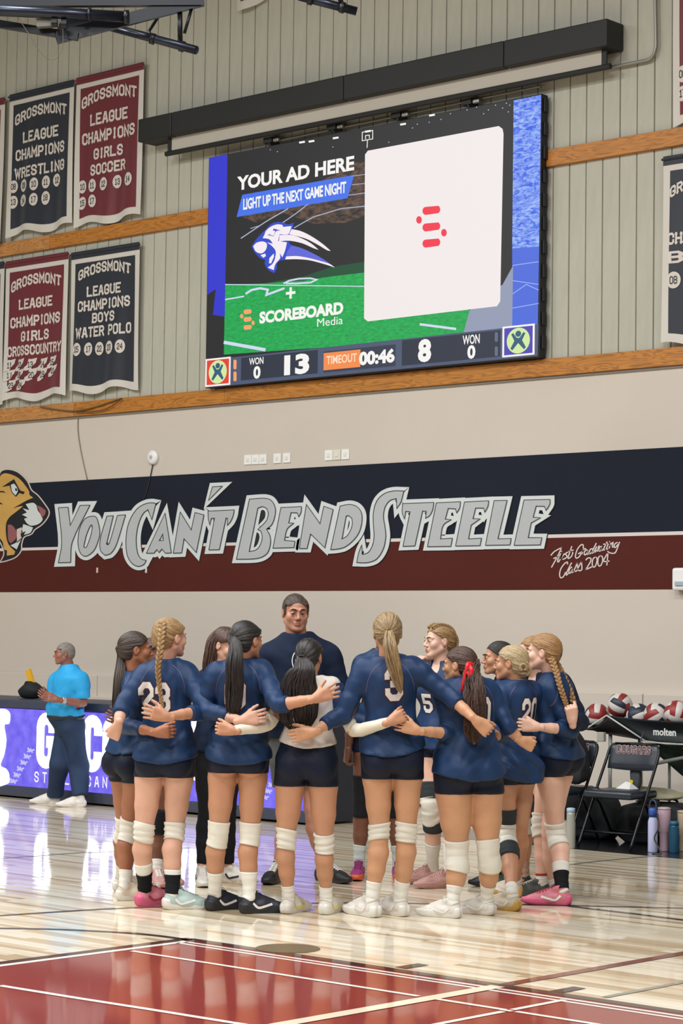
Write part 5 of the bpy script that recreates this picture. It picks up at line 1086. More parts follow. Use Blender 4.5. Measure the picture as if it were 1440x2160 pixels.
def band(name, stations, rads, t0, t1, off, m, par, wr=.0, n=26, rings=14, seed=0, off2=None, back=None):
    """a fabric tube round a limb: stations/rads as used for the body, t along the whole chain"""
    P_ = np.array(stations, float); seg = np.linalg.norm(np.diff(P_, axis=0), axis=1); cum = np.concatenate([[0], np.cumsum(seg)])
    rs = np.random.RandomState(seed); ph = rs.rand(4)*6; vs = []; fs = []; off2 = off if off2 is None else off2
    def at(s): return np.array([np.interp(s, cum, P_[:, i]) for i in range(3)]), np.interp(s, cum, rads)
    d0 = N3(at(t1)[0]-at(t0)[0]); L = t1-t0; rows = [(-1, 0)]+[(i/(rings-1), 1) for i in range(rings)]+[(2, 0)]
    for (u, f) in rows:
        uu = min(max(u, 0), 1); s = t0+L*uu; c, r = at(s); c2 = at(min(s+.01, cum[-1]))[0]; c1 = at(max(s-.01, 0))[0]; d = N3(c2-c1); e = N3(np.cross(d, (0, 1, .01))); g = np.cross(d, e)
        for k in range(n):
            a = 2*pi*k/n; o_ = off+(off2-off)*uu
            w = wr*(sin(uu*19+1.6*sin(a+ph[0])+ph[1])+.6*sin(uu*33+2*sin(a+ph[2])))*(1 if 0.04 < uu < .96 else .4) if wr else 0
            R_ = (r+o_+w) if f else (r*.6); cc = c+d*(wr*3*sin(a*1+ph[3])) ; vs.append(cc+(e*cos(a)+g*sin(a))*R_)
    m_ = len(rows)
    for i in range(m_-1):
        for k in range(n): a, b = i*n+k, i*n+(k+1) % n; fs.append((a, a+n, b+n, b))
    return npmesh(name, np.array(vs), np.array(fs), m, par)
def shoe(heel, az, s, par, up, sole, acc=None, lace='e8e4da', tongue=None, h=.0045, high=.0):
    """heel: floor point at the back of the heel (person space); az: heading like phi"""
    a = radians(az); fr = np.array((sin(a), cos(a), 0)); rt = np.array((cos(a), -sin(a), 0)); Bs = np.array([rt, fr, ZZ]); o = np.array(heel, float)
    F = Field((-.07*s, -.03*s, -.01), (.07*s, .31*s, .15*s), h); S = lambda *v: tuple(x*s for x in v)
    F.cone(S(0, .038, .055), S(0, .046, .095+high), .038*s, .036*s, .015); F.cone(S(0, .035, .038), S(.002, .12, .040), .038*s, .040*s, .02); F.cone(S(.002, .12, .037), S(.006, .205, .030), .039*s, .040*s, .02); F.cone(S(.006, .205, .030), S(.006, .236, .027), .039*s, .035*s, .02)
    F.cone(S(0, .068, .104), S(.004, .17, .058), .026*s, .024*s, .018); F.plane((0, 0, .016*s), (0, 0, -1)); F.plane(S(0, .04, .130+high), (0, .35, .93)); F.ell(S(0, .045, .135+high), S(.028, .032, .045), k=.004, sub=True)
    vs, fs = F.mesh(); sh = npmesh('shoe', vs @ Bs + o, fs, up, par)
    prof = [(0, 0), (.018, -.004), (.036, .012), (.038, .05), (.033, .11), (.042, .17), (.047, .21), (.040, .25), (.024, .276), (.006, .285), (-.014, .28), (-.030, .255), (-.038, .21), (-.036, .16), (-.030, .11), (-.036, .05), (-.034, .012), (-.018, -.004)]
    lp = spline([(x*s, y*s) for x, y in prof], 3, True); rows = [(.90, .0), (1.0, .004), (1.05, .018), (1.05, .034), (.99, .043)]; n = len(lp); cen = np.mean(lp, axis=0); mb = MB(); V = []
    for f, z in rows:
        for q in lp:
            u = cen+(q-cen)*f; zz = z*s*(1+.5*max(0, 1-q[1]/(.09*s))) + (.010*s*max(0, (q[1]/s-.2)/.08)**2 if z < .01 else 0); V.append(np.array((u[0], u[1], zz)) @ Bs + o)
    fs = [(i*n+k, i*n+(k+1) % n, (i+1)*n+(k+1) % n, (i+1)*n+k) for i in range(len(rows)-1) for k in range(n)]+[tuple(range(n))[::-1], tuple((len(rows)-1)*n+k for k in range(n))]
    mb.add(V, fs).build('sole', sole, sh, True)
    W = lambda x, y, z: np.array((x, y, z))*s @ Bs + o
    bvs = BVHTree.FromPolygons([v.co[:] for v in sh.data.vertices], [p.vertices[:] for p in sh.data.polygons])
    def top_(x, y):
        h_ = bvs.ray_cast(Vector(W(x, y, .3)), Vector((0, 0, -1))); return (np.array(h_[0])+ZZ*.0015) if h_[0] is not None else W(x, y, .07)
    mb = MB()
    for i in range(6):
        y = .092+i*.017
        for sx in (-1, 1): mb.tube([top_(sx*x, y+dy) for x, dy in ((-.021, 0), (-.012, .004), (0, .008), (.012, .012), (.021, .016))], .0026*s, 6)
    t0_ = top_(0, .088); mb.tube([t0_+(W(*v)-W(0, 0, 0)) for v in ((0, 0, .004), (-.014, .006, .012), (-.028, .02, -.006), (-.006, .004, .004), (.012, .004, .013), (.028, .02, -.006), (0, 0, .004))], .0019*s, 6)
    mb.build('laces', mat('lace_'+lace, lace, .7), sh, True)
    if acc is not None:
        me = sh.data; bv = BVHTree.FromPolygons([v.co[:] for v in me.vertices], [p.vertices[:] for p in me.polygons])
        for sx in (-1, 1):
            mb = MB(); pts = [(.055, .060), (.085, .034), (.12, .040), (.17, .052)]; pr = []
            for q in ribbon([tuple(v) for v in spline(pts, 4)], .013):
                c4 = []
                for (y, z) in q:
                    st = W(sx*.12, y, z); hit = bv.ray_cast(Vector(st), Vector(rt*-sx)); 
                    if hit[0] is None: c4 = None; break
                    c4.append(Vector(hit[0])+Vector(rt*sx*.002))
                if c4: mb.add(c4, [(0, 1, 2, 3)] if sx < 0 else [(3, 2, 1, 0)])
            if mb.f: mb.build('side_flash', acc, sh)
    return sh

def person(D):
    """builds one figure from joints given as photo pixels with depth offsets (metres further away)"""
    hl, hr = onz(*D['foot'][0]), onz(*D['foot'][1]); base = (hl+hr)/2; w0 = depth(base)+D.get('dw', 0)
    root = empty('person', (base.x, base.y, 0), LHD); tag(root, D['label'], 'person'); O = np.array(base); O[2] = 0
    def loc(v): v = np.array(v, float)-O; return np.array((v.dot(RT), v.dot(AW), v[2]))
    J = lambda q: loc(P(q[0], q[1], w0+(q[2] if len(q) > 2 else 0)))
    s = D.get('s', 1.0); bw = D.get('b', 1.0); skin = D['skin']; male = D.get('male', False)
    phi = radians(D['phi']); face = np.array((sin(phi), cos(phi), 0)); rgt = np.array((cos(phi), -sin(phi), 0))
    hip, neck = J(D['hip']), J(D['neck']); axs = N3(neck-hip); L = np.linalg.norm(neck-hip); lat = N3(rgt-axs*rgt.dot(axs)); back = -N3(face-axs*face.dot(axs))
    # legs
    legs = []; shoes = []
    for i, sg_ in enumerate((-1, 1)):
        hp = J(D['hips'][i]) if 'hips' in D else hip+lat*sg_*.088*s*bw-axs*.0
        heel = loc((hl, hr)[i]); heel[2] = 0; az = D['toe'][i]; a = radians(az); fd = np.array((sin(a), cos(a), 0)); ank = heel+fd*.048*s+ZZ*.092*s; kn = J(D['knee'][i]); fb = -fd
        T = D.get('thick', 1.0)
        st = [hp, hp+(kn-hp)*.3, hp+(kn-hp)*.65, kn-(kn-hp)*.06, kn+(ank-kn)*.10, kn+(ank-kn)*.30+fb*.012, kn+(ank-kn)*.55+fb*.006, kn+(ank-kn)*.82, ank]
        rr = [x*s for x in (.088*bw*T, .086*bw*T, .070*bw*T, .055*T, .052*T, .058*T, .051*T, .036, .035)]
        legs.append((st, rr, hp, kn, ank, heel, az))
    # arms
    arms = []
    for i, sg_ in enumerate((-1, 1)):
        sh = J(D['sho'][i]) if D.get('sho') and D['sho'][i] else neck+lat*sg_*(.165 if not male else .20)*s*D.get('bs', 1)-axs*.055*s
        A = D['arm'][i]; el, wr, tip = J(A[0]), J(A[1]), J(A[2]); k = D.get('armk', 1)*(1.18 if male else 1)
        st = [sh, sh+(el-sh)*.5, el-(el-sh)*.05, el+(wr-el)*.22, el+(wr-el)*.6, wr]; rr = [x*s*k for x in (.050, .044, .037, .038, .031, .0240)]
        arms.append((st, rr, tip, A[3] if len(A) > 3 else {}, sh, el, wr))
    hc = J(D['head']); hs = s*D.get('hsz', 1.0); Bs = head_basis(D['hphi'], D.get('hpitch', 0), D.get('hroll', 0))
    allp = np.array([p for l in legs for p in l[0]]+[p for a in arms for p in a[0]]+[neck, hip]); lo = allp.min(0)-.2; hi = allp.max(0)+.2; lo[2] = max(lo[2], .02)
    H = .0095
    shape = D.get('shape', 1.0); wst = D.get('waist', 1.0)
    PR = [(-.12, .120*bw, .100, .01), (0, .168*bw*shape, .118*bw, .012), (.16, .158*bw*shape, .108*bw, .004), (.42, .126*bw*wst, .090*bw*wst, -.004), (.70, .142*bw, .102, .0), (.86, .142*bw, .092, .006), (.97, .085, .062, .012), (1.04, .055, .055, .01)]
    if male: PR = [(-.12, .12, .1, .0), (0, .165*bw, .125*bw, 0), (.16, .165*bw, .12*bw, -.0), (.42, .158*bw*wst, .122*bw*wst, -.01*wst), (.70, .175*bw, .125*bw, 0), (.86, .185*bw, .108*bw, .0), (.97, .10, .075, .01), (1.04, .065, .065, .01)]
    PR = [(t, a*s, b*s, c*s) for t, a, b, c in PR]
    def torso(F, off=0.0, flare=0.0, k=.03):
        PP = PR if off == 0 else [(-.32, PR[1][1]*1.0, PR[1][2]*1.02, PR[1][3]), (-.12, PR[1][1]*1.01, PR[1][2]*1.03, PR[1][3])]+PR[1:]
        F.gc(hip, axs, lat, back, [(t, a+off+flare*max(0, .5-t), b+off+flare*.8*max(0, .5-t), c) for t, a, b, c in PP], L, 0)
        for sg_, A in zip((-1, 1), arms): F.cone(neck-axs*(.055 if not male else .045)*s+lat*sg_*.035*s, A[4]+(neck-A[4])*.12, (.050 if not male else .062)*s+off, .050*s+off, .045)
        if not male:
            for sg_ in (-1, 1):
                g0 = hip+lat*sg_*.078*s*bw+back*.062*s-axs*.035*s
                if off: F.cone(g0-back*.002, g0-axs*.12*s-back*.006, .088*s*bw+off, .086*s*bw+off, .035)
                else: F.ell(g0, np.array((.088, .080, .088))*s*bw, k=.035)
            for sg_ in (-1, 1): F.ell(hip+axs*L*.66+lat*sg_*.07*s-back*.072*s, np.array((.062, .055, .062))*s+off, k=.04)
        elif D.get('belly'): F.ell(hip+axs*L*.3-back*.07*s, np.array((.15, .12, .16))*s+off, k=.05)
    F = Field(lo, hi, H); torso(F)
    Fl = [Field(lo, hi, H) for _ in (0,)]
    for st, rr, *_ in legs: F.chain(st, rr, .014)
    for A in arms: F.cone(A[0][0], A[0][1], A[1][0], A[1][1], .03); F.chain(A[0][1:], A[1][1:], .012)
    VS, FS = [], []
    def acc(vf): FS.append(np.asarray(vf[1])+sum(len(v) for v in VS)); VS.append(vf[0])
    acc(F.mesh())
    for A, hk in zip(arms, ('l', 'r')):
        o_ = A[3]
        if o_.get('skip'): continue
        acc(hand(A[6]+N3(A[2]-A[6])*.004, A[2], o_.get('n', (0, 1, 0)), o_.get('thumb', (0, 0, 1)), o_.get('curl', .25), o_.get('spread', .5), s*(1.1 if male else 1.0)*.98, curls=o_.get('curls')))
    acc(make_head(hc, Bs, hs, neck-axs*.02, male, jaw=1.12 if male else 1.0))
    body = npmesh('body', np.concatenate(VS), np.concatenate(FS), skin, root)
    # clothes
    def sleeve_cut(F, A, f):
        """keep the arm up to fraction f: 0-1 upper arm, 1-2 forearm"""
        st, rr = A[0], A[1]; a, b = (A[4], A[5]) if f < 1 else (A[5], A[6]); q = a+(b-a)*(f if f < 1 else f-1); return q, N3(b-a)
    def garment(nm, m, off, hem, sleeves, flare=.06, hemdir=None, armoff=.011, neckr=.070, wr=.003, col=None, wk=1.0, vneck=0, hh=.0085, capsl=None):
        lo2 = lo.copy(); lo2[2] = max(lo[2], hip[2]-.36); F = Field(lo2, hi, hh); torso(F, off, flare)
        G_ = None
        for A, f in zip(arms, sleeves):
            if f <= 0: continue
            st, rr = A[0], A[1]; pts = []; rd = []
            fu = min(f, 1.0); n = max(2, int(fu*9))
            for i in range(n+1):
                t = fu*i/n; p = A[4]+(A[5]-A[4])*t; r = np.interp(t, [0, .5, 1], rr[:3]); pts.append(p); rd.append(r+armoff+wr*1.5*sin(i*2.1+A[4][0]*30)*(1 if i > 1 else 0))
            if f > 1:
                n = max(2, int((f-1)*12))
                for i in range(1, n+1):
                    t = (f-1)*i/n; p = A[5]+(A[6]-A[5])*t; r = np.interp(t, [0, .22, .6, 1], rr[2:6]); pts.append(p); rd.append(r+armoff*.8+wr*sin(i*2.3)*(1 if i < n-1 else .2))
            F.chain(pts[:4], rd[:4], .03); F.chain(pts[3:], rd[3:], .010)
        for A, f in zip(arms, sleeves):
            if f <= 0: continue
            q, d = sleeve_cut(F, A, f); r = .085*s; sl, g = F.sub(q-r-.05, q+r+.05+d*.06)
            if sl is None: continue
            p = [g[i]-f32(q[i]) for i in range(3)]; dn = p[0]*f32(d[0])+p[1]*f32(d[1])+p[2]*f32(d[2]); rad = np.sqrt(np.maximum(p[0]**2+p[1]**2+p[2]**2-dn**2, 0)); msk = (dn > -.004) & (rad < .075*s)
            F.F[sl] = np.where(msk & (dn < .09), np.maximum(F.F[sl], dn.astype(f32)), F.F[sl])
        hp_ = hip+axs*hem[0]; d_ = -((F.ax[0][:, None, None]-hp_[0])*axs[0]+(F.ax[1][None, :, None]-hp_[1])*axs[1]+(F.ax[2][None, None, :]-hp_[2])*axs[2]); u_ = (F.ax[0][:, None, None]-hp_[0])*lat[0]+(F.ax[1][None, :, None]-hp_[1])*lat[1]; F.F = np.maximum(F.F, (d_-.026*(1-(u_/.17)**2)*(0 if male else 1)+u_*hem[1]+.0015*np.sin(u_*45)).astype(f32))
        nb = neck+axs*.012; F.ell(nb+axs*.045, (neckr*s, neckr*s, .06*s), k=.006, sub=True)
        if vneck: F.ell(nb-back*.07+axs*.0, (.035*s, .05*s, .09*s), k=.004, sub=True)
        # folds
        x_, y_, z_ = (F.ax[0][:, None, None], F.ax[1][None, :, None], F.ax[2][None, None, :]); rs_ = D.get('seed', 1)
        rid = lambda q: 1-2*np.abs(np.sin(q)); fold = .0078*wk*rid(z_*17+3.2*np.sin(x_*8+rs_)+2*np.sin(y_*7+rs_))*np.clip((hip[2]+.34-z_)/.3, 0.12, 1)+.0066*wk*rid(x_*19+4*np.sin(z_*6+rs_*2)+y_*9+z_*5)*np.clip((hip[2]+.42-z_)/.4, .12, 1)
        hd_ = (z_-hp_[2])/.09; F.F = F.F+(fold*np.clip(hd_, .25, 1)).astype(f32)
        vs, fs = F.mesh(); return npmesh(nm, vs, fs, m, root, relax=1)
    top = D['top']; shirt = garment(top.get('name', 'jersey'), top['m'], top.get('off', .014), top['hem'], top['sl'], top.get('flare', .06), None, top.get('armoff', .011), top.get('neckr', .070), top.get('wr', .003), wk=top.get('wk', 1), vneck=top.get('vneck', 0))
    if top.get('band'):                                       # collar rib
        mb = MB(); c0 = neck+axs*.0; mb.tube([c0+(lat*cos(a)*1.02+back*sin(a))*.058*s+axs*(.006*sin(a)) for a in [k*pi/12 for k in range(25)]], .009, 8); mb.build('collar', top['band'], shirt, True)
    bot = D['bot']; bf = bot.get('len', .25); lo2 = lo.copy(); lo2[2] = max(.03, min(l[3][2] for l in legs)-.05 if bf <= 1 else .03); hi2 = hi.copy(); hi2[2] = hip[2]+.3; F = Field(lo2, hi2, .0085); o_ = bot.get('off', .007)
    F.gc(hip, axs, lat, back, [(t, a+o_, b+o_, c) for t, a, b, c in PR[:5]], L, 0)
    if not male:
        for sg_ in (-1, 1): F.ell(hip+lat*sg_*.078*s*bw+back*.062*s-axs*.035*s, np.array((.088, .080, .088))*s*bw+o_, k=.03)
    elif D.get('belly'): F.ell(hip+axs*L*.3-back*.07*s, np.array((.15, .12, .16))*s+o_, k=.05)
    for st, rr, hp, kn, ank, heel, az in legs:
        if bot.get('loose'): F.chain([hp, kn, ank-ZZ*.02], [.116*s, .092*s+o_*.5, bot.get('cuff', .062)], .02)
        else: F.chain(st, [r+o_ for r in rr], .012)
    F.plane(hip+axs*bot.get('top', .17), axs)
    for st, rr, hp, kn, ank, heel, az in legs:
        if bf < 1: q = hp+(kn-hp)*bf; d = N3(kn-hp)
        else: q = kn+(ank-kn)*min(.999, bf-1); d = N3(ank-kn)
        r = .16*s; sl, g = F.sub(q-r, q+r+d*.6)
        if bf >= 1:
            sl, g = F.sub((q[0]-.12, q[1]-.12, lo2[2]), (q[0]+.12, q[1]+.12, q[2]+.05))
        if sl is None: continue
        p = [g[i]-f32(q[i]) for i in range(3)]; dn = p[0]*f32(d[0])+p[1]*f32(d[1])+p[2]*f32(d[2]); mid = (legs[0][2]+legs[1][2])/2; sgn = np.sign((hp-mid).dot(lat)); sd = (g[0]-f32(mid[0]))*f32(lat[0])+(g[1]-f32(mid[1]))*f32(lat[1]); msk = (sd*sgn > -.012) if bf < .7 else np.sqrt((p[0]-dn*f32(d[0]))**2+(p[1]-dn*f32(d[1]))**2+(p[2]-dn*f32(d[2]))**2) < .13
        F.F[sl] = np.where(msk, np.maximum(F.F[sl], dn.astype(f32)), F.F[sl])
    if bf < .7:                                          # remove what is left below the hems
        zmin = min((l[2]+(l[3]-l[2])*bf)[2] for l in legs)-.03; F.plane((0, 0, zmin), (0, 0, -1))
    if bot.get('loose'):
        x_, z_ = F.ax[0][:, None, None], F.ax[2][None, None, :]; F.F = F.F+(.005*np.sin(x_*34+4*np.sin(z_*5)+z_*3)).astype(f32)
    vs, fs = F.mesh(); npmesh(bot.get('name', 'shorts'), vs, fs, bot['m'], root, relax=1)
    if D.get('belt'):
        F = Field(lo2, hi2, .0085); o2 = o_+.006; F.gc(hip, axs, lat, back, [(t, a+o2, b+o2, c) for t, a, b, c in PR[:5]], L, 0); F.ell(hip+axs*L*.3-back*.07*s, np.array((.15, .12, .16))*s+o2, k=.05)
        F.plane(hip+axs*.125, axs); F.plane(hip+axs*.088, -axs); vs, fs = F.mesh(); npmesh('belt', vs, fs, mat('belt_black', '1a1a1d', .4), root, relax=1)
    # bands, socks, shoes
    for i, (st, rr, hp, kn, ank, heel, az) in enumerate(legs):
        seg = np.linalg.norm(np.diff(np.array(st), axis=0), axis=1); cum = np.concatenate([[0], np.cumsum(seg)]); tot = cum[-1]
        def T_at(y):       # chain parameter where it crosses photo row y
            best = None
            for k in range(len(st)-1):
                for u in np.linspace(0, 1, 12):
                    p = st[k]+(st[k+1]-st[k])*u; wv = O+RT*p[0]+AW*p[1]+ZZ*p[2]; v = Vector(wv)-CAM; py = 1080-FPX*v.dot(UV)/v.dot(FV); e = abs(py-y)
                    if best is None or e < best[0]: best = (e, cum[k]+seg[k]*u)
            return best[1]
        for (nm, y0, y1, off, m, wr) in D.get('bands', [[], []])[i]:
            t0, t1 = T_at(y0), T_at(y1)
            if t1-t0 > .01: band(nm, st, rr, t0, t1, off, m, root, wr, seed=i+int(y0), rings=max(6, int((t1-t0)/.008)))
        sk = D.get('sock', [None, None])[i]
        if sk: band('sock', st+[heel+N3(ank-heel)*.0+(ank-heel)*.45], rr+[.034*s], T_at(sk[0]), tot+.02, .005, sk[1], root, .0012, seed=i, rings=16)
        sh_ = D['shoes'][i]; shoe(heel, az, s*D.get('fsz', 1.05), root, sh_[0], sh_[1], sh_[2] if len(sh_) > 2 else None, *(sh_[3:4] or ['e8e4da']))
    for (nm, i, f0, f1, off, m) in D.get('armbands', []):
        A = arms[i]; st, rr = A[0], A[1]; cum = np.concatenate([[0], np.cumsum(np.linalg.norm(np.diff(np.array(st), axis=0), axis=1))]); lu = cum[2]/.95 if cum[2] else 0; tf = lambda f: f*lu if f < 1 else lu+(f-1)*(cum[-1]-lu)
        band(nm, st, rr, tf(f0), tf(f1), off, m, root, .0006, rings=24)
    # head furniture
    if D.get('facefx', True): head_extras(hc, Bs, hs, root, D.get('brow', BROWM), D.get('gaze', 0), thick=D.get('browk', 1))
    D['hair'](root, hc, Bs, hs, J)
    # raglan seams across the back or chest
    if top.get('seam', top['m'] is JN):
        me = shirt.data; bv = BVHTree.FromPolygons([v.co[:] for v in me.vertices], [p.vertices[:] for p in me.polygons])
        for bk in (back, -back):
            for x in (-1, 1):
                mb = MB()
                for q in ribbon([tuple(v) for v in spline([(x*.055*s, -.012), (x*.095*s, -.05), (x*.125*s, -.11), (x*.138*s, -.18)], 8)], .0024):
                    c4 = []
                    for (u, v) in q:
                        h_ = bv.ray_cast(Vector(neck+lat*u+axs*v+bk*.5), Vector(-bk))
                        if h_[0] is None: break
                        c4.append(np.array(h_[0])+bk*.0015)
                    if len(c4) == 4: mb.add(c4, [(0, 1, 2, 3)])
                if mb.f: mb.build('seam', SEAM, shirt)
    # numbers
    if D.get('num'):
        t, cpx, wd, ht = D['num'][:4]; sgn = -1 if 'front' in D['num'][4:5] else 1; bk = back*sgn; me = shirt.data; bv = BVHTree.FromPolygons([v.co[:] for v in me.vertices], [p.vertices[:] for p in me.polygons])
        c0 = J(cpx); u = np.cross(axs, bk); u = -u if u.dot(lat)*sgn < 0 else u
        c0 = c0 - bk*0; right = lat*sgn
        lift = D.get('numlift', 0)
        for nm, m, ex, offn in (('number_border', NUMR, .75, .0022), ('number', NUMW, 0, .0036)):
            qs = block(t, -wd/2, -ht/2, wd/2, ht/2, t=1.45, gap=2.1, extra=ex); st_ = .0018; nx, ny = int((wd+.04)/st_), int((ht+.04)/st_); gx = -wd/2-.02+st_*np.arange(nx+1); gy = -ht/2-.02+st_*np.arange(ny+1)
            cx, cy = np.meshgrid(gx[:-1]+st_/2, gy[:-1]+st_/2, indexing='ij'); ins = np.zeros(cx.shape, bool)
            for q in qs:
                sg2 = []; 
                for k in range(4): a, b = q[k], q[(k+1) % 4]; sg2.append((b[0]-a[0])*(cy-a[1])-(b[1]-a[1])*(cx-a[0]))
                sg2 = np.array(sg2); ins |= (sg2 >= -1e-9).all(0) | (sg2 <= 1e-9).all(0)
            vid = {}; vs = []; fs = []
            for i, j in np.argwhere(ins):
                f_ = []
                for (a, b) in ((i, j), (i+1, j), (i+1, j+1), (i, j+1)):
                    if (a, b) not in vid:
                        o3 = c0+right*gx[a]+axs*gy[b]+bk*.6; hit = bv.ray_cast(Vector(o3), Vector(-bk)); vid[(a, b)] = len(vs) if hit[0] is not None else -1
                        if hit[0] is not None: vs.append(np.array(hit[0])+bk*offn)
                    f_.append(vid[(a, b)])
                if min(f_) >= 0: fs.append(f_)
            if fs: npmesh(nm, np.array(vs), np.array(fs), m, shirt)
    return root, dict(J=J, shirt=shirt, arms=arms, legs=legs, neck=neck, axs=axs, lat=lat, back=back, hc=hc, Bs=Bs, hs=hs, loc=loc)
# ------------------------------------------------------------------ the figures (joints: photo pixels + depth offset in metres)
SK1 = skinm('light', 'd0a088'); SK2 = skinm('tan', 'bb8767'); SK3 = skinm('brown', '9c6446'); SK4 = skinm('dark', '6f4632'); SK5 = skinm('fair', 'dcb09a'); SK6 = skinm('golden', 'c3916d'); SK7 = skinm('man', 'b8826a'); SK8 = skinm('old_man', '8f5a48')
def shm(n, c, r=.5, **k): return mat('shoe_'+n, c, r, bump=.15, bscale=120, vary=k.get('vary', .05), vscale=20)
SW, SPK, SMT, SNV, SCR, SBK, SMG, SRS, SGN, SLB, SGY = shm('white', 'd6d0c6'), shm('pink', 'c9737f'), shm('mint', 'a9bdb7'), shm('navy', '20242f'), shm('cream', 'cfc2ac'), shm('black', '1d1c1c'), shm('magenta', '8e2f6b'), shm('rose', 'b98d84'), shm('green', '1f3329'), shm('pale_blue', '93b3c6'), shm('grey', '4a4f4c')
SOW, SOP, SOY, SOO, SOB = shm('sole_white', 'd9d4ca'), shm('sole_pink', 'd15a7c'), shm('sole_yellow', 'c79a4a'), shm('sole_orange', 'cf5a30'), shm('sole_black', '202024')
YEL = shm('yellow', 'dccb5a'); FRED = shm('red_flash', 'a8324a'); FWH = shm('white_flash', 'e4dfd8'); FBK = shm('black_flash', '26262a'); TIE = mat('hair_tie', '141012', .6)
def tierg(root, hc, Bs, hs, tie, r=.016, m=None):
    o = np.array(tie)*hs @ Bs + hc; ax = N3(np.array(tie)-np.array((0, -.005, .03))) @ Bs; e = N3(np.cross(ax, (0, .2, 1))); g = np.cross(ax, e); mb = MB()
    mb.tube([o+(e*cos(a)+g*sin(a))*r for a in [k*pi/8 for k in range(17)]], .006, 8); mb.build('hair_tie', m or TIE, root, True)
def pony(m, tie, path, rad, n=80, seed=0, wave=0.0, thin=.0038, vol=1.0, tr=.016, name='ponytail', flat=.7):
    def f(root, hc, Bs, hs, J):
        hair_cap(hc, Bs, hs, root, m, tie, vol); t0 = np.array(tie)*hs @ Bs + hc; tin = np.array(tie)*.86*hs @ Bs + hc
        strands(name, [tin, t0]+[J(q) for q in path], rad, int(n*1.7), m, root, thin, seed, 1, wave, flat); tierg(root, hc, Bs, hs, tie, tr)
    return f
AR = lambda e, w, t, **k: (e, w, t, k)
PEOPLE = []
def add(**D): PEOPLE.append(D)
WT = (0, -.4, 0)
add(label='player in navy long sleeves with number 3 on her back and a golden brown ponytail', foot=((795, 1936), (856, 1934)), toe=(-38, -42), hip=(827, 1592), neck=(819, 1392), head=(817, 1335), hphi=-3, phi=-2, s=1.03, skin=SK6,
    knee=((800, 1755, .02), (857, 1753, .02)), sho=((768, 1412, 0), (872, 1410, 0)), arm=(AR((722, 1508, -.05), (660, 1544, -.15), (603, 1556, -.15), curl=.35, spread=.4), AR((940, 1462, -.06), (1004, 1520, -.2), (1040, 1552, -.2), curl=.9)),
    top=dict(m=JN, hem=(.03, .03), sl=(1.62, 1.42), flare=.02, off=.016), bot=dict(m=JD, len=.235), bands=([('knee_pad', 1737, 1773, .008, PADW, .0035)], [('knee_pad', 1735, 1776, .0085, PADW, .0035)]), sock=((1858, SOCK), (1858, SOCK)),
    shoes=((SW, SOW, FWH), (SW, SOW, FWH)), num=('3', (828, 1440), .105, .195), facefx=False, seed=1,
    hair=pony(HBL, (0, -.118, .0), [(822, 1362, -.19), (830, 1400, -.19), (838, 1432, -.17), (845, 1462, -.15)], [.018, .024, .040, .042, .034, .010], 110, 1))
add(label='player in navy with number 23 on her back and a long fair plait', foot=((289, 1911), (346, 1918)), toe=(62, 72), hip=(350, 1597), neck=(352, 1396), head=(359, 1346), hphi=48, phi=10, s=1.01, skin=SK1,
    knee=((303, 1754, 0), (368, 1752, 0)), sho=((306, 1424, 0), (394, 1420, 0)), arm=(AR((258, 1488, -.10), (248, 1530, -.2), (236, 1560, -.16), curl=.9, skip=False), AR((438, 1500, -.22), (510, 1520, -.38), (554, 1510, -.39), curl=.2)),
    top=dict(m=JN, hem=(.0, .02), sl=(1.45, 1.62), flare=.025), bot=dict(m=JD, len=.20), bands=([('knee_pad', 1735, 1774, .0085, PADW, .0035), ('ankle_brace', 1840, 1890, .008, SOCKB, .001)], [('knee_pad', 1733, 1773, .0085, PADW, .0035), ('ankle_brace', 1845, 1893, .008, SOCKB, .001)]),
    sock=((1820, SOCK), (1833, SOCK)), shoes=((SPK, SOP, FRED, 'a8324a'), (SMT, SOW, FWH, '8da59f')), num=('23', (335, 1470), .19, .19), brow=BROWL, seed=2,
    hair=lambda root, hc, Bs, hs, J: (hair_cap(hc, Bs, hs, root, HLB, (-.03, -.095, .07)), braid('plait', [J((344, 1312, -.06)), J((341, 1340, -.125)), J((338, 1375, -.16)), J((333, 1410, -.16)), J((336, 1445, -.15)), J((340, 1475, -.15)), J((343, 1492, -.15))], .017, .006, 7, HLB, root)))
add(label='player at the left end with a long straight dark ponytail, face in right profile', foot=((240, 1880), (247, 1899)), toe=(80, 80), dw=-.15, hip=(276, 1600), neck=(283, 1422), head=(287, 1371), hphi=78, phi=48, s=.96, skin=SK3,
    knee=((264, 1742, .1), (272, 1748, 0)), sho=((278, 1440, .12), (282, 1447, -.1)), arm=(AR((320, 1520, .2), (345, 1530, .25), (360, 1530, .25), skip=True), AR((264, 1532, -.34), (330, 1545, -.60), (378, 1543, -.67), curl=.75)),
    top=dict(m=JN, hem=(.06, .0), sl=(1.2, 1.55), flare=.025), bot=dict(m=JD, len=.26), bands=([('knee_pad', 1725, 1772, .0085, PADW, .002)], [('knee_pad', 1727, 1778, .0085, PADW, .002)]), sock=((1822, SOCK), (1836, SOCK)), shoes=((SCR, SOW), (SCR, SOW)), seed=3,
    hair=pony(HD, (0, -.113, .012), [(257, 1385, 0), (252, 1430, -.06), (248, 1480, -.1), (244, 1520, -.1)], [.012, .018, .028, .034, .034, .012], 90, 2, thin=.004))
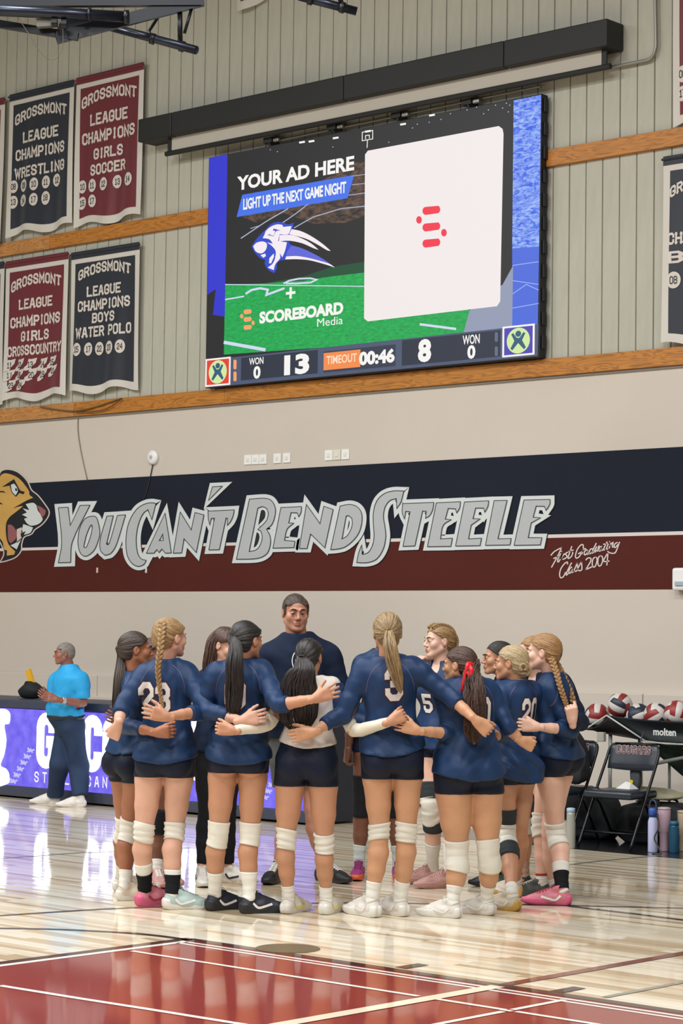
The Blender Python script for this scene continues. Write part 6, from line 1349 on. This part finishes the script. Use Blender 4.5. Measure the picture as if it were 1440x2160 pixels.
add(label='player hidden behind number 23, a strip of brown hair and a dusky shoe showing', foot=((326, 1866), (343, 1862)), toe=(165, 150), hip=(338, 1590), neck=(328, 1425), head=(325, 1382), hphi=120, phi=165, s=.95, skin=SK4,
    knee=((335, 1728, -.03), (345, 1728, -.03)), arm=(AR((350, 1500, 0), (352, 1560, 0), (352, 1600, 0)), AR((285, 1500, 0), (255, 1520, -.03), (240, 1515, -.1), curl=.5)),
    top=dict(m=JN, hem=(.05, 0), sl=(1.4, 1.4)), bot=dict(m=JD, len=.25), bands=([('knee_pad', 1708, 1760, .012, PADK, .001)], [('knee_pad', 1708, 1760, .012, PADK, .001)]), sock=((1815, SOCK), (1815, SOCK)), shoes=((SRS, SRS), (SRS, SRS)), seed=4, facefx=False,
    hair=pony(HCB, (0, -.1, .05), [(318, 1370, .15), (318, 1400, .12)], [.015, .02, .03, .01], 30, 3))
add(label='woman in black leggings and navy jacket looking down, long loose brown hair', foot=((470, 1860), (424, 1863)), toe=(128, 172), hip=(458, 1575), neck=(468, 1412), head=(477, 1362), hphi=126, hpitch=-20, phi=140, s=.97, skin=SK1,
    knee=((480, 1710, -.03), (436, 1708, -.03)), sho=((505, 1432, 0), (434, 1435, 0)), arm=(AR((520, 1510, 0), (500, 1540, -.1), (480, 1540, -.1)), AR((428, 1505, 0), (455, 1500, -.15), (470, 1482, -.15), curl=.5)),
    top=dict(m=SWN, name='jacket', hem=(-.02, 0), sl=(1.9, 1.9), flare=.02, off=.022, armoff=.016), bot=dict(m=clothm('leggings', '14151a', .7, .1), name='leggings', len=1.9, off=.004), sock=(None, None), shoes=((SW, SOW, FBK), (SW, SOW, FBK)), seed=5, gaze=0,
    hair=lambda root, hc, Bs, hs, J: (hair_cap(hc, Bs, hs, root, HCB, (0, -.02, .12), 1.03), strands('loose_hair', [J((470, 1326, .03)), J((452, 1350, .0)), J((444, 1385, -.02)), J((436, 1420, -.03)), J((424, 1448, -.02))], [.02, .045, .05, .045, .03, .012], 110, HCB, root, .0045, 5, 1, .002), strands('loose_hair', [J((485, 1330, .05)), J((500, 1365, .06)), J((505, 1400, .05)), J((508, 1440, .05))], [.02, .035, .035, .03, .012], 50, HCB, root, .0045, 6)))
add(label='player in navy with number 0 half covered by a long black ponytail', foot=((438, 1921), (509, 1927)), toe=(52, 66), hip=(504, 1592), neck=(508, 1396), head=(520, 1352), hphi=40, phi=4, s=1.0, skin=SK2,
    knee=((460, 1756, 0), (527, 1757, 0)), sho=((455, 1420, 0), (553, 1416, 0)), arm=(AR((430, 1500, .0), (352, 1512, -.22), (303, 1500, -.26), curl=.3, spread=.9), AR((587, 1488, -.28), (665, 1473, -.40), (720, 1452, -.36), curl=.12, spread=.9, thumb=(0, 0, 1))),
    top=dict(m=JN, hem=(-.02, .0), sl=(1.4, 1.28), flare=.03), bot=dict(m=JD, len=.16), bands=([('knee_pad', 1731, 1783, .0085, PADW, .0008)], [('knee_pad', 1735, 1784, .0085, PADW, .0008)]), sock=((1838, SOCK), (1840, SOCK)), shoes=((SNV, SOB, FWH, '1c1f28'), (SNV, SOB, FWH, '1c1f28')), num=('0', (500, 1462), .125, .185), seed=6,
    hair=pony(HB, (-.02, -.112, .01), [(496, 1362, -.14), (494, 1400, -.19), (494, 1450, -.18), (492, 1490, -.17), (492, 1520, -.16)], [.014, .022, .036, .048, .054, .046, .016], 130, 7, .002))
add(label='player in the white jersey with very long dark hair and white arm sleeves', foot=((599, 1928), (681, 1930)), toe=(30, 22), hip=(647, 1606), neck=(655, 1432), head=(652, 1386), hphi=18, phi=2, s=.93, b=1.1, skin=SK2,
    knee=((603, 1772, 0), (684, 1776, 0)), sho=((608, 1452, 0), (704, 1450, 0)), arm=(AR((566, 1530, -.08), (492, 1541, -.2), (440, 1534, -.2), curl=.7), AR((745, 1545, -.1), (822, 1522, -.26), (866, 1502, -.26), curl=.9)),
    top=dict(m=WHJ, hem=(.115, .0), sl=(.0, .0), flare=.03), bot=dict(m=JD, len=.24, top=.2), bands=([('knee_pad', 1750, 1792, .0085, PADW, .0035)], [('knee_pad', 1756, 1797, .0085, PADW, .0035)]), sock=((1868, SOCK), (1870, SOCK)), shoes=((SW, SOW, YEL, 'd8c94f'), (SW, SOW, YEL, 'd8c94f')), seed=7, facefx=False,
    armbands=[('arm_sleeve', 0, .78, 1.98, .005, SLW), ('arm_sleeve', 1, .78, 1.98, .005, SLW), ('jersey_sleeve', 0, -.02, .55, .011, JN), ('jersey_sleeve', 1, -.02, .5, .011, JN)],
    hair=pony(HB, (-.01, -.115, -.012), [(640, 1412, -.16), (632, 1440, -.155), (630, 1480, -.15), (630, 1515, -.145), (632, 1540, -.14)], [.018, .03, .065, .10, .115, .11, .05], 240, 8, .0025, thin=.005, tr=.022, flat=.35, name='long_hair'))
add(label='man in a navy sweatshirt with short brown hair facing the players, tallest of the group', foot=((672, 1856), (592, 1857)), toe=(140, -165), hip=(632, 1552), neck=(627, 1346), head=(623, 1293), hphi=168, hpitch=-4, phi=176, s=1.1, skin=SK7, male=True, hsz=1.0,
    knee=((660, 1712, -.02), (606, 1712, -.02)), sho=((690, 1383, 0), (568, 1385, 0)), arm=(AR((716, 1452, -.02), (672, 1490, -.22), (645, 1500, -.26), curl=.5), AR((560, 1470, -.02), (590, 1500, -.22), (620, 1505, -.26), curl=.5)),
    top=dict(m=SWN, name='sweatshirt', hem=(-.0, 0), sl=(1.9, 1.9), flare=.03, off=.03, armoff=.022, neckr=.075, band=SWN, wk=1.3), bot=dict(m=clothm('shorts_grey', '5e605f', .8, .3), name='shorts', len=.62, off=.02), sock=(None, None), shoes=((SBK, SOB), (SBK, SOB)), seed=8, browk=1.25, gaze=.5,
    hair=lambda root, hc, Bs, hs, J: hair_cap(hc, Bs, hs, root, HMB, (0, .12, .06), .985, 'man', grooves=.001))
add(label='player behind number 3 showing one hanging arm, black knee supports and magenta shoes', foot=((838, 1850), (757, 1850)), toe=(176, 184), hip=(797, 1548), neck=(806, 1376), head=(812, 1338), hphi=172, phi=178, s=.97, skin=SK4,
    knee=((832, 1690, -.03), (764, 1690, -.03)), sho=((850, 1402, 0), (762, 1402, 0)), arm=(AR((866, 1480, .05), (850, 1540, .1), (842, 1580, .1)), AR((742, 1500, -.02), (734, 1580, -.05), (727, 1622, -.06), curl=.8, n=(.7, .2, 0))),
    top=dict(m=JN, hem=(-.01, 0), sl=(.55, .5)), bot=dict(m=JD, len=.2), bands=([('knee_support', 1635, 1720, .012, PADK, .001)], [('knee_support', 1635, 1720, .012, PADK, .001)]), sock=((1782, mat('sock_pale', 'b9c0bb', .8)), (1782, MATS['sock_pale'])), shoes=((SMG, SOO, None, '7e2460'), (SMG, SOO, None, '7e2460')), seed=9, facefx=False,
    hair=pony(HB, (0, -.1, .05), [(812, 1340, .2)], [.015, .02, .02], 12, 9))
add(label='player with number 5 on her chest and crown plaits, gazing left', foot=((962, 1872), (926, 1862)), toe=(-110, -112), hip=(926, 1566), neck=(930, 1400), head=(926, 1353), hphi=-112, phi=-140, s=.99, skin=SK5,
    knee=((952, 1712, -.05), (908, 1706, -.05)), arm=(AR((985, 1480, .05), (1000, 1540, .05), (1000, 1580, .05)), AR((925, 1430, .25), (911, 1392, .16), (880, 1386, .10), curl=.6, n=(-.2, 0, -1))), sho=((965, 1432, -.05), (900, 1428, .12)),
    top=dict(m=JN, hem=(-.01, 0), sl=(1.4, 1.5), vneck=1, flare=.04), bot=dict(m=JD, len=.14), bands=([], [('knee_pad_cuff', 1650, 1686, .010, PADB, .001), ('knee_pad', 1684, 1732, .0095, PADW, .002), ('knee_pad_cuff', 1730, 1749, .010, PADB, .0005)]), sock=((1780, SOCK), (1778, SOCK)), shoes=((SRS, SRS, None, 'b5857c'), (SRS, SRS, None, 'b5857c')),
    num=('5', (922, 1482), .075, .125, 'front'), brow=BROWL, seed=10,
    hair=lambda root, hc, Bs, hs, J: (hair_cap(hc, Bs, hs, root, HLB, (0, -.11, .0)), [braid('crown_plait', [np.array(v)*hs @ Bs + hc for v in ((x*.03, .062, .088), (x*.038, .02, .108), (x*.042, -.04, .098), (x*.04, -.086, .055), (x*.035, -.112, .005), (x*.03, -.105, -.055))], .011, .010, 7, HLB, root) for x in (-1, 1)]))
add(label='player with a red ribbon in her long wavy dark ponytail', foot=((969, 1937), (1041, 1931)), toe=(-62, -60), hip=(986, 1618), neck=(986, 1434), head=(968, 1404), hphi=-62, phi=-22, s=.94, b=1.16, thick=1.18, skin=SK6,
    knee=((964, 1796, 0), (1030, 1790, 0)), sho=((936, 1462, -.03), (1030, 1458, .05)), arm=(AR((950, 1548, -.08), (880, 1541, -.24), (826, 1524, -.26), curl=.2, spread=.7), AR((1072, 1535, .0), (1098, 1562, -.0), (1124, 1574, .02), curl=.9)),
    top=dict(m=JN, hem=(-.04, .0), sl=(1.3, 1.3), flare=.03, off=.024), bot=dict(m=JD, len=.25), bands=([('knee_pad', 1772, 1838, .0085, PADW, .0008)], [('knee_pad', 1769, 1834, .0085, PADW, .0008)]), sock=((1868, SOCK), (1866, SOCK)), shoes=((SW, SOW, FWH), (SW, SOW, FWH)), num=('10', (992, 1500), .17, .18), seed=11,
    hair=lambda root, hc, Bs, hs, J: (pony(HCB, (0, -.113, .018), [(995, 1420, -.08), (1000, 1460, -.13), (1000, 1510, -.16), (998, 1545, -.16), (1000, 1570, -.16)], [.014, .022, .045, .06, .062, .05, .018], 150, 11, .007)(root, hc, Bs, hs, J),
        MB().add(*ribbon3([J((998, 1402, -.12)), J((988, 1400, -.16)), J((982, 1418, -.17)), J((976, 1440, -.16)), J((973, 1458, -.14))], .026)).build('red_ribbon', mat('ribbon_red', 'e0202a', .4), root, True), MB().add(*ribbon3([J((986, 1400, -.15)), J((994, 1412, -.18)), J((992, 1424, -.18)), J((984, 1418, -.18))], .024)).build('red_ribbon', mat('ribbon_red', 'e0202a'), root, True)))
add(label='dark haired player in left profile behind the blonde with the bun', foot=((1118, 1873), (1078, 1869)), toe=(-100, -100), hip=(1090, 1585), neck=(1064, 1430), head=(1049, 1389), hphi=-98, phi=-115, s=.96, skin=SK2,
    knee=((1100, 1738, -.03), (1062, 1736, -.03)), sho=((1058, 1455, -.14), (1068, 1450, .14)), arm=(AR((1080, 1540, -.08), (1060, 1580, -.1), (1040, 1590, -.1)), AR((1030, 1520, .2), (1010, 1540, .2), (1000, 1540, .2))),
    top=dict(m=JN, hem=(0, 0), sl=(1.5, 1.5)), bot=dict(m=JD, len=.22), bands=([('knee_pad', 1723, 1762, .008, PADW, .001)], [('knee_pad', 1723, 1762, .008, PADW, .001)]), sock=((1818, mat('sock_skin', 'b08c78', .8)), (1818, MATS['sock_skin'])), shoes=((SGN, SOB, mat('shoe_peach', 'b5754f'), '2f4a3c'), (SGN, SOB, MATS['shoe_peach'], '2f4a3c')), seed=12,
    hair=pony(HB, (0, -.112, -.01), [(1092, 1415, -.02), (1100, 1440, -.05), (1100, 1462, -.05)], [.014, .02, .03, .028, .01], 50, 12))
add(label='blonde player with a knotted bun and number 20 on her back', foot=((1094, 1922), (1100, 1893)), toe=(-58, -60), hip=(1086, 1608), neck=(1086, 1440), head=(1076, 1400), hphi=-72, phi=-34, s=.95, b=.90, skin=SK2,
    knee=((1067, 1757, 0), (1096, 1740, .08)), sho=((1052, 1462, -.04), (1122, 1458, .08)), arm=(AR((1060, 1548, -.36), (1010, 1561, -.66), (956, 1562, -.76), curl=.45), AR((1150, 1530, .22), (1160, 1560, .2), (1160, 1590, .2), skip=True)),
    top=dict(m=JN, hem=(-.09, -.12), sl=(1.3, 1.3), flare=.02), bot=dict(m=JD, len=.24), bands=([('knee_pad_cuff', 1705, 1738, .008, PADB, .001), ('knee_pad', 1735, 1784, .0095, PADW, .0012), ('knee_pad_cuff', 1782, 1808, .008, PADB, .001)], []), sock=((1868, SOCK), (1850, SOCK)), shoes=((SCR, SOY, FWH), (SCR, SOY, FWH)), num=('20', (1103, 1500), .15, .17), brow=BROWL, seed=13,
    hair=lambda root, hc, Bs, hs, J: (hair_cap(hc, Bs, hs, root, HBN, (.0, -.112, -.005), 1.02), [strands('bun', [J((1103+12*cos(a0)*k1, 1408+12*sin(a0)*k1, -.04-.02*j)) for a0 in [i*.9+j for i in range(7)]], [.010]*4, 30, HBN, root, .003, 20+j) for j, k1 in ((0, 1.4), (1, 1.05), (2, .55))], tierg(root, hc, Bs, hs, (0, -.112, -.005), .014)))
add(label='ginger haired player with two plaits at the right end of the huddle', foot=((1202, 1910), (1172, 1892)), toe=(-82, -82), hip=(1170, 1592), neck=(1166, 1424), head=(1144, 1377), hphi=-76, phi=-52, s=1.0, skin=SK5,
    knee=((1173, 1757, 0), (1160, 1748, .12)), sho=((1162, 1452, -.08), (1170, 1446, .12)), arm=(AR((1204, 1540, -.14), (1132, 1533, -.28), (1085, 1527, -.3), curl=.3), AR((1140, 1500, .3), (1110, 1510, .3), (1090, 1510, .3), skip=True)),
    top=dict(m=JN, hem=(.0, -.02), sl=(1.42, 1.3), flare=.02), bot=dict(m=JD, len=.2), bands=([('knee_pad', 1734, 1786, .0105, PADW, .001), ('ankle_brace', 1842, 1888, .008, SOCKB, .001)], []), sock=((1824, SOCK), (1850, SOCK)), shoes=((SPK, SOP, FWH, 'a8324a'), (SLB, SLB, FWH, 'bcd0dc')), brow=BROWL, seed=14,
    hair=lambda root, hc, Bs, hs, J: (hair_cap(hc, Bs, hs, root, HRD, (0, -.112, -.01), 1.03), tierg(root, hc, Bs, hs, (0, -.112, -.02), .016), braid('plait', [J((1162, 1388, -.08)), J((1172, 1415, -.13)), J((1180, 1445, -.18)), J((1190, 1475, -.19)), J((1196, 1492, -.19))], .015, .009, 5, HRD, root), braid('plait', [J((1164, 1386, .0)), J((1180, 1412, -.02)), J((1194, 1442, -.04)), J((1206, 1472, -.06)), J((1213, 1505, -.08)), J((1207, 1518, -.08))], .015, .012, 6, HRD, root)))
add(label='player behind the ginger haired one, raised fist by the plaits, dark trainer and red anklet', foot=((1158, 1893), (1180, 1886)), toe=(-86, -90), hip=(1148, 1585), neck=(1134, 1424), head=(1122, 1380), hphi=-98, phi=-135, s=.98, skin=SK5,
    knee=((1140, 1738, -.05), (1165, 1736, 0)), sho=((1182, 1440, -.12), (1110, 1440, .1)), arm=(AR((1222, 1522, -.30), (1207, 1521, -.52), (1203, 1478, -.56), curl=1.25, n=(-.3, 1, 0)), AR((1085, 1510, .15), (1060, 1520, .15), (1050, 1520, .15), skip=True)),
    top=dict(m=SWN, name='jacket', hem=(0, 0), sl=(1.93, 1.5), vneck=1, armoff=.018), bot=dict(m=JD, len=.2), bands=([('knee_pad', 1718, 1762, .0105, PADW, .003), ('anklet', 1842, 1846, .006, mat('anklet_red', '9c2a20', .7), 0)], []), sock=((1848, SOCK), (1848, SOCK)), shoes=((SGY, SGY, None, 'd6d0b8'), (SGY, SGY, None, 'd6d0b8')), brow=BROWL, seed=15,
    hair=pony(HRD, (0, -.112, .0), [(1160, 1385, .0)], [.014, .02, .015], 14, 15))
add(label='grey haired man in a light blue polo shirt and navy trousers by the scorers table', foot=((180, 1702), (124, 1695)), toe=(-100, -104), hip=(146, 1535), neck=(145, 1408), head=(135, 1379), hphi=-108, hpitch=-2, phi=-118, s=.92, skin=SK8, male=True, hsz=.98, b=1.08, belt=1,
    knee=((166, 1616, -.03), (126, 1612, -.03)), sho=((170, 1434, -.12), (120, 1436, .12)), arm=(AR((176, 1484, -.14), (122, 1476, -.30), (97, 1470, -.34), curl=.6, n=(0, 1, -.3)), AR((112, 1478, .1), (104, 1472, -.1), (96, 1468, -.15), curl=.6)), belly=1,
    top=dict(m=clothm('polo_blue', '2f9fd8', .55, .5), name='polo_shirt', hem=(.118, 0), sl=(.80, .80), flare=.0, off=.02, armoff=.024, neckr=.07, band=MATS['cloth_polo_blue'], wk=1.2), bot=dict(m=clothm('trousers', '26364f', .75, .4), name='trousers', len=1.96, off=.02, loose=1, top=.125, cuff=.075), sock=(None, None), shoes=((SW, SOW), (SW, SOW)), seed=16,
    armbands=[('wrist_watch', 0, 1.72, 1.84, .006, mat('watch_steel', 'b5b3ad', .3, .6))],
    hair=lambda root, hc, Bs, hs, J: hair_cap(hc, Bs, hs, root, HGY, (0, .12, .06), .985, 'man', grooves=.001))
def ribbon3(pts, w):
    p = [np.array(v) for v in spline(pts, 5)]; vs = []; fs = []; n = len(p)
    for i in range(n):
        d = N3(p[min(i+1, n-1)]-p[max(i-1, 0)]); e = N3(np.cross(d, (0, 1, 0))); ww = w*(.55+.45*sin(pi*min(1, i/(n*.5)))); k = e*ww/2; t = np.array((0, .0015, 0)); vs += [p[i]-k-t, p[i]+k-t, p[i]+k+t, p[i]-k+t]
    for i in range(n-1):
        for j in range(4): a, b = i*4+j, i*4+(j+1) % 4; fs.append((a, b, b+4, a+4))
    return vs, fs+[(0, 3, 2, 1), ((n-1)*4, (n-1)*4+1, (n-1)*4+2, (n-1)*4+3)]
def chest_emblem(info, root):
    sh = info['shirt']; me = sh.data; bv = BVHTree.FromPolygons([v.co[:] for v in me.vertices], [p.vertices[:] for p in me.polygons]); c0 = info['J']((637, 1391)); bk = -info['back']; rt = -info['lat']; up = info['axs']
    def pr(u, v): h = bv.ray_cast(Vector(c0+rt*u+up*v+bk*.6), Vector(-bk)); return (np.array(h[0])+bk*.003) if h[0] is not None else c0
    ring = [(.075*cos(k*pi/16), .085*sin(k*pi/16)) for k in range(32)]; mb = MB()
    for q in ribbon(ring, .006, True)+ribbon([(x*.72, y*.72) for x, y in ring], .003, True): mb.add([pr(*p) for p in q], [(0, 1, 2, 3)])
    mb.build('chest_emblem_ring', NUMW, sh)
    for t, x, y, w, h in (('SC', -.03, .025, .05, .03), ('VB', -.03, -.035, .05, .03)):
        mb = MB()
        for q in block(t, x-.012, y-.012, x+w+.012, y+h-.012, t=1.1): mb.add([pr(*p) for p in q], [(0, 1, 2, 3)])
        mb.build('chest_letters', NUMW, sh)
import time as _t
BUILT = {}
for D in PEOPLE:
    t0 = _t.time(); r_, info = person(D); BUILT[D['seed']] = (r_, info)
    print('person', D['seed'], round(_t.time()-t0, 1), 's', 'h=%.2f' % (info['hc'][2]+.12), 'arm', ['%.2f/%.2f' % (np.linalg.norm(a[5]-a[4]), np.linalg.norm(a[6]-a[5])) for a in info['arms']], 'leg', ['%.2f/%.2f' % (np.linalg.norm(l[3]-l[2]), np.linalg.norm(l[4]-l[3])) for l in info['legs']])
chest_emblem(BUILT[8][1], BUILT[8][0])
def chest_word(info, t, cpx, w, h):
    sh = info['shirt']; me = sh.data; bv = BVHTree.FromPolygons([v.co[:] for v in me.vertices], [p.vertices[:] for p in me.polygons]); c0 = info['J'](cpx); bk = -info['back']; rt = -info['lat']; up = info['axs']; mb = MB()
    for q in block(t, -w/2, -h/2, w/2, h/2, t=1.4):
        c4 = []
        for u, v in q:
            hh = bv.ray_cast(Vector(c0+rt*u+up*v+bk*.6), Vector(-bk))
            if hh[0] is None: break
            c4.append(np.array(hh[0])+bk*.003)
        if len(c4) == 4: mb.add(c4, [(0, 1, 2, 3)])
    if mb.f: mb.build('chest_letters', NUMW, sh)
chest_word(BUILT[10][1], 'UNION', (932, 1443), .20, .035)
